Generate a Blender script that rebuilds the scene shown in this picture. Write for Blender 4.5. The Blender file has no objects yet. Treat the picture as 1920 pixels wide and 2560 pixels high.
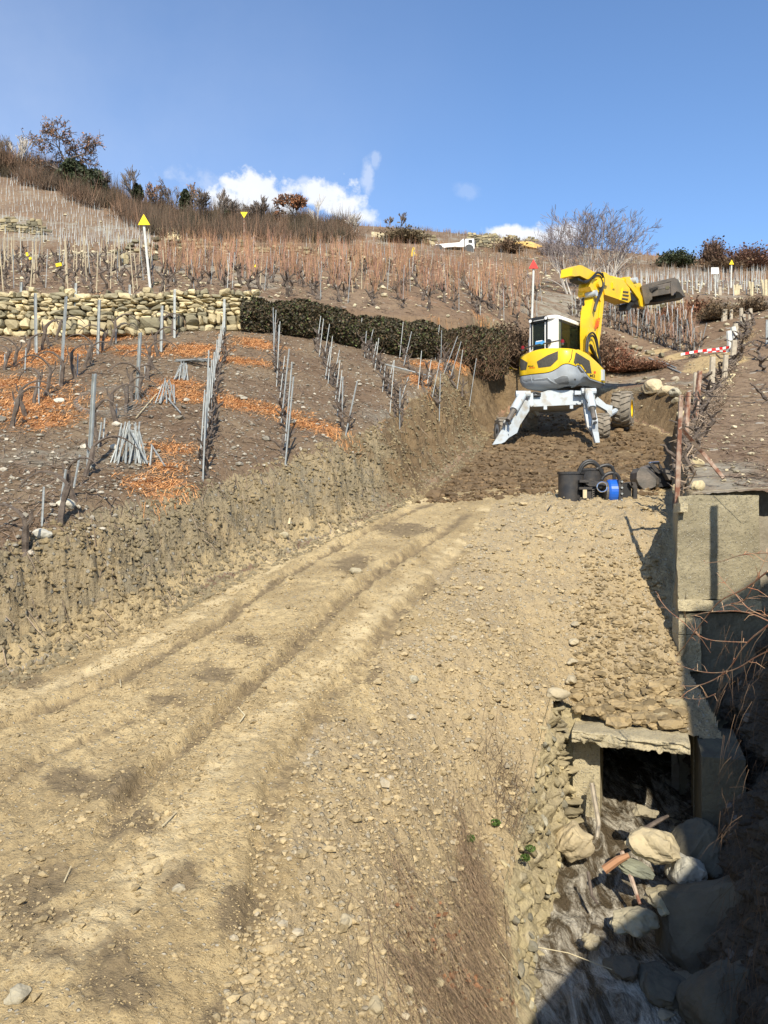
import bpy, math, random
import numpy as np
from mathutils import Vector
from mathutils.bvhtree import BVHTree
random.seed(7); rng = np.random.default_rng(7)
S = bpy.context.scene; C = S.collection

# ---------------------------------------------------------------- camera, sun, sky
FP = 2050.0                                   # focal length in photo pixels (1920 x 2560)
def P(u, v, Y): return Vector(((u-960)/FP*Y, Y, (1280-v)/FP*Y))
cd = bpy.data.cameras.new('camera'); cam = bpy.data.objects.new('camera', cd); C.objects.link(cam)
cam.location = (0, 0, 0); cam.rotation_euler = (math.radians(90), 0, 0)
cd.sensor_fit = 'VERTICAL'; cd.sensor_height = 36; cd.sensor_width = 36; cd.lens = 36*FP/2560
cd.clip_start = 0.05; cd.clip_end = 3000
S.camera = cam
SUNDIR = Vector((-0.075, 1.0, -0.80)).normalized()       # direction the light travels
sl = bpy.data.lights.new('sun', 'SUN'); sl.energy = 5.0; sl.angle = math.radians(0.5); sl.color = (1, .915, .77)
so = bpy.data.objects.new('sun', sl); C.objects.link(so); so.rotation_euler = SUNDIR.to_track_quat('-Z', 'Y').to_euler()
to_sun = -SUNDIR
elev = math.asin(to_sun.z); azim = math.atan2(to_sun.x, to_sun.y)
W = bpy.data.worlds.new('World'); S.world = W; W.use_nodes = True
nt = W.node_tree; N = nt.nodes; L = nt.links; N.clear()
wo = N.new('ShaderNodeOutputWorld'); bg = N.new('ShaderNodeBackground'); bg.inputs[1].default_value = .122
sky = N.new('ShaderNodeTexSky'); sky.sky_type = 'NISHITA'; sky.sun_disc = False; sky.sun_elevation = elev
sky.sun_rotation = azim; sky.air_density = 1.0; sky.dust_density = .6; sky.ozone_density = 1.6; sky.altitude = 600
tc = N.new('ShaderNodeTexCoord')
def vm(op, a, b=None):
    n = N.new('ShaderNodeVectorMath'); n.operation = op
    for i, q in enumerate((a, b)):
        if q is None: continue
        if isinstance(q, (tuple, list)): n.inputs[i].default_value = q
        else: L.new(q, n.inputs[i])
    return n
def mth(op, a, b=None, c=None, clamp=False):
    n = N.new('ShaderNodeMath'); n.operation = op; n.use_clamp = clamp
    for i, q in enumerate((a, b, c)):
        if q is None: continue
        if isinstance(q, (int, float)): n.inputs[i].default_value = q
        else: L.new(q, n.inputs[i])
    return n.outputs[0]
nrm = vm('NORMALIZE', tc.outputs['Generated']).outputs[0]
def wn(scale, det, off=(0, 0, 0), rough=.6):
    o = vm('ADD', nrm, off).outputs[0]
    n = N.new('ShaderNodeTexNoise'); n.inputs['Scale'].default_value = scale; n.inputs['Detail'].default_value = det
    n.inputs['Roughness'].default_value = rough; L.new(o, n.inputs['Vector']); return n.outputs['Fac']
n1 = wn(14, 8); n2 = wn(42, 7, (3, 1, 2)); n3 = wn(5, 5, (7, 2, 4))
# cloud lobes round chosen sky directions: (u, v, half width, half height, density)
lobes = [(655,480,92,46,1.15),(585,505,80,30,1.0),(700,500,70,42,1.0),(810,492,62,42,1.05),(850,520,60,30,.9),(905,545,60,28,.7),
         (922,440,18,40,.34),(938,405,14,24,.28),(1255,584,42,20,.95),(1330,596,80,18,.8),(1410,584,50,28,.75),(480,450,100,44,.30),(1170,480,36,22,.2),(760,455,25,22,.4),(560,560,140,30,.7)]
dens = None
nz = mth('MULTIPLY', mth('SUBTRACT', n1, .5), 2.4); nz = mth('ADD', nz, mth('MULTIPLY', mth('SUBTRACT', n2, .5), 2.3))
for (u, v, a, b, k) in lobes:
    d = P(u, v, 1).normalized()
    right = Vector((d.y, -d.x, 0)).normalized(); up = right.cross(d)
    dx = vm('DOT_PRODUCT', nrm, tuple(right)).outputs['Value']; dz = vm('DOT_PRODUCT', nrm, tuple(up)).outputs['Value']
    fw = vm('DOT_PRODUCT', nrm, tuple(d)).outputs['Value']
    ln = P(u, v, 1).length
    qx = mth('DIVIDE', dx, a/FP/ln); qz = mth('DIVIDE', dz, b/FP/ln)
    r = mth('SQRT', mth('ADD', mth('MULTIPLY', qx, qx), mth('MULTIPLY', qz, qz)))
    e = mth('MULTIPLY', mth('SUBTRACT', mth('ADD', 1.25, nz), r), k)
    e = mth('MULTIPLY', e, mth('GREATER_THAN', fw, .5))
    e = mth('MINIMUM', e, k)
    dens = e if dens is None else mth('MAXIMUM', dens, e)
cm = N.new('ShaderNodeMapRange'); cm.interpolation_type = 'SMOOTHSTEP'; L.new(dens, cm.inputs[0])
cm.inputs[1].default_value = .02; cm.inputs[2].default_value = .75
# a thin high veil on the left of the sky
sep = N.new('ShaderNodeSeparateXYZ'); L.new(nrm, sep.inputs[0])
veil = mth('MULTIPLY', mth('MULTIPLY', mth('ADD', mth('MULTIPLY', sep.outputs[0], -1.5), .22, clamp=True), mth('SUBTRACT', 1.1, mth('MULTIPLY', sep.outputs[2], 1.45), clamp=True)), mth('MULTIPLY', n3, 1.3))
cov = mth('MAXIMUM', cm.outputs[0], mth("MULTIPLY", veil, .62))
mixc = N.new('ShaderNodeMix'); mixc.data_type = 'RGBA'; L.new(cov, mixc.inputs[0])
tint = N.new('ShaderNodeMix'); tint.data_type = 'RGBA'; tint.blend_type = 'MULTIPLY'; tint.inputs[0].default_value = 1
L.new(sky.outputs[0], tint.inputs[6]); tint.inputs[7].default_value = (.95, 1.12, 1.30, 1)
L.new(tint.outputs[2], mixc.inputs[6])
ccol = N.new('ShaderNodeMix'); ccol.data_type = 'RGBA'; L.new(n1, ccol.inputs[0])
ccol.inputs[6].default_value = (5.2, 5.6, 6.3, 1); ccol.inputs[7].default_value = (6.9, 7.0, 7.2, 1); L.new(ccol.outputs[2], mixc.inputs[7])
L.new(mixc.outputs[2], bg.inputs[0]); L.new(bg.outputs[0], wo.inputs[0])
S.view_settings.view_transform = 'Standard'; S.view_settings.look = 'None'; S.view_settings.exposure = .40; S.view_settings.gamma = 1
S.view_settings.use_curve_mapping = False

# ---------------------------------------------------------------- numeric helpers
def _h(ix, iy, s):
    n = (ix.astype(np.int64)*374761393 + iy.astype(np.int64)*668265263 + s*974634777) & 0xffffffff
    n = ((n ^ (n >> 13))*1274126177) & 0xffffffff
    n = (n ^ (n >> 16)) & 0xffffffff
    return n/4294967295.0
def vnoise(x, y, s=0):
    ix = np.floor(x); iy = np.floor(y); fx = x-ix; fy = y-iy
    fx = fx*fx*(3-2*fx); fy = fy*fy*(3-2*fy)
    a = _h(ix, iy, s); b = _h(ix+1, iy, s); c = _h(ix, iy+1, s); d = _h(ix+1, iy+1, s)
    return (a*(1-fx)+b*fx)*(1-fy)+(c*(1-fx)+d*fx)*fy
def fbm(x, y, oct=4, s=0, g=.5):
    t = 0; a = 1; tot = 0
    ca, sa = math.cos(.6), math.sin(.6)
    for i in range(oct):
        t = t+a*(vnoise(x, y, s+i)*2-1); tot += a; a *= g
        x, y = (x*ca-y*sa)*2.03+17.1, (x*sa+y*ca)*2.03-5.3
    return t/tot
def smooth(e0, e1, x):
    t = np.clip((x-e0)/(e1-e0), 0, 1); return t*t*(3-2*t)
class RBF:
    def __init__(s, pts, vals, lam=1e-4):
        s.p = np.array(pts, float); n = len(s.p)
        A = np.zeros((n+3, n+3)); A[:n, :n] = s.k(s.p[:, None], s.p[None])+lam*np.eye(n)
        A[:n, n] = 1; A[:n, n+1:] = s.p; A[n, :n] = 1; A[n+1:, :n] = s.p.T
        s.w = np.linalg.solve(A, np.r_[np.array(vals, float), 0, 0, 0])
    def k(s, a, b):
        r2 = ((a-b)**2).sum(-1)+1e-12; return .5*r2*np.log(r2)
    def __call__(s, x, y):
        x = np.asarray(x, float); y = np.asarray(y, float); sh = np.broadcast(x, y).shape
        q = np.stack([np.broadcast_to(x, sh).ravel(), np.broadcast_to(y, sh).ravel()], -1)
        out = np.full(len(q), s.w[-3])+q@s.w[-2:]
        for i in range(len(s.p)): out += s.w[i]*s.k(q, s.p[i])
        return out.reshape(sh)
def psurf(rows):
    a = np.array(rows, float)
    return RBF(np.stack([a[:, 0]/400, 4*np.log(a[:, 2])], -1), a[:, 1], 1e-3)
def pz(f, x, y):                                     # height of a surface stored as sight lines
    y = np.maximum(np.asarray(y, float), 2.0); u = np.clip(960+FP*np.asarray(x, float)/y, -900, 2700)
    return (1280-f(u/400, 4*np.log(y)))/FP*y

# lower vineyard
gF = psurf([(-600,1400,10),(0,1380,10.3),(230,1290,11.6),(500,1225,13.6),(720,1165,15.4),(900,1110,17.4),(1100,1035,21),(1230,960,24.6),(1265,930,27.5),
            (-600,835,24.5),(0,835,24.5),(300,838,25),(620,825,26),(800,845,27),(1000,888,28.5),(1200,905,30),(1270,915,31),(0,1009,17),(500,980,19),(900,974,22),
            (-600,1009,17),(-600,1700,7.5),(0,1680,7.8),(1400,950,31)])
# ground above the terrace wall, right plot and hillside
gU = psurf([(-600,742,24.8),(0,742,24.8),(300,740,25.3),(620,742,26.3),(800,757,27.3),(1000,787,28.8),(1200,803,30.3),(1290,825,31.5),
            (1400,930,32.5),(1500,962,32.8),(1640,955,30.8),(1700,1085,20),(1712,1000,26),(1690,1240,12.7),(1890,1237,12.5),(1850,1000,25),(1900,1120,17.5),(2400,1237,12.5),(2400,900,26),
            (1560,862,37),(1730,900,33.5),(1860,800,37),(-600,695,31),(0,695,31),(400,690,33),(800,715,33),(1200,755,36),(1450,810,38),(1600,800,41),
            (-600,650,42),(0,650,42),(400,640,42),(800,650,42),(1200,700,46),(1500,735,48),(1750,745,46),(1920,750,44),(2400,760,42),
            (-600,616,76),(0,614,76),(400,612,76),(800,612,78),(1200,650,74),(1500,690,70),(1750,702,68),(1920,700,64),(2400,715,64),
            (-600,420,118),(0,440,118),(150,466,112),(300,515,108),(440,570,100),(600,580,100),(800,560,120),(1000,572,130),(1200,592,130),(1400,614,130),(1600,640,130),(1750,655,130),(1920,667,130),(2400,690,130),
            (-600,470,175),(0,500,175),(400,600,175),(800,620,185),(1200,650,185),(1600,700,185),(2400,750,185)])
# road, gravel shoulder and fill over the culvert
TP = [(x, y, -4.4+.26*y) for x, y in [(-4.43,9.46),(-3.3,11.1),(-2.28,13),(-.47,16),(.8,18.3),(2.52,23.5),(3.55,27),(5.6,31),(8.5,31.5),(9.3,28),(5.5,25),(8,25),(3,20),
      (-7,6.5),(-5,4),(-3,6),(-2,8.5),(-.5,10.4),(.5,12.5),(1.4,14.5),(-2,4.5),(-10,3),(-8,9)]]
TP += [(-.2,7,-2.95),(-.3,5,-3.6),(2.28,11,-2.45),(1.5,9.3,-3.5),(1.22,8.5,-3.95),(1.1,7.2,-4.35),(.8,5.5,-4.7),(.4,3.5,-4.9),(2.66,11.4,-2.75),(4.0,11.2,-2.85),(4.52,12.7,-2.1),(2.95,12.6,-1.85),(3.28,16,-.06),(4.7,15.5,-.1),(5.9,17.5,.3),(7,20,.95),(3.5,14.2,-1.0),(1.2,11,-1.85),(.2,8.5,-2.75)]
gT = RBF([(a, b) for a, b, c in TP], [c for a, b, c in TP], 1e-3)

def poly_sd(px, py, poly):                           # signed distance, negative inside
    d = np.full(px.shape, 1e9); inside = np.zeros(px.shape, bool); n = len(poly)
    for i in range(n):
        ax, ay = poly[i]; bx, by = poly[(i+1) % n]
        ex, ey = bx-ax, by-ay
        t = np.clip(((px-ax)*ex+(py-ay)*ey)/(ex*ex+ey*ey), 0, 1)
        d = np.minimum(d, np.hypot(px-ax-t*ex, py-ay-t*ey))
        c = ((ay > py) != (by > py)) & (px < (bx-ax)*(py-ay)/(by-ay+1e-12)+ax)
        inside ^= c
    return np.where(inside, -d, d)
def line_d(px, py, pl):                              # distance and side (left positive) to a polyline
    d = np.full(px.shape, 1e9); sgn = np.zeros(px.shape); tt = np.zeros(px.shape); acc = 0
    for (ax, ay), (bx, by) in zip(pl[:-1], pl[1:]):
        ex, ey = bx-ax, by-ay; l = math.hypot(ex, ey)
        t = np.clip(((px-ax)*ex+(py-ay)*ey)/(l*l), 0, 1); q = np.hypot(px-ax-t*ex, py-ay-t*ey)
        s = np.sign(ex*(py-ay)-ey*(px-ax)); m = q < d
        d = np.where(m, q, d); sgn = np.where(m, s, sgn); tt = np.where(m, acc+t*l, tt); acc += l
    return d*sgn, tt
DIG = [(-14,-6),(-14,1.5),(-10.5,3),(-7,6.6),(-4.43,9.46),(-3.3,11.1),(-2.28,13),(-.47,16),(.8,18.3),(2.52,23.5),(3.3,27),(4.6,31),(8.3,31.4),(9.0,28.5),(9.1,26),(6.95,20),(5.3,15.2),(4.52,12.72),(4.52,8),(6,4),(6,-6)]
WLX = np.array([-40, -11.5, -8.05, -4.3, -2.1, .56, 3.5, 4.8, 6]); WLY = np.array([24.0, 24.5, 25, 26, 27, 28.5, 30, 31.5, 34])   # terrace wall line
def roadY(v): return 4.4/(.26+(v-1280)/FP)
def roadpt(u, v): Y = roadY(v); return ((u-960)/FP*Y, Y)
RUT1 = [roadpt(*q) for q in [(-900,2000),(-300,1880),(0,1810),(300,1695),(560,1560),(700,1455),(860,1362),(1000,1290),(1100,1262)]]
RUT2 = [roadpt(*q) for q in [(150,2250),(390,1930),(470,1860),(640,1705),(800,1565),(960,1430),(1060,1365),(1170,1300)]]
RUT3 = [roadpt(*q) for q in [(650,2600),(640,2250),(700,1950),(840,1720),(990,1540),(1110,1420),(1200,1330)]]
RUT4 = [roadpt(*q) for q in [(-700,2250),(-200,2080),(130,1880),(330,1790),(520,1660)]]
def terrain(x, y, micro=True):
    wob = fbm(x*.9, y*.9, 4, 11)*.38+fbm(x*3.2, y*3.2, 3, 15)*.13 if micro else 0
    sd = poly_sd(x, y, DIG)
    zT = gT(x, y); zT = np.where(y < 4, -4.4+.26*4-(4-y)*.1, zT)
    zF = pz(gF, x, y); zU = pz(gU, x, y)
    wy = np.interp(x, WLX, WLY)
    up = smooth(-.02, .12, y-wy); up = np.where(x > 4.6, 1.0, up)
    # right of the terrace wall's end the two surfaces run together
    right = smooth(4.4, 6.5, x)
    zF2 = zF*(1-right)+zU*right
    zU_ = zF2*(1-up)+zU*up
    isR = x > np.interp(y, [0, 12.7, 20, 31], [4.4, 4.5, 7.0, 9.0])
    wid = np.where(isR & (y < 25), .28, 1.35)
    s = smooth(-.05, 1, (sd+wob*np.where(isR, .35, 1.))/wid)
    z = zT*(1-s)+zU_*s
    if micro:
        near = 1/(1+(np.maximum(y, 3)/26)**2)
        z = z+fbm(x*.35, y*.35, 3, 21)*.10*(y < 200)*np.where(s > .5, 1, .5)
        z = z+fbm(x*4, y*4, 3, 31)*.016*near+fbm(x*14, y*14, 3, 35)*.020*near
        bank = np.exp(-((s-.5)/.33)**2)
        rid = np.abs(fbm(x*3.0, y*3.0, 4, 41)); z = z+bank*(rid*.45-.12+np.abs(fbm(x*8, y*8, 3, 45))*.42-.10+fbm(x*20, y*20, 2, 47)*.12)*np.where(isR, .3, 1)
        road = (1-s)
        grav = road*smooth(-.1, 1.1, x-np.interp(y, [4, 8, 11, 13, 16, 20], [-.9, -.75, .25, .9, 1.9, 4.2]))*(y < 18)
        z = z+grav*(fbm(x*9, y*9, 4, 51)*.06+np.abs(fbm(x*2.3, y*2.3, 3, 55))*.09)
        for pl, dep, wd in ((RUT1, .09, .14), (RUT2, .115, .16), (RUT3, .06, .16), (RUT4, .05, .13)):
            d, t = line_d(x, y, pl); d = d+fbm(x*1.6, y*1.6, 3, 61)*.06
            L_ = sum(math.dist(a, b) for a, b in zip(pl[:-1], pl[1:])); ends = smooth(0, 1.2, t)*(1-smooth(L_-1.6, L_-.2, t))
            prof = -np.exp(-(np.maximum(np.abs(d)-wd*.4, 0)/(wd*.32))**2)+.30*np.exp(-((np.abs(d)-wd*1.3)/(wd*.5))**2)*(1+fbm(x*6, y*6, 2, 67))
            z = z+road*ends*dep*prof*(.8+.4*fbm(x*.8, y*.8, 2, 66))
            lug = np.sin(t*2*np.pi/.16+np.abs(d)*14)*np.exp(-(d/(wd*.9))**2)
            z = z+road*ends*lug*.012
        # fresh spoil round the digger
        dig = smooth(20.5, 23, y)*(1-smooth(29.5, 31, y))*road
        z = z+dig*(fbm(x*1.3, y*1.3, 4, 71)*.14+np.abs(fbm(x*5, y*5, 3, 75))*.08)
    return z, s, sd, isR
def ground_z(x, y):
    a, b, c, d = terrain(np.array([float(x)]), np.array([float(y)])); return float(a[0])
_ys = np.exp(np.linspace(math.log(3), math.log(170), 700))
def hit(u, v):                                      # the point of the ground the sight line (u,v) meets
    xs = (u-960)/FP*_ys; z, *_ = terrain(xs, _ys, True); zz = (1280-v)/FP*_ys
    b = np.nonzero(z >= zz)[0]
    if len(b) == 0: return None
    i = b[0]
    if i == 0: return Vector((xs[0], _ys[0], z[0]))
    f = (zz[i-1]-z[i-1])/((z[i]-z[i-1])-(zz[i]-zz[i-1])+1e-9); Y = _ys[i-1]+f*(_ys[i]-_ys[i-1])
    return Vector(((u-960)/FP*Y, Y, (1280-v)/FP*Y))

# ---------------------------------------------------------------- mesh helpers
class MB:
    def __init__(s): s.v = []; s.f = []; s.n = 0; s.c = []; s.m = []
    def add(s, v, f, col=None, mi=0):
        v = np.asarray(v, float).reshape(-1, 3); s.v.append(v)
        if isinstance(f, list) and f and isinstance(f[0], tuple): f = [f]
        for a in (f if isinstance(f, list) else [f]):
            a = np.asarray(a, int)
            if a.size: s.f.append(a+s.n); s.m.append(np.full(len(a), mi))
        s.c.append(np.broadcast_to(np.array((1., 1., 1.) if col is None else col, float), (len(v), 3))); s.n += len(v); return s
    def mesh(s, name, mats, smooth_=False, off=None):
        me = bpy.data.meshes.new(name)
        if not s.v: return me
        V = np.concatenate(s.v)
        if off is not None: V = V-np.array(off)
        me.vertices.add(len(V)); me.vertices.foreach_set('co', V.ravel().astype(np.float32))
        lt = np.concatenate([np.full(len(a), a.shape[1]) for a in s.f]); li = np.concatenate([a.ravel() for a in s.f])
        me.loops.add(len(li)); me.loops.foreach_set('vertex_index', li.astype(np.int32))
        me.polygons.add(len(lt)); ls = np.r_[0, np.cumsum(lt)[:-1]]
        me.polygons.foreach_set('loop_start', ls.astype(np.int32))
        try: me.polygons.foreach_set('loop_total', lt.astype(np.int32))
        except Exception: pass
        me.polygons.foreach_set('material_index', np.concatenate(s.m).astype(np.int32))
        me.polygons.foreach_set('use_smooth', np.full(len(lt), bool(smooth_)))
        at = me.attributes.new('tint', 'FLOAT_COLOR', 'POINT')
        cc = np.concatenate(s.c); at.data.foreach_set('color', np.c_[cc, np.ones(len(cc))].ravel().astype(np.float32))
        for m in (mats if isinstance(mats, (list, tuple)) else [mats]): me.materials.append(m)
        me.update(); me.validate(); return me
    def build(s, name, mats, parent=None, smooth_=False, loc=None, label=None, cat=None, group=None, kind=None):
        off = loc if loc is not None else (parent.location if parent is not None and parent.get('_abs') else None)
        # walk up so that parts of an Empty placed in the world are stored in its own frame
        if loc is None and parent is not None:
            off = world_of(parent)
        o = bpy.data.objects.new(name, s.mesh(name, mats, smooth_, off)); C.objects.link(o)
        if loc is not None: o.location = loc
        if parent is not None: o.parent = parent
        tag(o, label, cat, group, kind); return o
def world_of(o):
    p = Vector((0, 0, 0))
    while o is not None: p = p+o.location; o = o.parent
    return p
def tag(o, label=None, cat=None, group=None, kind=None):
    if label: o['label'] = label
    if cat: o['category'] = cat
    if group: o['group'] = group
    if kind: o['kind'] = kind
    return o
def empty(name, loc, label, cat, group=None):
    o = bpy.data.objects.new(name, None); C.objects.link(o); o.location = loc; o.empty_display_size = .2
    return tag(o, label, cat, group)
def frame(d):
    d = Vector(d).normalized(); a = Vector((0, 0, 1)) if abs(d.z) < .9 else Vector((1, 0, 0))
    x = d.cross(a).normalized(); return x, d.cross(x).normalized()
def tube(mb, pts, rad, n=6, col=None, mi=0, cap=True):
    pts = [Vector(p) for p in pts]; k = len(pts)
    if not hasattr(rad, '__len__'): rad = [rad]*k
    V = []; x = y = None
    for i, p in enumerate(pts):
        d = (pts[min(i+1, k-1)]-pts[max(i-1, 0)])
        if d.length < 1e-9: d = Vector((0, 0, 1))
        d.normalize()
        if x is None: x, y = frame(d)
        else:
            x = (x-d*x.dot(d)); x = x.normalized() if x.length > 1e-6 else frame(d)[0]; y = d.cross(x)
        for j in range(n):
            a = 2*math.pi*j/n; V.append(p+(x*math.cos(a)+y*math.sin(a))*rad[i])
    F = [(i*n+j, i*n+(j+1) % n, (i+1)*n+(j+1) % n, (i+1)*n+j) for i in range(k-1) for j in range(n)]
    fs = [F]
    if cap and n == 4: fs.append([(3, 2, 1, 0), tuple((k-1)*n+j for j in range(4))])
    elif cap and n > 2:
        fs.append([tuple(reversed(range(n)))]); fs.append([tuple((k-1)*n+j for j in range(n))])
    mb.add([tuple(v) for v in V], fs, col, mi); return mb
BOXF = [(0,3,2,1),(4,5,6,7),(0,1,5,4),(1,2,6,5),(2,3,7,6),(3,0,4,7)]
def box(mb, c, sz, X=(1,0,0), Y=(0,1,0), Z=(0,0,1), col=None, mi=0, tp=1.0):
    c = np.array(c, float); X, Y, Z = (np.array(q, float)*s_/2 for q, s_ in zip((X, Y, Z), sz))
    v = [c-X-Y-Z, c+X-Y-Z, c+X+Y-Z, c-X+Y-Z, c-X*tp-Y*tp+Z, c+X*tp-Y*tp+Z, c+X*tp+Y*tp+Z, c-X*tp+Y*tp+Z]
    mb.add(v, BOXF, col, mi); return mb
def prism(mb, poly, vec, col=None, mi=0):
    a = [np.array(p, float) for p in poly]; n = len(a); vec = np.array(vec, float)
    v = a+[p+vec for p in a]
    mb.add(v, [[tuple(reversed(range(n)))], [tuple(range(n, 2*n))], [(i, (i+1) % n, n+(i+1) % n, n+i) for i in range(n)]], col, mi); return mb
def ico(sub):
    import bmesh
    b = bmesh.new(); bmesh.ops.create_icosphere(b, subdivisions=sub, radius=1)
    v = np.array([q.co[:] for q in b.verts]); f = np.array([[q.index for q in fc.verts] for fc in b.faces]); b.free(); return v, f
ICO = {k: ico(k) for k in (1, 2, 3, 4)}
def rock(mb, c, r, sub=2, col=None, squash=(1, 1, .7), rough=.25, rz=None, cut=3):
    v, f = ICO[sub]; v = v.copy()
    for _ in range(cut):                              # plane cuts give flat broken faces
        n = rng.normal(size=3); n /= np.linalg.norm(n); h = rng.uniform(.55, .85)
        d = v@n; v = v-np.outer(np.maximum(d-h, 0), n)*.9
    o = rng.uniform(0, 50, 3)
    k = 1+rough*(fbm(v[:, 0]*1.7+o[0]+v[:, 2], v[:, 1]*1.7+o[1]-v[:, 2]*.7, 3, 5))+(.05*fbm(v[:, 0]*7+o[0]+v[:, 2]*5, v[:, 1]*7+o[1]-v[:, 2]*6, 3, 6) if sub > 3 else 0)
    v = v*k[:, None]*np.array(squash)*r
    a = rng.uniform(0, 6.28) if rz is None else rz; ca, sa = math.cos(a), math.sin(a)
    v = np.c_[v[:, 0]*ca-v[:, 1]*sa, v[:, 0]*sa+v[:, 1]*ca, v[:, 2]]
    mb.add(v+np.array(c), f, col); return mb

# ---------------------------------------------------------------- materials
def mat(name, col, rough=.8, metal=0, col2=None, scale=5, bump=0, bscale=30, tint=False, spec=.3, det=6, coat=0, alpha=None, fac=(.35, .65)):
    m = bpy.data.materials.new(name); m.use_nodes = True; t = m.node_tree; n = t.nodes; l = t.links
    b = n['Principled BSDF']; b.inputs['Roughness'].default_value = rough; b.inputs['Metallic'].default_value = metal
    b.inputs['Specular IOR Level'].default_value = spec
    if coat: b.inputs['Coat Weight'].default_value = coat
    co = n.new('ShaderNodeTexCoord').outputs['Object']; out = None
    def noise(sc, d=det):
        q = n.new('ShaderNodeTexNoise'); q.inputs['Scale'].default_value = sc; q.inputs['Detail'].default_value = d; l.new(co, q.inputs['Vector']); return q.outputs['Fac']
    if col2 is not None:
        mr = n.new('ShaderNodeMapRange'); l.new(noise(scale), mr.inputs[0]); mr.inputs[1].default_value = fac[0]; mr.inputs[2].default_value = fac[1]
        mx = n.new('ShaderNodeMix'); mx.data_type = 'RGBA'; l.new(mr.outputs[0], mx.inputs[0]); mx.inputs[6].default_value = (*col, 1); mx.inputs[7].default_value = (*col2, 1); out = mx.outputs[2]
    else:
        r = n.new('ShaderNodeRGB'); r.outputs[0].default_value = (*col, 1); out = r.outputs[0]
    if tint:
        a = n.new('ShaderNodeAttribute'); a.attribute_name = 'tint'
        mx = n.new('ShaderNodeMix'); mx.data_type = 'RGBA'; mx.blend_type = 'MULTIPLY'; mx.inputs[0].default_value = 1
        l.new(out, mx.inputs[6]); l.new(a.outputs['Color'], mx.inputs[7]); out = mx.outputs[2]
    l.new(out, b.inputs['Base Color'])
    if bump:
        bp = n.new('ShaderNodeBump'); bp.inputs['Strength'].default_value = 1; bp.inputs['Distance'].default_value = bump; l.new(noise(bscale, 5), bp.inputs['Height']); l.new(bp.outputs[0], b.inputs['Normal'])
    return m
def ground_mat(name, A, B, Cc, D, s1=.8, s2=9, peb=14, pebcol=(.5, .46, .38), pebamt=.25, bump=.03, masks=(), streak=None):
    """A/B mixed by a wide noise, C by a fine one, D in small dark flecks, pebbles from a Voronoi; masks are painted zones of other soils."""
    m = bpy.data.materials.new(name); m.use_nodes = True; t = m.node_tree; n = t.nodes; l = t.links; b = n['Principled BSDF']
    b.inputs['Roughness'].default_value = .95; b.inputs['Specular IOR Level'].default_value = .15
    co = n.new('ShaderNodeTexCoord').outputs['Object']
    def noise(sc, d=6, rg=.6):
        q = n.new('ShaderNodeTexNoise'); q.inputs['Scale'].default_value = sc; q.inputs['Detail'].default_value = d; q.inputs['Roughness'].default_value = rg; l.new(co, q.inputs['Vector']); return q.outputs['Fac']
    def rngm(x, a, c):
        q = n.new('ShaderNodeMapRange'); l.new(x, q.inputs[0]); q.inputs[1].default_value = a; q.inputs[2].default_value = c; return q.outputs[0]
    def mix(f, a, c):
        q = n.new('ShaderNodeMix'); q.data_type = 'RGBA'
        if isinstance(f, (int, float)): q.inputs[0].default_value = f
        else: l.new(f, q.inputs[0])
        for i, w in ((6, a), (7, c)):
            if isinstance(w, tuple): q.inputs[i].default_value = (*w, 1)
            else: l.new(w, q.inputs[i])
        return q.outputs[2]
    def mul(a, c):
        q = n.new('ShaderNodeMath'); q.operation = 'MULTIPLY'
        for i, w in ((0, a), (1, c)):
            if isinstance(w, (int, float)): q.inputs[i].default_value = w
            else: l.new(w, q.inputs[i])
        return q.outputs[0]
    o = mix(rngm(noise(s1, 7), .38, .62), A, B)
    if streak:
        mp = n.new('ShaderNodeMapping'); mp.inputs['Rotation'].default_value = (0, 0, streak[0]); mp.inputs['Scale'].default_value = (streak[1], streak[2], 1); l.new(co, mp.inputs[0]); co = mp.outputs[0]
    fine = noise(s2, 9, .7); o = mix(mul(rngm(fine, .45, .7), .7), o, Cc)
    fl = noise(s2*3.7, 6, .65); o = mix(mul(rngm(fl, .55, .66), .8), o, D)
    vo = n.new('ShaderNodeTexVoronoi'); vo.inputs['Scale'].default_value = peb; l.new(co, vo.inputs['Vector'])
    sepc = n.new('ShaderNodeSeparateColor'); l.new(vo.outputs['Color'], sepc.inputs[0])
    pm = mul(rngm(vo.outputs['Distance'], .42, .30), rngm(sepc.outputs[0], 1-pebamt-.02, 1-pebamt+.02))
    o = mix(pm, o, mix(sepc.outputs[1], pebcol, tuple(q*.7 for q in pebcol)))
    at = n.new('ShaderNodeAttribute'); at.attribute_name = 'tint'; sp = n.new('ShaderNodeSeparateColor'); l.new(at.outputs['Color'], sp.inputs[0])
    for i, (c1, c2, sc) in enumerate(masks):
        if c1 is None: continue
        w = noise(sc, 7, .7)
        thr = n.new('ShaderNodeMath'); thr.operation = 'ADD'; l.new(sp.outputs[i], thr.inputs[0]); l.new(w, thr.inputs[1])
        o = mix(rngm(thr.outputs[0], .86, 1.06), o, mix(rngm(noise(sc*3, 5), .35, .65), c1, c2))
    l.new(o, b.inputs['Base Color'])
    bp = n.new('ShaderNodeBump'); bp.inputs['Distance'].default_value = bump; bp.inputs['Strength'].default_value = 1
    ad = n.new('ShaderNodeMath'); ad.operation = 'ADD'; l.new(fine, ad.inputs[0]); l.new(mul(pm, .35), ad.inputs[1])
    ad2 = n.new('ShaderNodeMath'); ad2.operation = 'ADD'; l.new(ad.outputs[0], ad2.inputs[0]); l.new(mul(fl, .5), ad2.inputs[1])
    l.new(ad2.outputs[0], bp.inputs['Height']); l.new(bp.outputs[0], b.inputs['Normal'])
    return m
M = {}
fresh = ((.15, .10, .055), (.21, .145, .08), 1.2)
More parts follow.
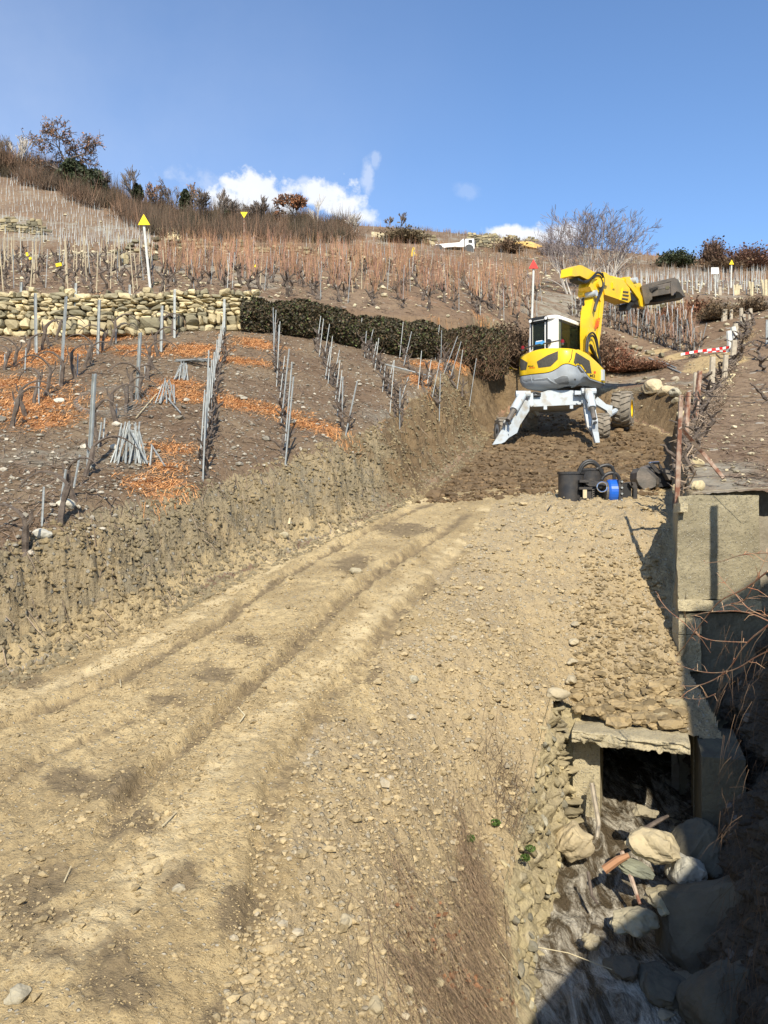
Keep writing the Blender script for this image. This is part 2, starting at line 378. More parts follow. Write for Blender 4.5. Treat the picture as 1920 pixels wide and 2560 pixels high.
M['road'] = ground_mat('road_dirt', (.37, .28, .15), (.56, .435, .235), (.28, .205, .11), (.16, .12, .07), .9, 13, 30, (.55, .49, .37), .14, .04, streak=(.45, .8, 1.35),
                       masks=(((.15, .105, .06), (.20, .14, .08), 1.4), ((.19, .145, .085), (.27, .205, .12), 4.0), ((.62, .50, .29), (.56, .44, .25), 2.5)))
M['gravel'] = ground_mat('gravel_soil', (.40, .315, .19), (.47, .365, .205), (.29, .225, .14), (.15, .12, .08), 1.1, 9, 17, (.52, .45, .32), .4, .05,
                         masks=(((.15, .105, .06), (.20, .14, .08), 1.4), ((.26, .22, .15), (.33, .28, .19), 1.5), (None, None, 1)))
M['bank'] = ground_mat('bank_soil', (.235, .20, .135), (.34, .265, .155), (.42, .335, .20), (.08, .065, .042), 1.3, 6, 13, (.38, .35, .28), .2, .09,
                       masks=(((.16, .11, .06), (.22, .155, .085), 1.2), (None, None, 1), ((.42, .325, .18), (.50, .39, .215), 1.6)))
M['field'] = ground_mat('vineyard_soil', (.18, .125, .08), (.24, .18, .115), (.12, .072, .042), (.065, .042, .028), .6, 11, 14, (.45, .42, .36), .10, .05,
                        masks=(((.55, .27, .115), (.36, .17, .08), 1.8), ((.30, .24, .15), (.36, .29, .18), 1.5), ((.27, .24, .185), (.20, .175, .13), 2)))
M['hill'] = ground_mat('hill_soil', (.175, .115, .07), (.235, .17, .11), (.12, .075, .05), (.09, .06, .04), .12, 1.6, 3, (.36, .32, .26), .12, .06,
                       masks=(((.27, .165, .10), (.22, .14, .09), .8), ((.36, .27, .14), (.42, .31, .16), .8), ((.30, .27, .21), (.22, .19, .14), 1)))

# ---------------------------------------------------------------- ground sheet
def wl_top(y): return np.interp(y, [0, 3.5, 5.5, 7.2, 8.5, 9.3, 10, 11, 11.4], [.2, .45, .82, 1.12, 1.24, 1.52, 1.85, 2.28, 2.5])
us = np.concatenate([np.arange(-860, -20, 22), np.arange(-20, 1945, 4.2), np.arange(1950, 2700, 22)])
ys = np.exp(np.arange(math.log(2.7), math.log(210), .0047))
UU, YY = np.meshgrid(us, ys); XX = (UU-960)/FP*YY
ZZ, SS, SD, RR = terrain(XX.ravel(), YY.ravel()); ZZ = ZZ.reshape(XX.shape); SS = SS.reshape(XX.shape); SD = SD.reshape(XX.shape); RR = RR.reshape(XX.shape)
nr, nc = XX.shape
xr, yr = XX.ravel(), YY.ravel()
wyr = np.interp(XX, WLX, WLY)
VV = 1280-ZZ/YY*FP
def blob(*bs):                                       # patches of another soil, each (x, y, rx, ry, turn)
    m = np.zeros(XX.shape)
    for (bx, by, rx, ry, a) in bs:
        ca, sa = math.cos(a), math.sin(a); dx = XX-bx; dy = YY-by
        m = np.maximum(m, 1-((dx*ca+dy*sa)/rx)**2-((-dx*sa+dy*ca)/ry)**2)
    return np.clip(m, 0, 1)
def pb(u, v, ru, rx, ry, a=0): h = hit(u, v); return (h.x, h.y, rx, ry, a)
mulch = [pb(400,1215,0,.85,.75), pb(430,1120,0,.75,.45), pb(60,1010,0,1.6,1.6,.3), pb(30,900,0,1.9,1.3), pb(150,880,0,1.4,1.2), pb(250,840,0,1.4,.8), pb(330,870,0,1.3,.5), pb(410,985,0,.8,.8), pb(480,990,0,.9,.7),
         pb(590,1010,0,1.1,.6,-.2), pb(700,1030,0,1.0,.55,-.2), pb(800,1070,0,.95,.55,-.2), pb(600,900,0,1.2,.55), pb(640,860,0,1.0,.9), pb(500,870,0,1.2,.6), pb(470,880,0,.8,.8), pb(1080,915,0,1.0,1.3), pb(1150,915,0,1.1,.8),
         pb(1050,950,0,.5,1.1), pb(450,960,0,.8,.6), pb(120,1050,0,.8,.8), pb(1230,935,0,.9,.5), pb(350,885,0,1,.5), pb(20,960,0,1.5,.8),pb(420,1170,0,.5,.5)]
m_mul = blob(*mulch)
fcls = np.zeros((nr, nc), int)                       # 0 road 1 gravel 2 bank 3 lower field 4 hill
fcls[:] = 4
low = (SD < .05); fcls[low] = 0
gl = np.interp(YY, [4, 8, 11, 13, 16, 20], [-.9, -.75, .25, .9, 1.9, 4.2])
fcls[low & (XX+fbm(XX*2.2, YY*2.2, 4, 101)*.55 > gl) & (YY < 18)] = 1
bankm = (SS > .03) & (SS < .93) & (YY < 34); fcls[bankm] = 2
fld = (SS >= .93) & (YY < wyr-.02) & (XX < 5) & ~bankm; fcls[fld] = 3
AA_ = (XX-2.7)*.3+(YY-11.4)*.954
cutm = ((XX > wl_top(YY)+.03) & (AA_ < .03) & (YY < 11.5) & (XX < np.interp(YY, [0, 8, 12.4], [4.9, 5.4, 6.3]))) | ((XX > 4.62) & (YY >= 11.3) & (YY < 12.85) & (XX < 5.85+(YY-12.5)*.3)) | ((YY < 12.5) & (YY > 9.0) & (XX > 4.5) & (XX < 6.3))
# masks: R dark wet / orange mulch, G second soil, B third
mk = np.zeros((nr, nc, 3))
damp = smooth(17.6, 19.4, YY+fbm(XX*.7, YY*.7, 3, 88)*1.2-(XX-3)*.10)*(SS < .97)
damp2 = blob(*[(roadpt(u, v)[0], roadpt(u, v)[1], a, b, -.35) for u, v, a, b in [(540,1690,.5,.35),(430,1745,.45,.2),(620,1610,.4,.25),(1090,1480,.35,.55),(960,1650,.3,.6),(180,1950,.5,.3),(330,1960,.35,.35),(620,2250,.3,.45),(640,2420,.3,.3),(1010,1330,.9,.8),(150,2370,.9,.4),(880,1420,.5,.8),(420,2200,.5,.3),(80,2230,.5,.45),(330,2080,.45,.35),(290,2480,.45,.3),(560,2500,.2,.3),(250,1980,.7,.3),(60,1700,.9,.25)]])
for pl, wd in ((RUT1, .15), (RUT2, .19), (RUT3, .0001)):
    d, t = line_d(XX, YY, pl); damp2 = np.maximum(damp2, .84*np.exp(-(d/wd)**2)*smooth(.6, 2.2, t))
mk[..., 0] = np.where(fcls <= 2, damp*.62, m_mul*.62)
mk[..., 1] = np.where(fcls == 0, damp2*.70, 0)
d5, _ = line_d(XX, YY, RUT4); d6, _ = line_d(XX, YY, RUT3)
mk[..., 1] = np.where(fcls == 0, np.maximum(mk[..., 1], .46*np.maximum(np.exp(-(d5/.2)**2), np.exp(-(d6/.22)**2))), mk[..., 1])
d1, _ = line_d(XX, YY, RUT2); d3, _ = line_d(XX, YY, RUT1)
mk[..., 2] = np.where(fcls == 0, .50*np.maximum(np.exp(-((d1+.55)/.35)**2), np.exp(-((d3-.45)/.3)**2)), 0)
mk[..., 2] = np.where(fcls == 2, (1-smooth(.15, .5, SS))*.62*(1-smooth(15, 20, YY)), mk[..., 2])
near_edge = 1-smooth(.0, 1.6, SD+fbm(XX*.8, YY*.8, 3, 91)*.9)
mk[..., 1] = np.where(fcls == 3, near_edge*.6, mk[..., 1])
# hill: sandy strips by the red-and-white tape, tan path in the right plot, pale limestone near the walls
yel = blob(pb(1790,905,0,1.6,2.2), pb(1700,890,0,1.0,.7), pb(1640,880,0,1.0,.5), pb(1745,925,0,.7,1.4)) if True else 0
pathm = np.exp(-((XX-np.interp(YY, [12, 18, 26, 36, 60], [6.3, 8.3, 11.6, 15.8, 27]))/.9)**2)*(YY < 60)*(XX > 5)
mk[..., 1] = np.where(fcls == 4, np.maximum(yel*.8, pathm*.36*(fbm(XX*.5, YY*.5, 3, 95)*.5+.8)), mk[..., 1])
org = smooth(.15, .5, fbm(XX*.12, YY*.22, 3, 97)+.25)*(YY > 30)
mk[..., 0] = np.where(fcls == 4, org*.38, mk[..., 0]); mk[..., 2] = np.where(fcls == 4, smooth(.1, .5, fbm(XX*.2, YY*.2, 3, 99))*.5, mk[..., 2])
mk[..., 2] = np.where(fcls == 3, smooth(-.1, .5, fbm(XX*.35, YY*.35, 3, 98))*.45, mk[..., 2])
idx = np.arange(nr*nc).reshape(nr, nc)
quad = np.stack([idx[:-1, :-1], idx[:-1, 1:], idx[1:, 1:], idx[1:, :-1]], -1).reshape(-1, 4)
fc = fcls[:-1, :-1].ravel(); cutf = (cutm[:-1, :-1] & cutm[1:, 1:] & cutm[1:, :-1] & cutm[:-1, 1:]).ravel()
allv = np.stack([XX, YY, ZZ], -1).reshape(-1, 3); allc = mk.reshape(-1, 3)
for k, nm, mt in ((0, 'dirt_road', 'road'), (1, 'gravel_slope', 'gravel'), (2, 'cut_bank', 'bank'), (3, 'vineyard_ground', 'field'), (4, 'hillside', 'hill')):
    q = quad[(fc == k) & ~cutf]
    used, inv = np.unique(q.ravel(), return_inverse=True)
    b = MB(); b.v.append(allv[used]); b.c.append(allc[used]); b.f.append(inv.reshape(-1, 4)); b.m.append(np.zeros(len(q), int)); b.n = len(used)
    b.build(nm, M[mt], smooth_=True, kind='structure')

# ---------------------------------------------------------------- more materials
M['concrete'] = ground_mat('old_concrete', (.36, .315, .205), (.24, .21, .14), (.29, .25, .165), (.13, .115, .08), 1.5, 7, 42, (.5, .46, .36), .25, .035)
M['concrete2'] = ground_mat('pale_concrete', (.52, .45, .29), (.42, .36, .23), (.33, .28, .18), (.20, .17, .11), 2.5, 11, 40, (.55, .5, .38), .3, .03)
M['rubble'] = ground_mat('mortared_rubble', (.46, .385, .22), (.38, .32, .20), (.30, .25, .155), (.16, .13, .085), 1.6, 5, 5, (.52, .45, .3), .35, .05)
M['rock'] = mat('river_rock', (.50, .45, .34), .9, col2=(.34, .31, .25), scale=3, bump=.03, bscale=9, tint=True)
M['stone'] = mat('field_stone', (.60, .52, .36), .92, col2=(.44, .38, .27), scale=2.5, bump=.02, bscale=12, tint=True)
M['clod'] = mat('soil_clod', (.44, .345, .195), .97, col2=(.36, .285, .165), scale=8, bump=.02, bscale=25, tint=True)
M['galv'] = mat('galvanised_steel', (.36, .385, .38), .6, .25, col2=(.24, .25, .235), scale=9)
M['wood'] = mat('weathered_wood', (.46, .40, .30), .9, col2=(.33, .28, .21), scale=7, bump=.004, bscale=60)
M['woodyellow'] = mat('pale_wood', (.60, .52, .33), .9, col2=(.46, .38, .24), scale=7)
M['rust'] = mat('rusty_steel', (.20, .09, .055), .9, col2=(.42, .33, .25), scale=6, bump=.004, bscale=50, fac=(.42, .62))
M['bark'] = mat('vine_bark', (.085, .065, .052), .95, col2=(.15, .12, .095), scale=12, bump=.01, bscale=50)
M['cane'] = mat('vine_cane', (.37, .20, .12), .85, col2=(.27, .17, .12), scale=1.2, tint=True)
M['twig'] = mat('dry_twig', (.27, .205, .145), .9, tint=True)
M['leaf'] = mat('ivy_leaf', (.052, .06, .03), .6, tint=True)
M['whitebark'] = mat('pale_bark', (.52, .48, .42), .9, col2=(.34, .30, .26), scale=3)
M['greybark'] = mat('grey_bark', (.17, .135, .11), .95, col2=(.11, .09, .075), scale=3)
M['oakleaf'] = mat('dead_leaf', (.36, .19, .10), .8, tint=True)
M['water'] = None
def water_mat():
    m = bpy.data.materials.new('stream_water'); m.use_nodes = True; t = m.node_tree; n = t.nodes; l = t.links; b = n['Principled BSDF']
    co = n.new('ShaderNodeTexCoord').outputs['Object']
    mp = n.new('ShaderNodeMapping'); l.new(co, mp.inputs[0]); mp.inputs['Rotation'].default_value = (0, 0, .3); mp.inputs['Scale'].default_value = (2.2, .9, 1)
    f = n.new('ShaderNodeTexNoise'); f.inputs['Scale'].default_value = 1.6; f.inputs['Detail'].default_value = 9; f.inputs['Roughness'].default_value = .7; f.inputs['Distortion'].default_value = 1.2; l.new(mp.outputs[0], f.inputs['Vector'])
    mr = n.new('ShaderNodeMapRange'); mr.inputs[1].default_value = .45; mr.inputs[2].default_value = .63; l.new(f.outputs['Fac'], mr.inputs[0])
    mx = n.new('ShaderNodeMix'); mx.data_type = 'RGBA'; l.new(mr.outputs[0], mx.inputs[0]); mx.inputs[6].default_value = (.085, .065, .04, 1); mx.inputs[7].default_value = (.50, .46, .37, 1)
    l.new(mx.outputs[2], b.inputs['Base Color']); b.inputs['Roughness'].default_value = .12; b.inputs['IOR'].default_value = 1.33; b.inputs['Specular IOR Level'].default_value = .6
    g = n.new('ShaderNodeTexNoise'); g.inputs['Scale'].default_value = 16; g.inputs['Detail'].default_value = 5; l.new(mp.outputs[0], g.inputs['Vector'])
    bp = n.new('ShaderNodeBump'); bp.inputs['Distance'].default_value = .06; l.new(g.outputs['Fac'], bp.inputs['Height']); l.new(bp.outputs[0], b.inputs['Normal'])
    return m
M['water'] = water_mat()

# ---------------------------------------------------------------- the stream channel
CD = np.array([.3, .954]); CR = np.array([.954, -.3])        # channel direction (upstream) and right
def cpt(a, b, z): p = np.array([2.70, 11.4])+CD*a+CR*b; return (p[0], p[1], z)   # a metres upstream of the culvert's left front corner
def grid_mesh(f, nu, nv):
    u, v = np.meshgrid(np.linspace(0, 1, nu), np.linspace(0, 1, nv)); V = f(u, v)
    i = np.arange(nu*nv).reshape(nv, nu); q = np.stack([i[:-1, :-1], i[:-1, 1:], i[1:, 1:], i[1:, :-1]], -1).reshape(-1, 4); return V.reshape(-1, 3), q
def wl_bot(y): return 2.72-.303*(11.4-y)
def floor_z(x, y):
    return np.interp(y, [2, 5.5, 8, 9.5, 11.4, 13, 18], [-6.0, -5.55, -5.05, -4.75, -4.30, -4.15, -3.9])-.16*np.clip(x-wl_bot(y), 0, 1.6)*smooth(8, 10.5, y)
def f_lw(u, v):                                      # left wall of the channel, top to water
    y = 2.8+u*8.65; xt = wl_top(y); xb = wl_bot(y); zt, *_ = terrain(np.clip(xt, -99, 99).ravel(), y.ravel()); zt = zt.reshape(y.shape)
    zb = floor_z(xb, y)-.4; w = v**.9
    x = xt+(xb-xt)*w; z = zt+.03+(zb-zt)*v
    n = np.abs(fbm(y*2.2, z*3.3, 4, 201))*.22+fbm(y*7, z*7, 3, 205)*.05
    row = np.abs(((z*3.1+fbm(y, z, 2, 207)*.5) % 1)-.5); n = n+smooth(.36, .5, row)*-.05
    k = smooth(0, .06, v)
    return np.stack([x+(n-.08)*k, y, z], -1)
b = MB(); b.add(*grid_mesh(f_lw, 330, 120)); rw = b.build('retaining_wall', M['rubble'], smooth_=True, label='crumbling sunlit mortared rubble wall along the left side of the stream', cat='wall')
b = MB(); qu = rng.uniform(.1, .985, 620); qv = rng.uniform(.03, .9, 620); qp = f_lw(qu[None], qv[None])[0]
for k in range(620):
    r = rng.uniform(.035, .11); t = rng.uniform(.55, 1.0); gy = rng.random() < .25; rock(b, qp[k]+np.array([-.35*r, 0, 0]), r, 2, (t*(.8 if gy else 1), t*(.82 if gy else .93), t*(.78 if gy else .70)), (.55, 1.25, .6), .35, rz=.3+rng.normal(0, .15), cut=6)
b.build('face_stones', M['rock'], rw)
# stream bed, water
def f_bed(u, v):
    y = 2.6+v*15.5; x = wl_bot(y)-.4+u*4.2; z = floor_z(x, y)-.08+np.abs(fbm(x*1.8, y*1.8, 4, 211))*.42-.1+fbm(x*6, y*6, 3, 213)*.08+smooth(1.2, 2.6, x-wl_bot(y))*1.1*(y < 11)
    return np.stack([x, y, z], -1)
b = MB(); b.add(*grid_mesh(f_bed, 120, 380), col=(0, 1, 0)); b.build('stream_bed', M['bank'], smooth_=True, kind='structure')
def f_wat(u, v):
    y = 2.6+v*14.5; x = wl_bot(y)-.3+u*2.3; d = x-wl_bot(y)
    z = floor_z(x, y)+.19-.10*smooth(.6, 1.6, d)+fbm(x*3, y*2.2, 4, 221)*.09+fbm(x*9, y*7, 3, 223)*.025
    return np.stack([x, y, z], -1)
b = MB(); b.add(*grid_mesh(f_wat, 110, 420)); b.build('stream_water', M['water'], smooth_=True, kind='structure')
# culvert: slab, jambs and a dark square barrel
cv = empty('culvert', Vector(cpt(0, .7, -4.6)), 'square concrete culvert mouth the muddy stream runs out of', 'culvert')
D3 = (CD[0], CD[1], 0); R3 = (CR[0], CR[1], 0)
b = MB()
def f_slab(u, v):                                    # broken cast slab: loop round the section, along the width
    s = v*2*np.pi; a = np.where(np.cos(s) < 0, -.10, 1.2); 
    w = -.04+u*1.47
    sx = np.clip(np.cos(s)*1.4, -1, 1); sz = np.clip(np.sin(s)*1.4, -1, 1)
    aa = .5+sx*.60; zz = -2.97+sz*.062-.05*u
    n = fbm(w*5+sz, aa*3+sz*2, 4, 231)*.05
    aa = aa+n+np.where(sx < -.9, fbm(w*3, w*0, 3, 233)*.05, 0); zz = zz+n*.6+np.where((sz < -.5) & (sx < 0), -np.maximum(fbm(w*17, w*0+3, 2, 235), 0)*.06, 0)
    p = np.array([2.70, 11.4])[None, None]+CD*(aa-.5)[..., None]+CR*w[..., None]
    return np.stack([p[..., 0], p[..., 1], zz], -1)
b.add(*grid_mesh(f_slab, 110, 41)); b.build('slab', M['concrete2'], cv, smooth_=True)
b = MB(); box(b, cpt(.62, -.28, -3.75), (.62, 1.1, 2.0), R3, D3); b.build('footing', M['rubble'], cv)
b = MB(); box(b, cpt(.35, .12, -3.84), (.36, 1.0, 1.55), R3, D3); b.build('jamb', M['concrete2'], cv)
b = MB(); box(b, cpt(-.1, 1.80, -4.2), (.50, 1.5, 2.36), R3, D3); b.build('jamb', mat('shaded_jamb_concrete', (.13, .12, .08), .9, col2=(.08, .075, .055), scale=3, bump=.02, bscale=20), cv, label='shaded right jamb of the culvert')  # right jamb's shade is put into this darker concrete colour
b = MB(); box(b, cpt(3.6, .02, -4.0), (.3, 5.4, 1.9), R3, D3); box(b, cpt(3.6, 1.70, -4.0), (.3, 5.4, 1.9), R3, D3); box(b, cpt(3.9, .86, -2.98), (1.9, 5.6, .18), R3, D3); box(b, cpt(6.4, .86, -4), (1.9, .2, 2.2), R3, D3)
b.build('barrel', M['concrete'], cv)
# concrete wing wall on the right bank
def rough_box(mb, o, A, B, Cv, n=(30, 30, 30), amp=.02, sc=3, seed=300, col=None):
    o, A, B, Cv = map(lambda q: np.array(q, float), (o, A, B, Cv))
    fs = [(o, A, Cv, 0, 2), (o+B, Cv, A, 2, 0), (o, Cv, B, 2, 1), (o+A, B, Cv, 1, 2), (o+Cv, A, B, 0, 1), (o, B, A, 1, 0)]
    for (q, e1, e2, i1, i2) in fs:
        def f(u, v):
            V = q+u[..., None]*e1+v[..., None]*e2
            d = np.stack([fbm(V[..., (k+1) % 3]*sc+V[..., k]*1.7, V[..., (k+2) % 3]*sc-V[..., k], 4, seed+k*7) for k in range(3)], -1)
            return V+d*amp
        mb.add(*grid_mesh(f, n[i1], n[i2]), col=col)
ww = empty('wing_wall', Vector((5.2, 12.9, -4.3)), 'tall weathered grey concrete wall standing on the right bank beside the gravel', 'wall')
X0 = np.array([4.55, 12.70]); FA = np.array([1.22, -.10]); BA = np.array([1.75, 5.3])
b = MB(); rough_box(b, (X0[0], X0[1], -1.35), (FA[0], FA[1], 0), (BA[0]*.4, BA[1]*.4, 0), (0, 0, 1.60), (60, 120, 60), .03, 3.2); b.build('upper_face', M['concrete'], ww, smooth_=False)
b = MB(); rough_box(b, (X0[0]-.015, X0[1]-.10, -1.52), (FA[0]*1.0, FA[1], 0), (BA[0]*.9, BA[1]*.9, 0), (0, 0, .17), (60, 60, 10), .035, 4, 320); b.build('ledge', M['concrete2'], ww)
b = MB(); rough_box(b, (X0[0], X0[1]-.05, -4.5), (FA[0]*1.3, FA[1], 0), (BA[0]*.9, BA[1]*.9, 0), (0, 0, 2.95), (50, 90, 90), .05, 2.5, 340); M['concdark'] = mat('shaded_concrete', (.19, .175, .12), .9, col2=(.12, .11, .08), scale=2.5, bump=.03, bscale=14); b.build('lower_face', M['concdark'], ww)  # shade on the lower face is painted into its concrete colour
for k, (w_, h_, z_) in enumerate([(.34, .24, -1.80), (.33, .56, -2.22), (.16, .30, -2.62), (.12, .14, .02)]):
    b = MB(); rough_box(b, (X0[0]-.03, X0[1]-.13-.01*k, z_-h_/2+.05), (w_, 0, 0), (0, .3, 0), (0, 0, h_), (10, 8, 12), .025, 5, 360+k*9); b.build('corner_stone', M['concrete2'], ww, label='pale dressed block at the left corner of the wall' if k < 3 else None)
# right bank: broken rock from the wing wall towards the camera, shade put into its colour
def f_rb(u, v):
    y = 1.5+u*11.1; xb = wl_bot(y)+1.55+.25*np.sin(y*1.3); xt = np.interp(y, [1.5, 8, 10.5, 12, 12.6], [4.7, 5.7, 6.1, 6.7, 7.0])+.15*np.sin(y*2.1)
    s = v**.9; x = xb+(xt-xb)*s; zb = floor_z(xb, y)-.2; zt = .28
    z = zb+(zt-zb)*v**.9
    n = np.abs(fbm(y*1.1+3, z*1.1, 3, 401))*.6-.2+np.abs(fbm(y*3.7, z*3.7, 4, 405))*.45+np.abs(fbm(y*11, z*11, 3, 409))*.16
    return np.stack([x-n*smooth(0, .1, 1-v)*.9, y+n*.25, z], -1)
M['darkbank'] = ground_mat('shaded_bank_rock', (.065, .055, .042), (.10, .085, .062), (.05, .038, .028), (.025, .02, .016), 1.5, 8, 7, (.2, .18, .15), .15, .05)  # rock colours darkened to hold the bank's shade
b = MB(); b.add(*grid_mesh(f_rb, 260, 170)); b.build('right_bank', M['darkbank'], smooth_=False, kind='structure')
gx_ = np.linspace(4.5, 8.2, 60); gz_ = terrain(gx_, np.full(60, 12.97))[0]
def f_edge(u, v):
    x = 4.5+u*3.7; zt = np.interp(x, gx_, gz_); z = zt+.02+(-5-zt)*v; y = 12.99-.12*np.sqrt(v)*0-.22*v+fbm(x*4, z*5, 3, 415)*.05
    return np.stack([x, y, z], -1)
b = MB(); b.add(*grid_mesh(f_edge, 80, 24)); b.build('soil_edge', M['hill'], smooth_=True, kind='structure')
# boulders and stones in the stream: (u, v, Y, radius, squash, tint, label); the darkest tints carry painted shade
def bed_z(x, y): return float(floor_z(np.array(x), np.array(y)))
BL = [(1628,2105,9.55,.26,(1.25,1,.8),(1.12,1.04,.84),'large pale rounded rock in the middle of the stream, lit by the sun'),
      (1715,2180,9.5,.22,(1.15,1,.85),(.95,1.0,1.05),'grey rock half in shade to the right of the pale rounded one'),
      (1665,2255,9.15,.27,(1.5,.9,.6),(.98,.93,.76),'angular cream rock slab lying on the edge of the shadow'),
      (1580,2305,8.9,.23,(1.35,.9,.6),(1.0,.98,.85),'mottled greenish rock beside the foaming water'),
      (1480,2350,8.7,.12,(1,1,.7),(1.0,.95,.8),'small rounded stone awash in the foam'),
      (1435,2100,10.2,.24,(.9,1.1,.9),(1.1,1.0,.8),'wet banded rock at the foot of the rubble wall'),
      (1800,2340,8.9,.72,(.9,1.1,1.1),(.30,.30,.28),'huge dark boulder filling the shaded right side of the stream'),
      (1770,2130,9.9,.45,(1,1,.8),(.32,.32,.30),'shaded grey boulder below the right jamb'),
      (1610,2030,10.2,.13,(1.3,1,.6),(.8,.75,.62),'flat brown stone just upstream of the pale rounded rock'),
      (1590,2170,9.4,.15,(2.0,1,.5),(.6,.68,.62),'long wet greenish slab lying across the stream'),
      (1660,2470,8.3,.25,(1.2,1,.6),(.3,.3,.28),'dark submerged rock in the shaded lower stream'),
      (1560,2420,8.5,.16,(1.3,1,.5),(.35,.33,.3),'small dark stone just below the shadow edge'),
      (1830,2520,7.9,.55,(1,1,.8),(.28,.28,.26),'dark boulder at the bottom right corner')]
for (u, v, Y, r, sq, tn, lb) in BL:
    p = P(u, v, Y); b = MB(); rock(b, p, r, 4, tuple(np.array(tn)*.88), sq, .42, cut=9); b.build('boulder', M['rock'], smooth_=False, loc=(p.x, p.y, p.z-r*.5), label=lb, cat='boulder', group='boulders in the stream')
b = MB()
for _ in range(260):
    y = rng.uniform(7.6, 12.6); d = rng.uniform(.45, 1.9); x = wl_bot(y)+d; r = rng.uniform(.025, .085)*rng.choice([1, 1, 1.6])
    t = rng.uniform(.3, .85); rock(b, (x, y, bed_z(x, y)+.05+rng.uniform(-.03, .06)), r, 1, (t, t*.93, t*.8), (1.3, 1, .6))
b.build('stream_stones', M['rock'], kind='stuff', label='small wet stones and grit between the boulders in the stream', cat='stones')
# drift branches in the stream
for (pts, r, lb, mt) in [([(1480,1960,10.9),(1497,2060,10.5),(1492,2095,10.3)], .035, 'straight weathered plank end standing against the culvert jamb', 'wood'),
                     ([(1555,2130,9.6),(1580,2200,9.3),(1600,2260,9.1)], .03, 'broken brown branch leaning between the rocks', 'rust'),
                     ([(1600,2080,9.8),(1650,2050,9.9),(1670,2040,10)], .03, 'thick dark stick caught behind the pale rounded rock', 'bark'),
                     ([(1470,2180,9.4),(1480,2240,9.2),(1495,2260,9.1)], .02, 'thin dark twig in the foam by the wall', 'bark'),
                     ([(1510,2175,9.4),(1545,2150,9.4),(1572,2138,9.4)], .05, 'split reddish log end washed up in the stream', 'oakleaf')]:
    q = [P(*a) for a in pts]; b = MB(); tube(b, q, [r, r*.9, r*.6], 6); b.build('branch', M[mt], loc=q[0], label=lb, cat='branch', group='driftwood in the stream')
# coping stones on the buried top of the rubble wall
cz = [(1395,1735,11.0,.19),(1432,1700,11.35,.14),(1437,1655,11.7,.11),(1440,1605,12.1,.11),(1443,1560,12.5,.10)]
cw = empty('coping', P(1395, 1750, 11), 'broken coping stones along the buried top of the rubble wall', 'coping')
for k, (u, v, Y, r) in enumerate(cz):
    h = hit(u-8, v+6); h = h if h else P(u, v, Y); b = MB(); rock(b, h+Vector((0.02, 0, .04)), r*.9, 3, (1.0, .94, .80), (1.25, .8, .5), .3, rz=1.05 if k else .45, cut=5); b.build('coping_stone', M['rock'], cw)
# thin stacked layers below the coping (front end of the rubble wall)
b = MB()
for k in range(38):
    z = -2.62-.043*k; o = rng.uniform(-.11, .06); w = rng.uniform(.10, .36)
    rock(b, (2.27+.0065*k+o, 11.12+rng.uniform(-.05, .1), z), w*.6, 2, tuple(np.array((.8, .75, .6))*rng.uniform(.5, 1.15)), (1.2, .8, rng.uniform(.12, .4)), .3, rz=rng.uniform(-.3, .3))
b.build('slate_pier', M['rock'], label='pier of thin stacked slates at the left of the culvert mouth', cat='pier')

# ---------------------------------------------------------------- loose soil, gravel and stones
def scatter(mb, xs, ys, rs, cols, sub=1, sink=.3, sq=(1.2, 1, .65)):
    z, *_ = terrain(xs, ys); V, F = ICO[sub]; n = len(xs); k = len(V)
    ang = rng.uniform(0, 6.28, n); ca, sa = np.cos(ang), np.sin(ang)
    base = V[None]*(1+rng.uniform(-.32, .32, (n, k, 1)))*np.array(sq)*rs[:, None, None]*rng.uniform(.75, 1.3, (n, 1, 3))
    x = base[..., 0]*ca[:, None]-base[..., 1]*sa[:, None]+xs[:, None]; y = base[..., 0]*sa[:, None]+base[..., 1]*ca[:, None]+ys[:, None]
    zz = base[..., 2]+(z+rs*(.65-sink))[:, None]
    f = (F[None]+(np.arange(n)*k)[:, None, None]).reshape(-1, 3)
    mb.add(np.stack([x, y, zz], -1).reshape(-1, 3), f, np.repeat(cols, k, 0))
def tones(n, a, c=None, lo=.75, hi=1.25):
    t = rng.uniform(lo, hi, (n, 1))*np.array(a)
    return t
def uv_samples(n, u0, u1, y0, y1, p=1.0):
    Y = np.exp(rng.uniform(math.log(y0), math.log(y1), n)); u = rng.uniform(u0, u1, n); return (u-960)/FP*Y, Y
def keep(x, y, m): return x[m], y[m]
def not_cut(x, y): return ~((x > wl_top(y)-.03) & (y < 11.4))
# clods and gravel of the shoulder
x, y = uv_samples(26000, 300, 1740, 3.9, 18); gb = np.interp(y, [4, 8, 11, 13, 16, 20], [-.9, -.75, .25, .9, 1.9, 4.2]); sd = poly_sd(x, y, DIG)
x, y = keep(x, y, (x+fbm(x, y, 3, 501)*.6 > gb+.05) & (sd < -.15) & not_cut(x, y) & (fbm(x*1.1, y*1.1, 3, 503)+rng.uniform(-.5, .5, len(x)) > -.12)); n = len(x)
r = rng.uniform(.008, .02, n)*(1+rng.exponential(.5, n)); r = np.minimum(r, .06)*np.where(y > 13, 1.15, 1)*np.where(y < 8, .8, 1)
cols = tones(n, (1.0, 1.0, 1.0), lo=.8, hi=1.22); g = rng.random(n) < .12; cols[g] = tones(g.sum(), (.9, .98, 1.2), lo=.8, hi=1.25)
b = MB(); scatter(b, x, y, r, cols); b.build('loose_gravel', M['clod'], kind='stuff', label='loose clods and gravel on the slope beside the stream', cat='gravel')
x, y = uv_samples(60000, -40, 1500, 3.9, 13); sd = poly_sd(x, y, DIG); x, y = keep(x, y, (sd < -.1) & not_cut(x, y) & (fbm(x*1.6, y*1.6, 3, 507)+rng.uniform(-.6, .6, len(x)) > .05)); n = len(x)
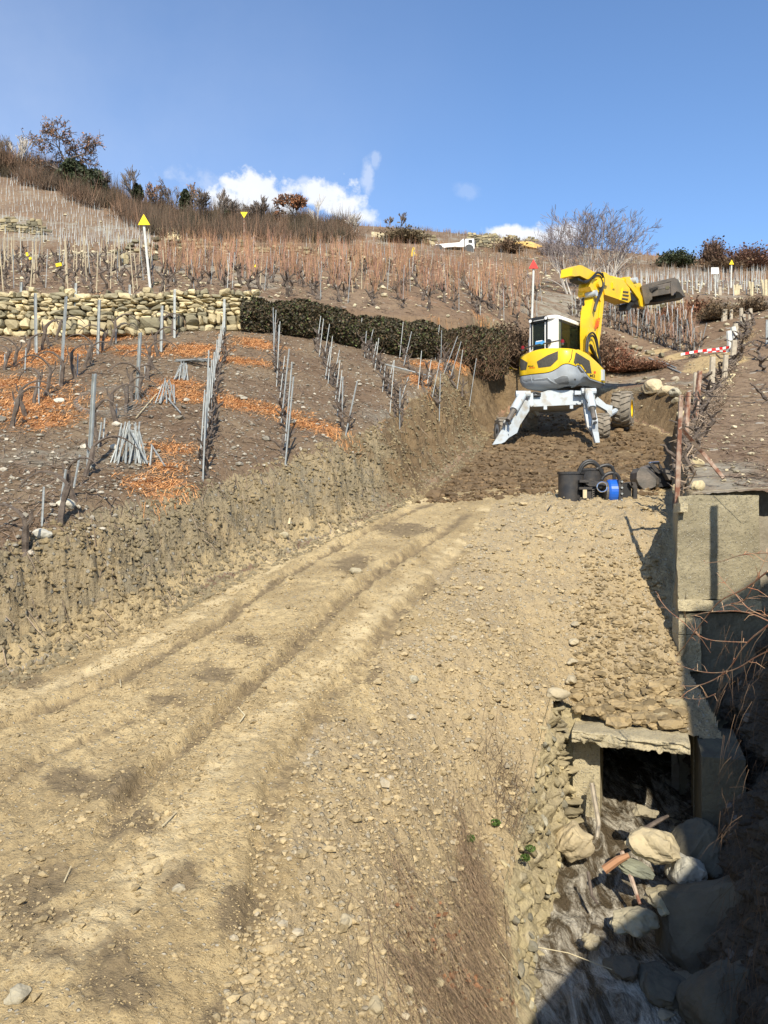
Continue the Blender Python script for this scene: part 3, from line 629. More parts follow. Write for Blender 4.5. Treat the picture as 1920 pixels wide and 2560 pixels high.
b = MB(); cc = tones(n, (1, .98, .93), lo=.55, hi=1.3); scatter(b, x, y, rng.uniform(.003, .0085, n)*np.clip(y/6, .8, 1.6), cc, 1, sink=.3); b.build('grit', M['clod'], kind='stuff', label='fine grit strewn over the track and the slope', cat='grit')
# coarser rubble over the culvert
n = 2600; x = rng.uniform(2.7, 4.6, n); y = 10.9+3.9*rng.random(n)**1.7; m = (x < 4.0+(y-10.9)*.31) & (x > 2.6+(y-11.4)*.3) & ((x-2.7)*.3+(y-11.4)*.954 > .0); x, y = x[m], y[m]; n = len(x)
r = rng.uniform(.012, .045, n)*(1+rng.exponential(.35, n))*np.interp(y, [11.2, 12.2, 14.8], [1.5, .75, .35])
b = MB(); cc = tones(n, (.85, .82, .78), lo=.5, hi=1.1); scatter(b, x, y, np.minimum(r, .14), cc, 2, sink=.45); b.build('rubble_fill', M['clod'], kind='stuff', label='coarse stony fill heaped above the culvert slab', cat='rubble')
# road crumbs along the ruts
x, y = uv_samples(15000, -30, 1400, 4.2, 21); d1, _ = line_d(x, y, RUT1); d2, _ = line_d(x, y, RUT2); d3, _ = line_d(x, y, RUT3); sd = poly_sd(x, y, DIG)
w = np.maximum(np.exp(-((np.abs(d1)-.33)/.13)**2), np.exp(-((np.abs(d2)-.4)/.16)**2)); w = np.maximum(w, np.exp(-((sd+.15)/.35)**2)*1.0); w = np.maximum(w, .05)
x, y = keep(x, y, (sd < -.05) & (rng.random(len(x)) < w) & not_cut(x, y)); n = len(x)
r = rng.uniform(.005, .014, n)*(1+rng.exponential(.5, n)); r = np.minimum(r, .04)
b = MB(); scatter(b, x, y, r, tones(n, (.98, .97, .95), lo=.6, hi=1.2)); b.build('road_crumbs', M['clod'], kind='stuff', label='crumbled soil and small stones along the wheel ruts', cat='gravel')
# cut bank: broken clods
n = 10000; t = rng.random(n); k = rng.integers(3, 10, n); A = np.array(DIG)[k]; B_ = np.array(DIG)[k+1]; q = A+(B_-A)*t[:, None]
nx = np.stack([-(B_-A)[:, 1], (B_-A)[:, 0]], -1); nx /= np.linalg.norm(nx, axis=1, keepdims=True); q = q+nx*rng.uniform(-.25, 1.15, n)[:, None]
x, y = q[:, 0], q[:, 1]; n = len(x); r = rng.uniform(.008, .024, n)*(1+rng.exponential(.5, n)); r = np.minimum(r, .045)
gr = fbm(x*.9, y*.9, 3, 511)[:, None]; base = np.where(gr > -.05, np.array((.55, .57, .60))[None], np.array((.64, .63, .61))[None])
b = MB(); scatter(b, x, y, r, base*rng.uniform(.82, 1.1, (n, 1)), 1, sink=.66, sq=(1.1, 1, .85)); b.build('bank_clods', M['clod'], kind='stuff', label='clods and stones breaking out of the cut bank', cat='soil')
# dark fresh spoil by the digger
x, y = uv_samples(5500, 900, 1700, 17.5, 31); sd = poly_sd(x, y, DIG); x, y = keep(x, y, (sd < -.2)); n = len(x)
b = MB(); r = rng.uniform(.015, .05, n)*(1+rng.exponential(.5, n)); scatter(b, x, y, np.minimum(r, .17), tones(n, (.42, .36, .34), lo=.6, hi=1.25), 1, sink=.5); b.build('spoil_clods', M['clod'], kind='stuff', label='dark fresh clods of earth dug out round the excavator', cat='soil')
# pale stones on the lower vineyard and hillside
x, y = uv_samples(6500, -30, 1300, 9.5, 31); sd = poly_sd(x, y, DIG); wy = np.interp(x, WLX, WLY); x, y = keep(x, y, (sd > .95) & (y < wy)); n = len(x)
r = rng.uniform(.008, .022, n)*(1+rng.exponential(.55, n)); r = np.minimum(r, .11)
c_ = tones(n, (.92, .96, 1.08), lo=.35, hi=1.0); b = MB(); scatter(b, x, y, r, c_, 1, sink=.2); b.build('vineyard_stones', M['stone'], kind='stuff', label='pale pebbles scattered over the vineyard soil', cat='stones')
x, y = uv_samples(5000, -30, 1950, 13, 95); sd = poly_sd(x, y, DIG); wy = np.interp(x, WLX, WLY); x, y = keep(x, y, (sd > .4) & ((y > wy+.3) | (x > 5.5))); n = len(x)
r = rng.uniform(.02, .045, n)*(1+rng.exponential(.6, n))*np.clip(y/35, .4, 1.5); b = MB(); scatter(b, x, y, np.minimum(r, .22), tones(n, (1., 1.0, .95), lo=.5, hi=1.2), 1, sink=.2); b.build('hillside_stones', M['stone'], kind='stuff', label='pale limestone scattered over the hillside', cat='stones')
# named single stones
for (u, v, r, tn, lb) in [(1635,972,.42,(1.05,1.0,.9),'largest pale boulder on the bank behind the big wheel'), (1665,982,.30,(1.0,.95,.85),'second pale boulder, right of the largest on the bank'), (1690,985,.26,(.8,.85,.9),'greyish boulder at the right end of the boulder row on the bank'),
                      (1685,950,.18,(.85,.85,.85),'upright grey stone above the boulder row'), (150,1004,.10,(1.1,1.15,1.3),'white stone at the foot of a vine in the left vineyard'), (293,1063,.09,(1.1,1.15,1.3),'white stone beside the largest stake bundle'),
                      (165,1266,.13,(1.1,1.15,1.25),'smooth white stone beside the short leaning stake at lower left'), (107,1338,.12,(.95,1.05,1.25),'bluish white stone below the lowest vine at left'), (710,1370-30,.10,(1.1,1.1,1.0),'cream stone on the far wheel rut'),
                      (890,1430,.13,(1.0,1.0,.95),'pale block on the crest between the wheel ruts'), (940,1860,.07,(1.1,1.05,.95),'pale angular stone on the gravel slope'), (50,2492,.10,(.95,.98,1.0),'flat grey slab lying on the road at the bottom left'),
                      (1035,1860-160,.10,(1.05,1.1,1.1),'white stone high on the gravel slope'), (1690,1765,.20,(.95,.9,.75),'big tan block at the right end of the rubble above the slab'), (1650,1790,.15,(.9,.85,.72),'tan block just above the culvert slab'),
                      (860,2305,.08,(1.0,.98,.92),'rounded stone on the lower gravel slope'), (1095,2460,.07,(1.15,1.1,.95),'pale stone in the dry grass at the bottom'), (1020,2480,.07,(1.1,1.05,.9),'cream stone left of the dry grass at the bottom'), (935,2520,.10,(1.0,.97,.88),'broad pale stone at the bottom edge of the gravel slope'), (445,2225,.06,(1.0,1.0,1.0),'small pale stone in the middle of the near road')]:
    h = hit(u, v)
    if not h: continue
    b = MB(); tn = tuple(np.array(tn)*(.72 if v > 1350 or 700 < u < 1000 else .95)); rock(b, h+Vector((0, 0, r*.12)), r*(.75 if v > 1350 else 1), 3, tn, (1.15, .95, .7), .3, cut=5); b.build('stone', M['stone'], loc=h, label=lb, cat='stone')

# ---------------------------------------------------------------- dry stone wall of the terrace
def wall_y(x): return np.interp(x, WLX, WLY)
def stone_wall(name, x0, x1, yf, zbase, ztop, label, smin=.16, smax=.5, seed=0, sub=3, grey=.3, dmin=.11, dmax=.24):
    mb = MB(); z = 0; row = 0
    H0 = lambda x: float(ztop(x)-zbase(x))
    hmax = max(H0(x) for x in np.linspace(x0, x1, 40)); h = 0
    while h < hmax:
        rh = rng.uniform(dmin, dmax)*(1.7 if rng.random() < .25 else 1); x = x0+rng.uniform(-.2, .2)
        while x < x1:
            w = rng.uniform(smin, smax)*(1.5 if rng.random() < .12 else 1)*(.6 if rng.random() < .25 else 1); xc = x+w/2; H = H0(xc)
            hh = h+rh/2+rng.uniform(-.03, .03)
            if hh < H+.04+rng.uniform(-.05, .08):
                pale = rng.random() > grey
                c = np.array((1.0, .96, .80) if pale else (.52, .53, .48))*rng.uniform(.6, 1.15)
                V, F = ICO[sub]; v = np.sign(V)*np.abs(V)**.45
                for _ in range(5):
                    n_ = rng.normal(size=3); n_ /= np.linalg.norm(n_); d = v@n_; v = v-np.outer(np.maximum(d-rng.uniform(.72, 1.1), 0), n_)*.95
                o = rng.uniform(0, 99, 2); v = v*(1+.26*fbm(V[:, 0]*1.9+o[0]+V[:, 2], V[:, 1]*1.9+o[1], 3, 9))[:, None]
                v = v*np.array([w*.52, .2, rh*.53*rng.uniform(.85, 1.1)]); t = rng.normal(0, .13); v = np.c_[v[:, 0]*math.cos(t)-v[:, 2]*math.sin(t), v[:, 1], v[:, 0]*math.sin(t)+v[:, 2]*math.cos(t)]
                mb.add(v+np.array([xc, yf(xc)+.16*h+rng.uniform(-.08, .08), zbase(xc)+hh]), F, c)
            x += w*rng.uniform(.94, 1.0)
        h += rh*.93; row += 1
    return mb
zb_ = lambda x: float(terrain(np.array([x]), np.array([float(wall_y(x))-.15]), False)[0][0])-.03
zt_ = lambda x: float(terrain(np.array([x]), np.array([float(wall_y(x))+.3]), False)[0][0])+.03
tb = stone_wall('w', -13.5, -4.1, lambda x: float(wall_y(x))-.12, zb_, zt_, '', .11, .46, sub=2, grey=.38, dmin=.075, dmax=.20)
tb.build('terrace_wall', M['stone'], smooth_=False, label='low dry stone wall of cream and grey rocks across the vineyard', cat='stone wall')
def small_wall(u0, u1, v0, v1, hgt, label, s=(.18, .55), dd=(.13, .26)):
    a = hit(u0, v0); c = hit(u1, v1)
    if a is None or c is None: return
    x0, x1 = a.x, c.x; yf = lambda x: a.y+(c.y-a.y)*(x-x0)/(x1-x0)
    zb = lambda x: ground_z(x, yf(x))-.05
    stone_wall('w', x0, x1, lambda x: yf(x)-.05, zb, lambda x: zb(x)+hgt*(1+.25*math.sin(x*2.1)), '', s[0], s[1], sub=1, grey=.35, dmin=dd[0], dmax=dd[1]).build('stone_wall', mat('weathered_stone', (.40, .35, .25), .95, col2=(.28, .245, .18), scale=1.2, tint=True), label=label, cat='stone wall')
small_wall(430, 790, 628, 640, .5, 'long pale stone wall topping the terrace of orange vines')
small_wall(790, 970, 640, 672, .45, 'pale stone wall stepping down right of the long wall')
small_wall(280, 440, 668, 640, .9, 'short dry wall behind the yellow triangle pole')
small_wall(0, 105, 578, 588, 1.3, 'stepped stone wall at the foot of the far left vineyard', (.4, .9), (.2, .4))
small_wall(1165, 1225, 615, 620, 1.3, 'pale retaining wall behind the front of the white truck', (.3, .8), (.22, .4))
small_wall(1190, 1330, 608, 618, 1.2, 'pale wall running right from the white truck', (.3, .8), (.22, .4))
small_wall(1040, 1085, 603, 612, 1.2, 'patch of pale wall left of the white truck', (.3, .8), (.22, .4))
small_wall(1610, 1700, 805, 775, 1.0, 'tumbled dry wall below the raised bucket')
small_wall(1560, 1650, 858, 890, .28, 'line of pale stones edging the brown slope', (.2, .5), (.15, .25))
small_wall(1650, 1740, 890, 935, .28, 'lower line of pale stones beside the sandy patch', (.2, .5), (.15, .25))
small_wall(825, 1010, 572, 562, 1.3, 'thin pale wall just below the skyline', (.5, 1.4), (.3, .5))
for k in range(14):
    t = k/13; u = np.interp(t, [0, .5, 1], [385, 410, 440]); v = np.interp(t, [0, .5, 1], [565, 583, 603]); h = hit(u+rng.uniform(-5, 5), v+rng.uniform(-3, 6))
    if h is not None: b = MB(); rock(b, h, rng.uniform(.6, 1.0), 2, (1.25, 1.2, 1.0), (1.3, 1, .7), cut=5); b.build('outcrop_rock', M['stone'], loc=h, label='white rock of the outcrop at the end of the far left vineyard', cat='rock', group='white outcrop rocks left of the ridge wood')

# ---------------------------------------------------------------- behind the camera: unseen span and building, added to throw shade on the stream
M['plaster'] = mat('blocker_plaster', (.5, .45, .38), .9, col2=(.42, .38, .32), scale=2)
M['rooftile'] = mat('roof_tile', (.25, .13, .09), .9, col2=(.18, .1, .07), scale=6)
br = empty('unseen_bridge', Vector((0, -1, -3)), 'unseen concrete span added under the camera to block light', 'unseen_bridge')
b = MB(); box(b, (-1, -1.3, -1.9), (18, 4.0, .4)); b.build('deck', M['concrete'], br)
b = MB(); box(b, (-1, -3.1, -1.25), (18, .2, .9)); b.build('parapet', M['concrete'], br)
hs = empty('shade_house', Vector((9, -4, -5)), 'unseen plastered building added so its shadow falls on the stream', 'shade_house')
b = MB(); box(b, (9.6, -5, 1.2), (7.6, 9.6, 14.4)); b.build('wall', M['plaster'], hs)
b = MB(); prism(b, [(5.5, -.1, 8.4), (13.7, -.1, 8.4), (9.6, -.1, 11)], (0, -9.9, 0)); b.build('roof', M['rooftile'], hs)
b = MB(); prism(b, [(1.9, -.2, -6), (1.9, -.2, 1.5), (2.95, -.2, 2.6), (3.9, -.2, 3.3), (4.3, -.2, 3.7), (4.42, -.2, 5.1), (4.84, -.2, 5.5), (5.12, -.2, 6.9), (5.72, -.2, 8.75), (5.95, -.2, 8.75), (5.95, -.2, -6)], (0, -3.0, 0)); b.build('shade_screen', M['plaster'], hs)  # unseen light blocker, outline shaped to the shadow edge in the stream
g = ground_z(5.35, 9.6)
b = MB(); box(b, (5.32, 9.6, 1.35), (.11, .11, 2.3)); b.build('shadow_post', M['wood'], loc=(5.32, 9.6, .2), label='unseen wooden post added above the right bank to cast a shadow', cat='post')  # unseen, added to cast the upright shadow on the wing wall

# ---------------------------------------------------------------- vineyard: stakes, posts and vine stocks
ORD = 'zeroth first second third fourth fifth sixth seventh eighth ninth tenth eleventh twelfth thirteenth fourteenth fifteenth sixteenth seventeenth eighteenth nineteenth'.split()
TENS = {2: 'twent', 3: 'thirt', 4: 'fort'}
def ordn(n):
    if n < 20: return ORD[n]
    t, u = divmod(n, 10); return TENS[t]+('ieth' if u == 0 else 'y-'+ORD[u])
def rod_mesh(name, m, r0, r1=None, n=6, flat=None):
    b = MB()
    if flat: box(b, (0, 0, .5), (flat[0], flat[1], 1.0))
    else: tube(b, [(0, 0, -.05), (0, 0, 1)], [r0, r1 or r0], n)
    return b.mesh(name, m)
R_STAKE = rod_mesh('stake', M['galv'], .016, n=5); R_STAKE2 = rod_mesh('stake', M['galv'], .013, n=4); R_WOOD = rod_mesh('stake', mat('old_stake_wood', (.50, .42, .28), .9, col2=(.36, .30, .2), scale=7), .020, .016, 5)
R_WPOST = rod_mesh('post', M['wood'], .055, .05, 8); R_RUST = rod_mesh('post', M['rust'], 1, n=4, flat=(.06, .03))
def flat_post():                                      # steel vineyard post: folded channel with a punched top
    b = MB(); box(b, (0, 0, .5), (.07, .008, 1.0)); box(b, (-.0315, .018, .5), (.007, .034, 1.0)); box(b, (.0315, .018, .5), (.007, .034, 1.0))
    for k in range(9): box(b, (0, -.006, .08+.11*k), (.03, .005, .012))
    return b.mesh('post', M['galv'])
R_POST = flat_post()
def put(name, me, base, top=None, scale=None, rz=0, label=None, cat=None, group=None):
    o = bpy.data.objects.new(name, me); C.objects.link(o); o.location = base
    if top is not None:
        d = Vector(top)-Vector(base); o.rotation_mode = 'QUATERNION'; o.rotation_quaternion = d.to_track_quat('Z', 'Y'); o.scale = (1, 1, d.length)
    else: o.rotation_euler = (0, 0, rz)
    if scale: o.scale = scale
    return tag(o, label, cat, group)
ROWS = [  # rows of the lower vineyard: (name, [(base u, v, top u, v)...]) from the road edge upward
 ('sixth row from the left', [(507,1203,516,985),(500,1160,512,975),(513,1120,524,920),(518,1085,530,900),(525,1050,536,880),(530,1010,543,850),(536,970,548,835),(542,930,553,815),(548,900,558,795),(556,865,564,762),(512,1140,522,876)]),
 ('row right of the long line of stakes', [(713,1163,734,942),(703,1059,723,872),(712,1120,730,905),(691,966,700,804),(686,920,683,769),(680,827,678,763),(694,940,697,812),(699,1000,712,890),(684,880,690,775)]),
 ('third row left of the excavator legs', [(864,1088,893,953),(855,1073,857,942),(843,1040,855,926),(838,1004,850,900),(832,959,849,875),(820,959,831,841),(813,947,826,867),(809,905,824,810),(798,892,809,797),(793,860,802,790),(789,850,796,778)]),
 ('row running up from the short log', [(999,1073,1000,970),(975,1029,986,900),(1003,1000,1021,942),(969,972,984,903),(956,980,963,915),(950,930,955,906),(937,925,947,845),(931,905,942,855),(918,892,933,824),(911,896,916,828),(895,871,905,795)]),
 ('second row left of the excavator', [(1098,1052,1101,934),(1081,993,1100,900),(1068,960,1078,900),(1045,972,1054,877),(1009,915,1029,829),(999,896,1008,805)]),
 ('row nearest the excavator on its left', [(1173,1018,1191,896),(1142,980,1157,875),(1124,951,1153,854),(1110,934,1144,841),(1102,909,1104,826),(1088,900,1099,812)]),
 ('short row beside the hedge end', [(1208,930,1210,846),(1182,900,1191,824),(1226,902,1238,841),(1237,904,1240,836),(1170,905,1178,880)])]
taken = []
for nm, lst in ROWS:
    lst = sorted(lst, key=lambda q: -q[1])
    for k, (u, v, u2, v2) in enumerate(lst):
        h = hit(u, v)
        if h is None: continue
        top = P(u2, v2, h.y+.12)
        put('stake', R_STAKE if h.y < 19 else R_STAKE2, h, top, label=f'steel stake, {ordn(k+1)} up from the road, {nm}', cat='stake', group='steel stakes in the lower vineyard')
        taken.append((h.x, h.y))
for (u, v, u2, v2, lb) in [(225,1170,238,935,'tall flat galvanised post standing left of the biggest stake bundle'),(343,1000,352,832,'tall flat galvanised post behind the tangle of old wire'),(153,963,167,742,'tall leaning post in front of the stone wall, with a wooden prop'),
                           (90,884,88,733,'grey post near the left edge standing before the stone wall'),(50,830,54,706,'wide pale post leaning on the stone wall near the left edge'),(188,833,190,708,'pale galvanised post at the foot of the wall under the long grey slab'),
                           (245,886,249,750,'grey post just right of the pale one under the large cream block'),(325,830,324,712,'grey post at the wall directly under the yellow triangle pole'),(403,880,406,765,'grey post halfway along the stone wall'),(436,845,437,724,'narrow grey post at the right half of the stone wall'),(560,835,561,748,'grey post near the right end of the stone wall')]:
    h = hit(u, v); put('post', R_POST, h, P(u2, v2, h.y+.1), label=lb, cat='post', group='vineyard posts')
for k, (u, v, u2, v2) in enumerate([(105,1313,110,1217),(150,1268,165,1173),(184,1222,200,1137),(217,1190,220,1120),(245,1120,254,1056),(258,1100,262,1045),(290,1050,292,1010),(318,1010,320,985),(363,945,362,912),(371,930,373,900),(38,1060,37,1005),(97,1010,97,950),(193,940,195,885),(225,905,227,868),(290,860,290,822),(62,930,65,870),(12,925,12,885)]):
    h = hit(u, v); put('stake', R_STAKE, h, P(u2, v2, h.y+.05), label=f'short cut-off steel stake, {ordn(k+1)} up from the bottom left among old vines', cat='stake', group='short stakes among the old vines')

def vine_variant(h=.55, arms=3, canes=0, ch=1.0, gnarl=.06, r0=.035):
    a = random.uniform(0, 6.28); p = Vector((0, 0, -.05)); pts = [p.copy()]; rs = [r0*1.3]
    n = 6
    for i in range(n):
        p = p+Vector((random.uniform(-gnarl, gnarl), random.uniform(-gnarl, gnarl), h/n)); pts.append(p.copy()); rs.append(r0*(1.05-.05*i)*random.uniform(.75, 1.35))
    t = MB(); tube(t, pts, rs, 6); tips = []
    for j in range(arms):
        a += 6.28/arms+random.uniform(-.5, .5); q = pts[-1-random.randint(0, 1)].copy(); aa = [q.copy()]; ar = [r0*.8]
        for i in range(4):
            q = q+Vector((math.cos(a)*random.uniform(.02, .09), math.sin(a)*random.uniform(.02, .09), random.uniform(.0, .09))); aa.append(q.copy()); ar.append(r0*(.7-.12*i)*random.uniform(.7, 1.3))
        tube(t, aa, ar, 5); tips.append(aa[-1]); tips.append(aa[-2])
    c = None
    if canes:
        c = MB()
        for j in range(canes):
            q = random.choice(tips); a = random.uniform(0, 6.28); sp = random.uniform(.02, .30)*ch
            e = q+Vector((math.cos(a)*sp, math.sin(a)*sp, ch*random.uniform(.6, 1.1))); m = (q+e)/2+Vector((random.uniform(-.05, .05), random.uniform(-.05, .05), 0))
            k = random.uniform(.55, 1.35); tube(c, [q, m, e], [.0065, .005, .002], 3, (k, k*random.uniform(.85, 1.1), k*random.uniform(.7, 1.1)), cap=False)
    return t, c
VB = []
for i in range(6):
    t, _ = vine_variant(random.uniform(.4, .6), 3, 0, gnarl=.075, r0=.038); VB.append((t, t.mesh('trunk', M['bark'])))
VC = []
for i in range(7):
    t, c = vine_variant(random.uniform(.35, .5), 4, 20, random.uniform(.85, 1.15), gnarl=.06, r0=.045); VC.append((t, c, t.mesh('trunk', M['bark']), c.mesh('canes', M['cane'])))
def arched_vine(sc=1.0):                              # trained vine with one long arm bent over
    t = MB(); a = random.choice((-1, 1)); pts = [Vector((0, 0, -.05))]; rs = [.05*sc]
    for i in range(5): pts.append(pts[-1]+Vector((random.uniform(-.05, .05), random.uniform(-.04, .04), .12))); rs.append(.04*sc*random.uniform(.8, 1.3))
    tube(t, pts, rs, 6); q = pts[-1]; arc = [q]
    for i in range(7): q = q+Vector((a*.10, random.uniform(-.03, .03), .10-.035*i)); arc.append(q)
    tube(t, arc, [.026*sc*(1-.09*i) for i in range(8)], 5)
    q = pts[-2]; tube(t, [q, q+Vector((-a*.08, .02, .1)), q+Vector((-a*.10, .0, .24))], [.028*sc, .02*sc, .015*sc], 5)
    return t.mesh('trunk', M['bark'])
VA = [arched_vine() for _ in range(5)]
def root_obj(name, loc, rz, s, label, cat, group):
    o = bpy.data.objects.new(name, None); C.objects.link(o); o.location = loc; o.rotation_euler = (0, 0, rz); o.scale = (s, s, s); o.empty_display_size = .1
    return tag(o, label, cat, group)
def child(o, name, me): c = bpy.data.objects.new(name, me); C.objects.link(c); c.parent = o; return c
# old arched vines at the left, then small stocks beside the stakes of each row
for rn, lst in (('row at the far left', [(12,926),(38,917),(60,903),(105,878),(123,862),(140,850)]),
                ('second row from the left', [(30,1068),(65,1040),(87,1007),(120,989),(154,968),(190,944),(211,920),(226,909),(256,880),(275,862),(290,851)]),
                ('third row from the left', [(62,1385),(152,1310),(190,1255),(212,1192),(252,1115),(292,1055),(316,1032),(332,1005),(347,1000),(368,950),(384,925),(398,893),(412,848),(430,835)])):
    for k, (u, v) in enumerate(lst):
        h = hit(u, v); put('vine', random.choice(VA), h, rz=random.uniform(-.5, .5), scale=(1.0, 1.0, random.uniform(.85, 1.15)), label=f'bent old vine, {ordn(k+1)} in {rn}', cat='vine', group='old arched vines in the lower vineyard')
for (nm, lst) in ROWS:
    l2 = sorted(lst, key=lambda q: -q[1]); k = 0
    for i in range(len(l2)-1):
        for t in (.25, .75):
            a, c = l2[i], l2[i+1]; h = hit(a[0]+(c[0]-a[0])*t+6, a[1]+(c[1]-a[1])*t)
            if h is None or any(abs(h.x-x_)+abs(h.y-y_) < .12 for x_, y_ in taken[-40:] if False): continue
            k += 1; me = random.choice(VB)[1]; put('vine', me, h, rz=random.uniform(0, 6), scale=(.9,)*3, label=f'vine stock, {ordn(k)} up from the road, {nm}', cat='vine', group='small vine stocks between the stakes')

# terrace vines above the wall
def uof(x, y): return 960+FP*x/y
n_v = n_s = 0; stuff_v = MB(); stuff_c = MB(); stuff_s = MB()
def add_mb(dst, src, loc, rz, s):
    V = np.concatenate(src.v)*s; ca, sa = math.cos(rz), math.sin(rz); V = np.c_[V[:, 0]*ca-V[:, 1]*sa, V[:, 0]*sa+V[:, 1]*ca, V[:, 2]]+np.array(loc)
    base = dst.n; dst.v.append(V); dst.c.append(np.concatenate(src.c))
    for f in src.f: dst.f.append(f+base); dst.m.append(np.zeros(len(f), int))
    dst.n += len(V)
rowi = 0; off = 1.5
while off < 34:
    rowi += 1; xs = np.arange(-22, 22, 1.0 if off < 18 else 1.15)+rng.uniform(0, .9); k = 0; pend = []
    for x in xs:
        x = float(x+rng.uniform(-.12, .12)); y = float(wall_y(x)+off+rng.uniform(-.15, .15)); u = uof(x, y)
        lim = 1345 if off < 12 else 1480
        if u < -40 or u > lim: continue
        pend.append((x, y, u))
    if not pend: off += 1.45; continue
    zz = terrain(np.array([p[0] for p in pend]), np.array([p[1] for p in pend]))[0]
    for (x, y, u), z in zip(pend, zz):
        if 1280-FP*z/y < -4+np.interp(u, [0, 900, 1100, 1350], [652, 657, 690, 735]): continue
        k += 1; pruned = u < 395+20*math.sin(y) ; s = random.uniform(.85, 1.15)
        t, c, tm, cm_ = random.choice(VC)
        if pruned: t, tm = random.choice(VB); c = None
        if n_v < 225:
            n_v += 1
            lb = f'{"pruned dark vine" if pruned else "vine with orange-brown canes"}, {ordn(k)} from left, {ordn(rowi)} row above stone wall'
            o = root_obj('vine', (x, y, z), random.uniform(0, 6.28), s*1.1, lb, 'vine', 'vines on the terrace above the wall'); child(o, 'trunk', tm)
            if c is not None: child(o, 'canes', cm_)
        else:
            add_mb(stuff_v, t, (x, y, z), random.uniform(0, 6.28), s*1.1)
            if c is not None: add_mb(stuff_c, c, (x, y, z), random.uniform(0, 6.28), s*1.1)
        if rng.random() < (.8 if pruned else .62):
            wood = (pruned and rng.random() < .62) or (not pruned and rng.random() < .28); H = rng.uniform(1.0, 1.45)+(.2 if wood and pruned else 0)
            bx = x+rng.uniform(.1, .2); top = (bx+rng.uniform(-.12, .12), y+rng.uniform(-.1, .1), z+H)
            if n_s < 205:
                n_s += 1; put('stake', R_WOOD if wood else R_STAKE2, (bx, y, z), top, label=f'{"pale wooden" if wood else "thin steel"} stake at {ordn(k)} vine from left, {ordn(rowi)} row above stone wall', cat='stake', group='stakes on the terrace above the wall')
            else: tube(stuff_s, [(bx, y, z), top], .014, 3, (1.25, 1.05, .8) if wood else (1, 1, 1), cap=False)
    off += 1.3 if off < 14 else 1.5
# right of the excavator: short terrace of vines tied to grey stakes
b_s = MB(); kk = 0
for r_, (ua, va, ub, vb) in enumerate([(1430,812,1755,930-12),(1440,795,1760,895),(1450,782,1740,862),(1470,768,1720,835)]):
    nn = 30; pts_ = []
    for i in range(nn):
        t = (i+rng.uniform(-.2, .2))/nn; h = hit(ua+(ub-ua)*t, va+(vb-va)*t-22)
        if h is not None and 30 < h.y < 60: pts_.append(h)
    for i, h in enumerate(pts_):
        t_, c_, tm, cm_ = random.choice(VC); add_mb(stuff_v, t_, h, random.uniform(0, 6), 1.1)
        top = h+Vector((rng.uniform(-.15, .25), rng.uniform(-.1, .1), rng.uniform(1.0, 1.35)))
        if r_ < 2: put('stake', R_STAKE2, h, top, label=f'grey stake, {ordn(i+1)} from the left, {"front" if r_ == 0 else "second"} row below the raised bucket', cat='stake', group='stakes of the small plot below the bucket')
        else: tube(stuff_s, [h, top], .016, 3, cap=False)
        if rng.random() < .25: add_mb(stuff_c, c_, h, 0, .9)
stuff_v.build('vine_stocks', M['bark'], kind='stuff', label='dark vine stocks on the farther rows of the terraces', cat='vines')
stuff_c.build('vine_canes', M['cane'], kind='stuff', label='upright orange-brown canes of the farther vines', cat='vines')
stuff_s.build('vine_stakes', mat('stake_grey', (.42, .42, .40), .8, tint=True), kind='stuff', label='stakes of the farther vine rows', cat='stakes')

# ---------------------------------------------------------------- far slopes: rows too distant to tell apart
def slivers(mb, pts, h0, h1, w, cols, lean=.15, n=1):
    N_ = len(pts); P0 = np.repeat(pts, n, 0); K = len(P0); cols = np.repeat(cols, n, 0)
    H = rng.uniform(h0, h1, K); a = rng.uniform(0, np.pi, K); dx = np.cos(a)*w; dy = np.sin(a)*w
    if n > 1: P0 = P0+np.c_[rng.normal(0, .14, (K, 2)), np.zeros(K)]
    tip = P0+np.c_[rng.normal(0, lean, (K, 2))*H[:, None], H]
    V = np.stack([P0-np.c_[dx, dy, np.full(K, .05)], P0+np.c_[dx, dy, np.full(K, -.05)], tip], 1).reshape(-1, 3)
    mb.add(V, np.arange(K*3).reshape(-1, 3), np.repeat(cols, 3, 0))
sil_c = MB(); sil_s = MB()
# long terraces of canes up to the skyline
ex = []
for Y in np.exp(np.arange(math.log(61), math.log(150), .026)):
    x0 = (-20-960)/FP*Y; x1 = 960/FP*Y*1.02; xs = np.arange(x0, x1, .9 if Y < 90 else 1.2); ex.append(np.c_[xs+rng.uniform(-.3, .3, len(xs)), np.full(len(xs), Y)+rng.uniform(-.4, .4, len(xs))])
ex = np.concatenate(ex); zz = terrain(ex[:, 0], ex[:, 1], True)[0]; uu = uof(ex[:, 0], ex[:, 1])
dens_ = fbm(ex[:, 0]*.06, ex[:, 1]*.1, 3, 601)
m = (uu > 430) | (ex[:, 1] < 66); keepm = m & (rng.random(len(ex)) < .55+dens_)
pts = np.c_[ex, zz][keepm]; n = len(pts); tone = fbm(pts[:, 0]*.05, pts[:, 1]*.12, 3, 603)[:, None]
cols = np.where(tone > -.05, np.array((1.0, .95, .85))[None], np.array((.62, .72, .8))[None])*rng.uniform(.6, 1.25, (n, 1))
slivers(sil_c, pts, .35, .95, .022, cols, .16, 12)
sil_c.build('far_canes', mat('far_cane', (.30, .18, .105), .9, tint=True), kind='stuff', label='hazy brown vine canes covering the hill up to the skyline', cat='vines')
k2 = m & (rng.random(len(ex)) < .30); pts = np.c_[ex, zz][k2]; slivers(sil_s, pts, .8, 1.15, .022, np.full((len(pts), 3), 1.), .04)
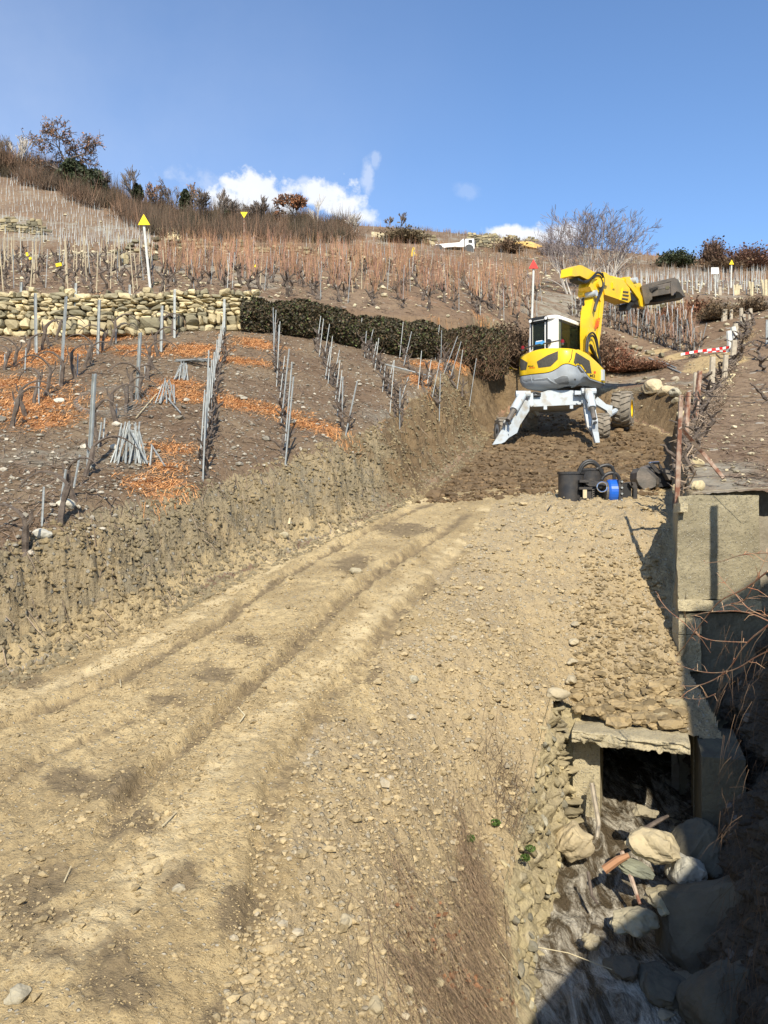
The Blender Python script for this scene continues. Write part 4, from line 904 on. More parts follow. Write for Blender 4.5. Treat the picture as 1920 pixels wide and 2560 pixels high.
# grey staked plots: the far left slope and the strip on the right
for (poly, sx, sy) in (([(-40,440),(0,437),(130,480),(300,545),(385,605),(390,625),(150,612),(-40,590)], 1.35, .9), ([(1650,690),(1930,690),(1930,742),(1780,742),(1560,735),(1450,700)], 1.0, .9)):
    q = []
    for Y in np.exp(np.arange(math.log(44), math.log(125), .0065 if sx > 1.2 else .016)):
        for x in np.arange(-62, 45, sx): q.append((x+(.22*(Y-60) if sx > 1.2 else 0)-(.0), Y))
    q = np.array(q); q = q+rng.uniform(-.1, .1, q.shape); u_ = uof(q[:, 0], q[:, 1]); q = q[(u_ > -60) & (u_ < 1990)]; z_ = terrain(q[:, 0], q[:, 1], True)[0]
    u_ = uof(q[:, 0], q[:, 1]); v_ = 1280-FP*z_/q[:, 1]; m_ = poly_sd(u_, v_, poly) < 0
    pts = np.c_[q, z_][m_]; slivers(sil_s, pts, .9, 1.3, .036, np.full((len(pts), 3), 1.), .05)
sil_s.build('far_stakes', mat('far_stake', (.40, .41, .39), .8), kind='stuff', label='pale stakes of the distant vineyards', cat='stakes')

# ---------------------------------------------------------------- ivy hedge hanging over the right part of the terrace wall
def leaf_tris(mb, P0, size, cols, flat=0.0):
    K = len(P0); d1 = rng.normal(size=(K, 3)); d1 /= np.linalg.norm(d1, axis=1, keepdims=True); d2 = rng.normal(size=(K, 3)); d2 -= d1*(d1*d2).sum(1, keepdims=True); d2 /= np.linalg.norm(d2, axis=1, keepdims=True)
    s = rng.uniform(.6, 1.3, (K, 1))*size
    V = np.stack([P0-d1*s, P0+d2*s*.7, P0+d1*s, P0-d2*s*.7], 1).reshape(-1, 3); mb.add(V, np.arange(K*4).reshape(-1, 4), np.repeat(cols, 4, 0))
hx0, hx1 = -4.45, 3.5
def hz(x): return np.array([zb_(float(a)) for a in np.atleast_1d(x)])
gx = np.linspace(hx0, hx1+1.2, 60); gzb = hz(gx); gzf = pz(gF, gx, np.interp(gx, WLX, WLY)-.15); gzb = np.clip(gzb, gzf-.4, gzf); gzt = gzf+np.interp(gx, [hx0, 0, 4.5], [1.02, 1.12, 1.2])+.05*np.sin(gx*1.7)+.05*np.sin(gx*4.3+1)
def hedge_pt(t, s, d=0):                              # along, up (0..1), out
    x = hx0+t*(hx1+1.2-hx0); zb = np.interp(x, gx, gzb); zt = np.interp(x, gx, gzt); n = fbm(x*1.5, s*2.5, 3, 611)*.22
    y = np.interp(x, WLX, WLY)-.12-.42*np.sin(np.clip(s, 0, 1)*2.6+.25)+s*.25+n-d
    return np.stack([x, y, zb+(zt-zb)*s+fbm(x*2, s, 3, 613)*.12*s], -1)
hd = empty('hedge', Vector((.5, 28, 5.5)), 'long dark ivy hedge hanging over the terrace wall behind the stakes', 'hedge')
b = MB(); b.add(*grid_mesh(lambda u, v: np.where((v > .93)[..., None], hedge_pt(u, np.ones_like(v), -1.0*(v-.93)/.07), hedge_pt(u, v/.93*1.0)), 160, 26), col=(.5, .45, .45)); b.build('ivy_mass', mat('ivy_dark', (.05, .045, .03), .95, bump=.05, bscale=14), hd, smooth_=True)
K = 30000; t = rng.random(K); s = rng.random(K)**.85*1.06; p_ = hedge_pt(t, s, rng.uniform(-.02, .13, K)+np.maximum(0, fbm(t*60, s*4, 3, 617))*.25); w_ = rng.random((K, 1))
cols = np.where(w_ < .55, np.array((1.05, .78, .85))[None], np.where(w_ < .88, np.array((2.2, 1.3, 1.4))[None], np.array((2.2, 2.3, 1.6))[None]))*rng.uniform(.45, 1.3, (K, 1))
b = MB(); leaf_tris(b, p_, .045, cols); b.build('leaves', M['leaf'], hd)
b = MB(); p_ = hedge_pt(rng.uniform(.7, 1, 900), rng.random(900), .1); slivers(b, p_-np.array([0, .1, .25]), .2, .5, .006, np.full((900, 3), 1.)*np.array((1.0, .8, .7)), .9); b.build('dead_twigs', M['twig'], hd)
# brown creeper mass behind the digger and on the bank to its right
def bush(name, u, v, hgt, wid, n, cols, label, Y=None, leafy=0, mt='twig', cat='shrub', grp=None, up=.8, base=None):
    h = base if base is not None else hit(u, v)
    if h is None: return
    mb = MB(); K = n; a = rng.uniform(0, 6.28, K); el = rng.uniform(.15, 1.5, K); st = np.c_[rng.normal(0, wid*.18, (K, 2)), np.zeros(K)]
    L_ = rng.uniform(.45, 1.05, K)[:, None]; d = np.c_[np.cos(a)*np.cos(el)*wid, np.sin(a)*np.cos(el)*wid, np.sin(el)*hgt]*L_
    mid = st+d*.5+rng.normal(0, .06, (K, 3))*hgt; tip = st+d+rng.normal(0, .06, (K, 3))*hgt; w = max(.006, h.y*.00045)
    side = np.cross(d, rng.normal(size=(K, 3))); side /= np.linalg.norm(side, axis=1, keepdims=True)+1e-9; side *= w
    V = np.stack([st-side, st+side, mid+side*.8, mid-side*.8, tip], 1).reshape(-1, 3)+np.array(h); i = np.arange(K)*5
    c = np.array(cols)*rng.uniform(.5, 1.35, (K, 1)); mb.add(V, [np.stack([i, i+1, i+2, i+3], 1), np.stack([i+3, i+2, i+4], 1)], np.repeat(c, 5, 0))
    if leafy:
        q = st[:, None]+d[:, None]*rng.uniform(.4, 1.05, (K, leafy, 1))+rng.normal(0, .07, (K, leafy, 3))*hgt; q = q.reshape(-1, 3)+np.array(h)
        leaf_tris(mb, q, max(.03, h.y*.0016), np.array(cols)*rng.uniform(.45, 1.4, (len(q), 1)))
    return mb.build(name, M[mt], loc=h, label=label, cat=cat, group=grp)
for (u, v, hg, wd, n, c, lb, lf) in [(1500,925,1.6,1.3,2600,(.75,.62,.55),'dark tangle of creeper hanging on the bank right behind the boom',2),(1535,930,1.2,1.0,1500,(1.1,.62,.5),'reddish brown brush on the bank right of the boom',1),(1570,930,.6,1.2,800,(.8,.55,.45),'low brown scrub between the boom and the boulders',1),
                                 (1620,925,.45,1.3,700,(.75,.5,.4),'low dry scrub above the boulder row',1),(1790,800,1.0,1.2,900,(.55,.5,.4),'dark scrub hiding the drain opening at right',1),(1740,790,.9,1.3,900,(.8,.5,.38),'rusty scrub above the small staked plot',1),(1690,800,.7,1.2,700,(.85,.5,.4),'brown scrub below the bucket on the right',1),
                                 (1640,790,.5,1.5,700,(.5,.55,.35),'low greenish scrub under the raised bucket',1),(1580,785,.5,1.5,600,(.5,.55,.35),'green-brown scrub left under the raised bucket',1),(1880,780,.8,1.0,700,(.5,.45,.38),'dark scrub at the top of the right fence row',1),(1440,950,.5,1.0,500,(.7,.55,.45),'scrub on the bank behind the turret',1)]:
    bush('scrub', u, v, hg, wd, n, c, lb, leafy=lf, grp='scrub on the slope behind the excavator')
# ground litter: prunings, orange shreds, grass
x, y = uv_samples(30000, -30, 1930, 9.6, 60); sd = poly_sd(x, y, DIG); x, y = keep(x, y, (sd > .95) & ~((x > 4.5) & (y < 13.1)))
def litter(mb, x, y, L0, L1, w, cols, lift=.01):
    z = terrain(x, y)[0]; n = len(x); a = rng.uniform(0, 6.28, n); l = rng.uniform(L0, L1, n)/2; dx = np.cos(a)*l; dy = np.sin(a)*l
    z1 = terrain(x-dx, y-dy)[0]; z2 = terrain(x+dx, y+dy)[0]; px = -np.sin(a)*w; py = np.cos(a)*w; e = rng.uniform(0, .05, n)
    V = np.stack([np.c_[x-dx-px, y-dy-py, z1+lift], np.c_[x-dx+px, y-dy+py, z1+lift+w], np.c_[x+dx+px, y+dy+py, z2+lift+e+w], np.c_[x+dx-px, y+dy-py, z2+lift+e]], 1).reshape(-1, 3)
    i = np.arange(n)*4; mb.add(V, np.stack([i, i+1, i+2, i+3], 1), np.repeat(cols, 4, 0))
n = len(x); b = MB(); litter(b, x, y, .08, .32, .005, tones(n, (.75, .72, .72), lo=.35, hi=1.3)); b.build('prunings', M['twig'], kind='stuff', label='dry prunings littering the vineyard soil', cat='twigs')
def inblob(x, y):
    m = np.zeros(len(x))
    for (bx, by, rx, ry, a) in mulch:
        ca, sa = math.cos(a), math.sin(a); dx = x-bx; dy = y-by; m = np.maximum(m, 1-((dx*ca+dy*sa)/rx)**2-((-dx*sa+dy*ca)/ry)**2)
    return m
x = []; y = []
for (bx, by, rx, ry, a) in mulch:
    k = int(1500*rx*ry**.8); x.append(bx+rng.normal(0, rx*.48, k)); y.append(by+rng.normal(0, ry*.48, k))
x = np.concatenate(x); y = np.concatenate(y); sd = poly_sd(x, y, DIG); x, y = keep(x, y, (inblob(x, y)+fbm(x*2, y*2, 3, 631)*.8 > .05) & (sd > .9)); n = len(x)
c_ = tones(n, (1, 1, 1), lo=.35, hi=1.25); b = MB(); litter(b, x, y, .04, .17, .004, c_, .008); b.build('orange_mulch', mat('orange_shreds', (.66, .33, .13), .9, tint=True), kind='stuff', label='orange shredded wood spread in bands between the vines', cat='mulch')

# ---------------------------------------------------------------- walking excavator
M['yellow'] = mat('yellow_paint', (.82, .53, .015), .42, col2=(.62, .40, .05), scale=2.2, spec=.45, coat=.12, fac=(.5, .8))
M['greypaint'] = mat('grey_paint', (.36, .39, .41), .45, col2=(.30, .32, .33), scale=3, spec=.4)
M['lightgrey'] = mat('light_grey_paint', (.45, .495, .52), .55, col2=(.33, .29, .22), scale=3.5, spec=.35, fac=(.5, .72))
M['darkgrille'] = mat('dark_grille', (.085, .078, .062), .7, col2=(.06, .055, .045), scale=20)
M['black'] = mat('black_rubber', (.022, .022, .022), .5, spec=.4)
M['blacksteel'] = mat('black_steel', (.05, .05, .052), .42, .5, col2=(.09, .08, .07), scale=6, bump=.004, bscale=30)
M['chrome'] = mat('chrome_rod', (.75, .76, .78), .15, 1)
M['white'] = mat('white_paint', (.78, .77, .73), .45, spec=.4)
M['tyre'] = mat('dusty_tyre', (.17, .15, .12), .9, col2=(.27, .23, .175), scale=7, bump=.006, bscale=30)
M['red'] = mat('red_paint', (.62, .03, .02), .4); M['orangered'] = mat('orange_red_print', (.80, .10, .02), .5); M['ink'] = mat('black_print', (.02, .02, .02), .5)
M['blue'] = mat('blue_paint', (.015, .11, .50), .35, spec=.5); M['bucketsteel'] = mat('worn_bucket_steel', (.105, .10, .09), .6, .3, col2=(.20, .17, .14), scale=3, bump=.006, bscale=25)
M['skyblue'] = mat('light_blue_plastic', (.08, .32, .62), .5); M['amber'] = mat('dark_red_lens', (.20, .01, .01), .2)
def glass(name, tint_, r=.05):
    m = bpy.data.materials.new(name); m.use_nodes = True; t = m.node_tree; n = t.nodes; l = t.links; b = n['Principled BSDF']
    b.inputs['Base Color'].default_value = (.02, .025, .02, 1); b.inputs['Roughness'].default_value = r; b.inputs['Specular IOR Level'].default_value = .6
    tr = n.new('ShaderNodeBsdfTransparent'); tr.inputs[0].default_value = (*tint_, 1); mx = n.new('ShaderNodeMixShader'); mx.inputs[0].default_value = .28
    l.new(tr.outputs[0], mx.inputs[1]); l.new(b.outputs[0], mx.inputs[2]); l.new(mx.outputs[0], n['Material Output'].inputs[0]); return m
M['glass'] = glass('cab_glass', (.55, .60, .50))
YAW = math.radians(41); UH = Vector((math.sin(YAW), math.cos(YAW), 0)); UR = Vector((math.cos(YAW), -math.sin(YAW), 0)); UZ = Vector((0, 0, 1)); UC = Vector((5.60, 26, 0))
def E(x, y, z): return UC+UR*x+UH*y+UZ*z
def onplane(u, v, x0):                              # meets the upright plane at x0 of the upper carriage
    d = P(u, v, 1); t = (UC+UR*x0).dot(UR)/d.dot(UR); return d*t
ex = empty('excavator', Vector((5.6, 26, 2.1)), 'yellow and grey walking excavator with its arm and bucket raised on the dug track', 'excavator')
# body: plan outline lofted upward, wavy seam between the grey pan and the yellow hood
def outline(k=72):
    pts = []; Wd, L0, L1, r = .97, -1.15, 1.12, .42
    def arc(cx, cy, a0, a1, rr, m): return [(cx+rr*math.cos(a0+(a1-a0)*i/m), cy+rr*math.sin(a0+(a1-a0)*i/m)) for i in range(m)]
    pts += [(-Wd, y) for y in np.linspace(L1, L0+r, 10)[:-1]]
    pts += arc(-Wd+r, L0+r, math.pi, 1.5*math.pi, r, 9)
    pts += [(x, L0-.10*(1-(x/(Wd-r))**2)) for x in np.linspace(-Wd+r, Wd-r, 16)[:-1]]
    pts += arc(Wd-r, L0+r, 1.5*math.pi, 2*math.pi, r, 9)
    pts += [(Wd, y) for y in np.linspace(L0+r, L1, 10)]
    return pts
OUT = outline(); nO = len(OUT)
sarr = np.linspace(0, 1, nO)
def seam(i):
    x, y = OUT[i]
    if y < -.75: return 4.27-.04*(x+.97)+ (.26*math.exp(-((x-.80)/.33)**2))
    if x > 0: return np.interp(y, [-.75, -.5, -.2, .1, 1.12], [4.45, 4.44, 4.28, 4.14, 4.10])
    return 4.30
def topz(i):
    x, y = OUT[i]
    if x > 0 and y > -.7: return np.interp(y, [-.7, 0, .6, 1.12], [4.98, 4.93, 4.76, 4.58])
    return 4.90+.10*math.exp(-(x/.9)**2)
def botz(i):
    x, y = OUT[i]
    if x > 0 and y > -.7: return np.interp(y, [-.7, -.2, 1.12], [3.78, 3.98, 4.0])
    return 3.76+.12*(abs(x)/.97)**2
def shell(name, levels, m, close_top=False, mats=None, smooth_=True):
    mb = MB(); V = []
    for lv in levels:
        for i, (x, y) in enumerate(OUT):
            z, ins = lv(i); l = math.hypot(x, y+.1) or 1; V.append(E(x-x/l*ins, y-(y+.1)/l*ins if y < 1.0 else y, z))
    F = [(a*nO+j, a*nO+j+1, (a+1)*nO+j+1, (a+1)*nO+j) for a in range(len(levels)-1) for j in range(nO-1)]
    F2 = [((a*nO+nO-1), a*nO, (a+1)*nO, (a+1)*nO+nO-1) for a in range(len(levels)-1)]
    mb.add([tuple(v) for v in V], [F+F2]+([[tuple((len(levels)-1)*nO+j for j in range(nO))]] if close_top else [[tuple(range(nO))]]))
    return mb.build(name, m, ex, smooth_=smooth_), mb
pan, pan_mb = shell('counterweight', [lambda i: (botz(i)-.02, .42), lambda i: (botz(i)+.01, .24), lambda i: (botz(i)+.09, .08), lambda i: (botz(i)+.20, .02), lambda i: (botz(i)*.45+seam(i)*.55, 0), lambda i: (seam(i)-.012, .0)], M['greypaint'])
hood, hood_mb = shell('hood', [lambda i: (seam(i)+.012, .0), lambda i: (seam(i)+.10, -.015), lambda i: (seam(i)*.5+topz(i)*.5, -.02), lambda i: (topz(i)-.10, .0), lambda i: (topz(i)-.035, .03), lambda i: (topz(i)+.0, .10), lambda i: (topz(i)+.03, .35), lambda i: (topz(i)+.045, .62)], M['yellow'], True)
def bvh_of(*mbs):
    V = []; F = []; o = 0
    for mb in mbs:
        v = np.concatenate(mb.v); V += [tuple(q) for q in v]
        for f in mb.f: F += [tuple(int(k)+o for k in r) for r in f]
        o += len(v)
    return BVHTree.FromPolygons(V, F)
BV = bvh_of(pan_mb, hood_mb)
def decal(name, polys, m, parent, bv, lift=.006, sub=3, thick=0, label=None):
    """flat trim measured in the photo, laid on a surface: every corner is moved onto that surface"""
    import bmesh
    bmx = bmesh.new()
    for poly in polys:
        vs = [bmx.verts.new((p[0], p[1], 0)) for p in poly]; bmx.faces.new(vs)
    bmesh.ops.triangulate(bmx, faces=bmx.faces[:])
    for _ in range(sub): bmesh.ops.subdivide_edges(bmx, edges=[e for e in bmx.edges if e.calc_length() > 5], cuts=1, use_grid_fill=True)
    bmesh.ops.triangulate(bmx, faces=bmx.faces[:])
    V = []; ok = []
    for v in bmx.verts:
        d = P(v.co.x, v.co.y, 1).normalized(); r = bv.ray_cast(Vector((0, 0, 0)), d)
        if r[0] is None: V.append(None)
        else:
            nn = r[1] if r[1].dot(d) < 0 else -r[1]; V.append(r[0]+nn*lift)
    bmx.verts.index_update(); F = [tuple(v.index for v in f.verts) for f in bmx.faces if all(V[v.index] is not None for v in f.verts)]
    V = [tuple(v) if v is not None else (5.6, 26, 4.5) for v in V]; bmx.free()
    if not F: return None
    mb = MB(); mb.add(V, [F]); return mb.build(name, m, parent, label=label)
def z8(pts): return [(1260+x/5.53, 780+y/5.53) for x, y in pts]      # from the enlarged crop of the body
for nm, pl in (('left', [(195,618),(330,700),(308,800),(222,808),(186,730)]), ('centre', [(455,685),(600,600),(748,540),(745,655),(645,752),(478,772)]), ('side', [(990,558),(1180,675),(1210,850),(1065,835),(962,695)])):
    decal('grille', [z8(pl)], M['darkgrille'], hood, BV, .008)
for pl in ([(230,940),(600,905),(640,935),(690,985),(655,985),(600,940),(240,962)], [(690,930),(800,885),(870,885),(890,915),(900,980),(880,1000),(760,998),(715,970)], [(970,920),(990,920),(992,945),(970,945)]):
    decal('groove', [z8(pl)], M['darkgrille'] if len(pl) < 5 else mat('recess_grey', (.16, .17, .175), .6), pan, BV, .006)
for pl in ([(420,925),(610,905),(650,940),(760,1000),(1050,1000),(1050,1006),(750,1006),(640,950),(605,914),(420,936)], [(690,925),(800,878),(880,880),(880,886),(802,886),(694,932)], [(362,865),(375,865),(400,975),(392,975)]):
    decal('raised_edge', [z8(pl)], M['lightgrey'], pan, BV, .012)
decal('panel_gap', [z8([(905,445),(915,450),(950,520),(935,640),(900,700),(890,700),(925,635),(940,520)])], M['ink'], hood, BV, .004)
def text_polys(s, u, v, h, ang=0, shear=0, wf=1.0, bold=0):
    cu = bpy.data.curves.new('t', 'FONT'); cu.body = s; cu.size = 1; cu.offset = bold; o = bpy.data.objects.new('t', cu); C.objects.link(o)
    dg = bpy.context.evaluated_depsgraph_get(); me = bpy.data.meshes.new_from_object(o.evaluated_get(dg)); out = []
    ca, sa = math.cos(ang), math.sin(ang)
    for p in me.polygons:
        q = []
        for i in p.vertices:
            x, y, _ = me.vertices[i].co; x = (x+shear*y)*wf*h; y = -y*h; q.append((u+x*ca-y*sa, v+x*sa+y*ca))
        if len(q) == 3 or len(q) == 4: out.append(q)
        else:
            for k in range(1, len(q)-1): out.append([q[0], q[k], q[k+1]])
    bpy.data.objects.remove(o); bpy.data.meshes.remove(me); return out
def lettering(name, s, u, v, h, m, parent, bv, ang=0, shear=0, wf=1.0, bold=0, lift=.007):
    mb = MB(); V = []; F = []
    for q in text_polys(s, u, v, h, ang, shear, wf, bold):
        idx_ = []
        for (a, c) in q:
            d = P(a, c, 1).normalized(); r = bv.ray_cast(Vector((0, 0, 0)), d)
            if r[0] is None: break
            nn = r[1] if r[1].dot(d) < 0 else -r[1]; V.append(tuple(r[0]+nn*lift)); idx_.append(len(V)-1)
        else:
            if len(idx_) == 3: F.append(tuple(idx_))
            else: F.append((idx_[0], idx_[1], idx_[2])); F.append((idx_[0], idx_[2], idx_[3]))
    if F: mb.add(V, [F]); mb.build(name, m, parent)
lettering('lettering', 'M2', 1473.5, 942.5, 9.5, M['ink'], hood, BV, .03, 0, 1.15, .02)
lettering('lettering', 'MENZI', 1320, 917, 4.6, M['ink'], hood, BV, .02, .1, 1.0, .02); lettering('lettering', 'MUCK', 1323.5, 920.5, 4.6, M['orangered'], hood, BV, .02, .1, 1.05, .03)
decal('emblem', [[(1484,928),(1489,928),(1489,934),(1484,934)]], M['orangered'], hood, BV, .007)
# cab
cab = empty('cab', Vector((5.2, 26.4, 5)), None, None); cab.parent = ex; cab.location = Vector((5.2, 26.4, 5))-ex.location
CX0, CX1, CY0, CY1, CZ0, CZ1 = -.90, .06, -.38, 1.25, 4.62, 6.17
def E3(x, y, z): return tuple(E(x, y, z))
def cabbox(mb, c, s): box(mb, E3(*c), s, tuple(UR), tuple(UH), (0, 0, 1))
b = MB(); cabbox(b, ((CX0+CX1)/2, (CY0+CY1)/2, 4.75), (CX1-CX0, CY1-CY0, .35)); b.build('cab_floor', M['black'], cab)
b = MB()
for (x, y, w, d) in ((CX1-.20, CY0+.05, .42, .12), (CX0+.05, CY0+.05, .10, .10), (CX1-.04, CY1-.05, .08, .08), (CX0+.05, CY1-.05, .08, .08)): cabbox(b, (x, y, (CZ0+CZ1)/2+.05), (w, d, CZ1-CZ0-.1))
cabbox(b, (CX1-.02, CY0+.16, 5.4), (.05, .22, 1.5)); cabbox(b, (CX1-.03, (CY0+CY1)/2, CZ1-.07), (.08, CY1-CY0, .08))
b.build('pillars', M['white'], cab)
b = MB()
def roofv(u, v):
    s = u*2*np.pi; cx, cy = np.cos(s), np.sin(s); px = np.sign(cx)*np.abs(cx)**.35*((CX1-CX0)/2+.05); py = np.sign(cy)*np.abs(cy)**.35*((CY1-CY0)/2+.08)
    k = 1-.10*np.clip(v-.6, 0, 1)/.4; q = np.zeros(u.shape+(3,)); c = np.array(E((CX0+CX1)/2, (CY0+CY1)/2, 0)); 
    return c+(px*k)[..., None]*np.array(UR)+(py*k)[..., None]*np.array(UH)+(CZ1-.10+.13*v)[..., None]*np.array([0, 0, 1.])
V_, F_ = grid_mesh(roofv, 49, 6); b.add(V_, F_); b.add(V_[-49:-1], [[tuple(range(48))]]); b.build('roof', M['white'], cab, smooth_=False)
b = MB(); cabbox(b, (CX0+.33, CY0-.02, CZ1-.03), (.62, .14, .09)); b.build('rear_visor', M['black'], cab)
b = MB()
cabbox(b, (CX1, .46, 5.42), (.012, 1.40, 1.30)); b.build('side_window', M['glass'], cab)
b = MB(); cabbox(b, (-.60+.08, CY0+.02, 5.45), (.52, .012, 1.20)); b.build('rear_window', M['glass'], cab)
b = MB(); cabbox(b, (CX0, .46, 5.42), (.012, 1.4, 1.3)); b.build('door_window', M['glass'], cab)
b = MB(); cabbox(b, ((CX0+CX1)/2, CY1, 5.42), (.85, .012, 1.3)); b.build('front_window', M['glass'], cab)
b = MB(); cabbox(b, (CX1+.008, CY0+.30, 5.42), (.012, .04, 1.38)); cabbox(b, (CX1+.008, CY1-.1, 5.42), (.012, .05, 1.38)); cabbox(b, (CX1+.008, .46, 6.03), (.012, 1.4, .05))
cabbox(b, (CX0+.08, CY0-.012, 5.42), (.05, .02, 1.3)); cabbox(b, (-.27, CY0-.012, 5.42), (.06, .02, 1.3)); cabbox(b, (-.55, CY0-.012, 6.04), (.6, .02, .06)); cabbox(b, (-.55, CY0-.012, 4.97), (.6, .02, .06)); b.build('window_seals', M['black'], cab)
b = MB(); cabbox(b, (-.42, .35, 5.15), (.5, .5, .25)); cabbox(b, (-.42, .12, 5.5), (.48, .14, .65)); rock(b, E(-.42, .1, 5.93), .13, 2, None, (1.1, .6, 1), 0, 0, 0); cabbox(b, (-.08, .4, 5.2), (.12, .5, .12)); cabbox(b, (-.75, .4, 5.2), (.12, .5, .12)); b.build('seat', M['black'], cab)
b = MB(); tube(b, [E(-.2, .9, 4.9), E(-.25, .8, 5.5)], .03, 6); tube(b, [E(-.6, 1.0, 4.9), E(-.6, .85, 5.45)], .03, 6); b.build('levers', M['black'], cab)
b = MB(); tube(b, [E(-.16, CY0-.06, 5.35), E(-.16, CY0-.10, 5.35)], .085, 14); b.build('air_vent', M['black'], cab)
for (x, z) in ((CX0+.10, 6.08), (-.24, 6.10)):
    b = MB(); tube(b, [E(x, CY0-.02, z), E(x, CY0-.12, z)], [.05, .062], 12); o = b.build('work_lamp', M['black'], cab); b = MB(); tube(b, [E(x, CY0-.12, z), E(x, CY0-.128, z)], .052, 12); b.build('lamp_lens', M['white'], o)
b = MB(); tube(b, [E(CX0-.05, -.30, 4.95), E(CX0-.08, -.28, 5.5), E(CX0+.03, -.25, 5.98), E(CX0+.10, -.30, 6.02)], .018, 6); tube(b, [E(CX0+.12, CY0-.1, 4.95), E(CX0+.12, CY0-.14, 5.1), E(CX0+.2, CY0-.14, 5.17)], .015, 6); b.build('grab_handle', M['white'], cab)
# rail, beacons and the blue box on the hood
b = MB(); tube(b, [P(1311,871,25.4), P(1340,863,25.2), P(1395,852,24.9), P(1406,851,24.9)], .022, 6); b.build('rail', M['blacksteel'], ex)
for (u, v, Y) in ((1307,868,25.5), (1406,852,24.85)):
    b = MB(); p = P(u, v+3, Y); tube(b, [p+Vector((0, 0, -.09)), p+Vector((0, 0, -.03))], .05, 12); o = b.build('beacon', M['blacksteel'], ex); b = MB(); tube(b, [p+Vector((0, 0, -.03)), p+Vector((0, 0, .04)), p+Vector((0, 0, .075))], [.055, .055, .03], 12); b.build('lens', M['amber'], o)
b = MB(); c_ = P(1350, 858, 25.2); box(b, tuple(c_), (.26, .12, .11), tuple(UR), tuple(UH)); b.build('toolbox', M['skyblue'], ex)
b = MB(); box(b, tuple(P(1350,853.6,25.2)+Vector((0, 0, .0))), (.20, .125, .03), tuple(UR), tuple(UH)); b.build('toolbox_lid', M['white'], ex)
b = MB(); box(b, tuple(P(1506,938,26.0)), (.10, .12, .34), tuple(UR), tuple(UH)); b.build('bracket', M['lightgrey'], ex)
# boom, stick and their rams, cut from plates in the upright plane of the arm
def z1(pts): return [(1200+x*.33755, 620+y*.33755) for x, y in pts]     # from the enlarged crop of the machine
def plate(name, pts, x0, th, m, parent=ex, bev=0, z=True, label=None):
    pl = z1(pts) if z else pts; b = MB(); prism(b, [tuple(onplane(u, v, x0+th/2)) for u, v in pl], tuple(-UR*th)); return b.build(name, m, parent, label=label)
boom = plate('boom', [(815,790),(812,640),(815,520),(822,450),(850,320),(880,290),(912,320),(918,400),(900,560),(885,700),(878,800),(900,860),(880,880),(840,800)], .42, .34, M['yellow'])
plate('boom_plate', [(850,300),(905,320),(918,400),(893,640),(880,720),(868,700),(880,560),(895,400),(870,330)], .62, .03, M['yellow'], boom)
plate('boom_plate', [(800,600),(835,590),(860,640),(872,730),(868,800),(840,790),(800,760)], .63, .05, M['yellow'], boom)
def ram(name, a, c, x0, r, rr, frac, parent, m='yellow'):
    A = onplane(*z1([a])[0], x0); Cc = onplane(*z1([c])[0], x0); mid = A+(Cc-A)*frac
    b = MB(); tube(b, [A, mid], r, 14); tube(b, [mid-(Cc-A).normalized()*.05, mid+(Cc-A).normalized()*.04], r*1.15, 14); o = b.build(name, M[m], parent, smooth_=False)
    b = MB(); tube(b, [mid, Cc], rr, 10); b.build('rod', M['chrome'], o); return o
ram('boom_ram', (766,772), (784,355), .12, .15, .05, .70, ex)
# knuckle head and links
plate('knuckle', [(768,345),(775,300),(790,265),(815,235),(840,250),(845,300),(830,340),(810,360),(780,362)], .25, .22, M['yellow'])
plate('knuckle_link', [(820,250),(850,210),(895,200),(918,240),(915,300),(880,345),(830,320),(812,285)], .42, .40, M['yellow'])
stick = plate('stick', [(905,178),(930,180),(990,225),(1060,235),(1110,300),(1112,385),(1085,405),(1040,385),(925,345),(915,300)], .42, .44, M['yellow'])
plate('stick_tail', [(680,205),(688,145),(735,126),(760,130),(860,185),(835,222),(795,232),(740,205),(700,210)], .42, .40, M['yellow'], stick)
plate('tail_plate', [(722,218),(770,245),(800,235),(815,250),(785,262),(730,240)], .42, .30, M['black'], stick)
plate('stick_box', [(1060,300),(1108,300),(1118,385),(1100,405),(1042,385)], .62, .10, M['yellow'], stick)
for pl in ([(1062,318),(1100,322),(1100,332),(1062,328)], [(1060,342),(1102,348),(1102,358),(1060,352)], [(1055,368),(1098,376),(1096,386),(1053,378)]): plate('louvre', pl, .68, .02, M['darkgrille'], stick)
plate('pin_plate', [(985,255),(1000,255),(1002,300),(988,300)], .66, .05, M['yellow'], stick)
ram('bucket_ram', (970,228), (1105,262), .42, .10, .05, .72, stick)
plate('wrist', [(1070,215),(1110,212),(1140,250),(1190,262),(1222,330),(1222,445),(1195,440),(1110,395),(1140,360),(1150,320),(1110,280),(1075,262)], .42, .14, M['yellow'])
plate('wrist_plate', [(1080,225),(1108,222),(1135,262),(1188,330),(1215,400),(1218,440),(1190,430),(1178,380),(1120,300),(1085,262)], .60, .05, M['yellow'])
plate('coupler', [(1112,330),(1150,345),(1170,380),(1190,435),(1120,400),(1090,415),(1088,455),(1100,462),(1118,440),(1108,420),(1140,418),(1150,400),(1118,385)], .42, .30, M['black'])
for (x, y, r) in ((1103,250,.11), (828,272,.13), (870,255,.16), (800,345,.10), (1195,400,.07)):
    p = onplane(*z1([(x, y)])[0], .42); b = MB(); tube(b, [p-UR*.27, p+UR*.30], r, 16); b.build('pivot_pin', M['lightgrey'] if r < .12 else M['yellow'], ex)
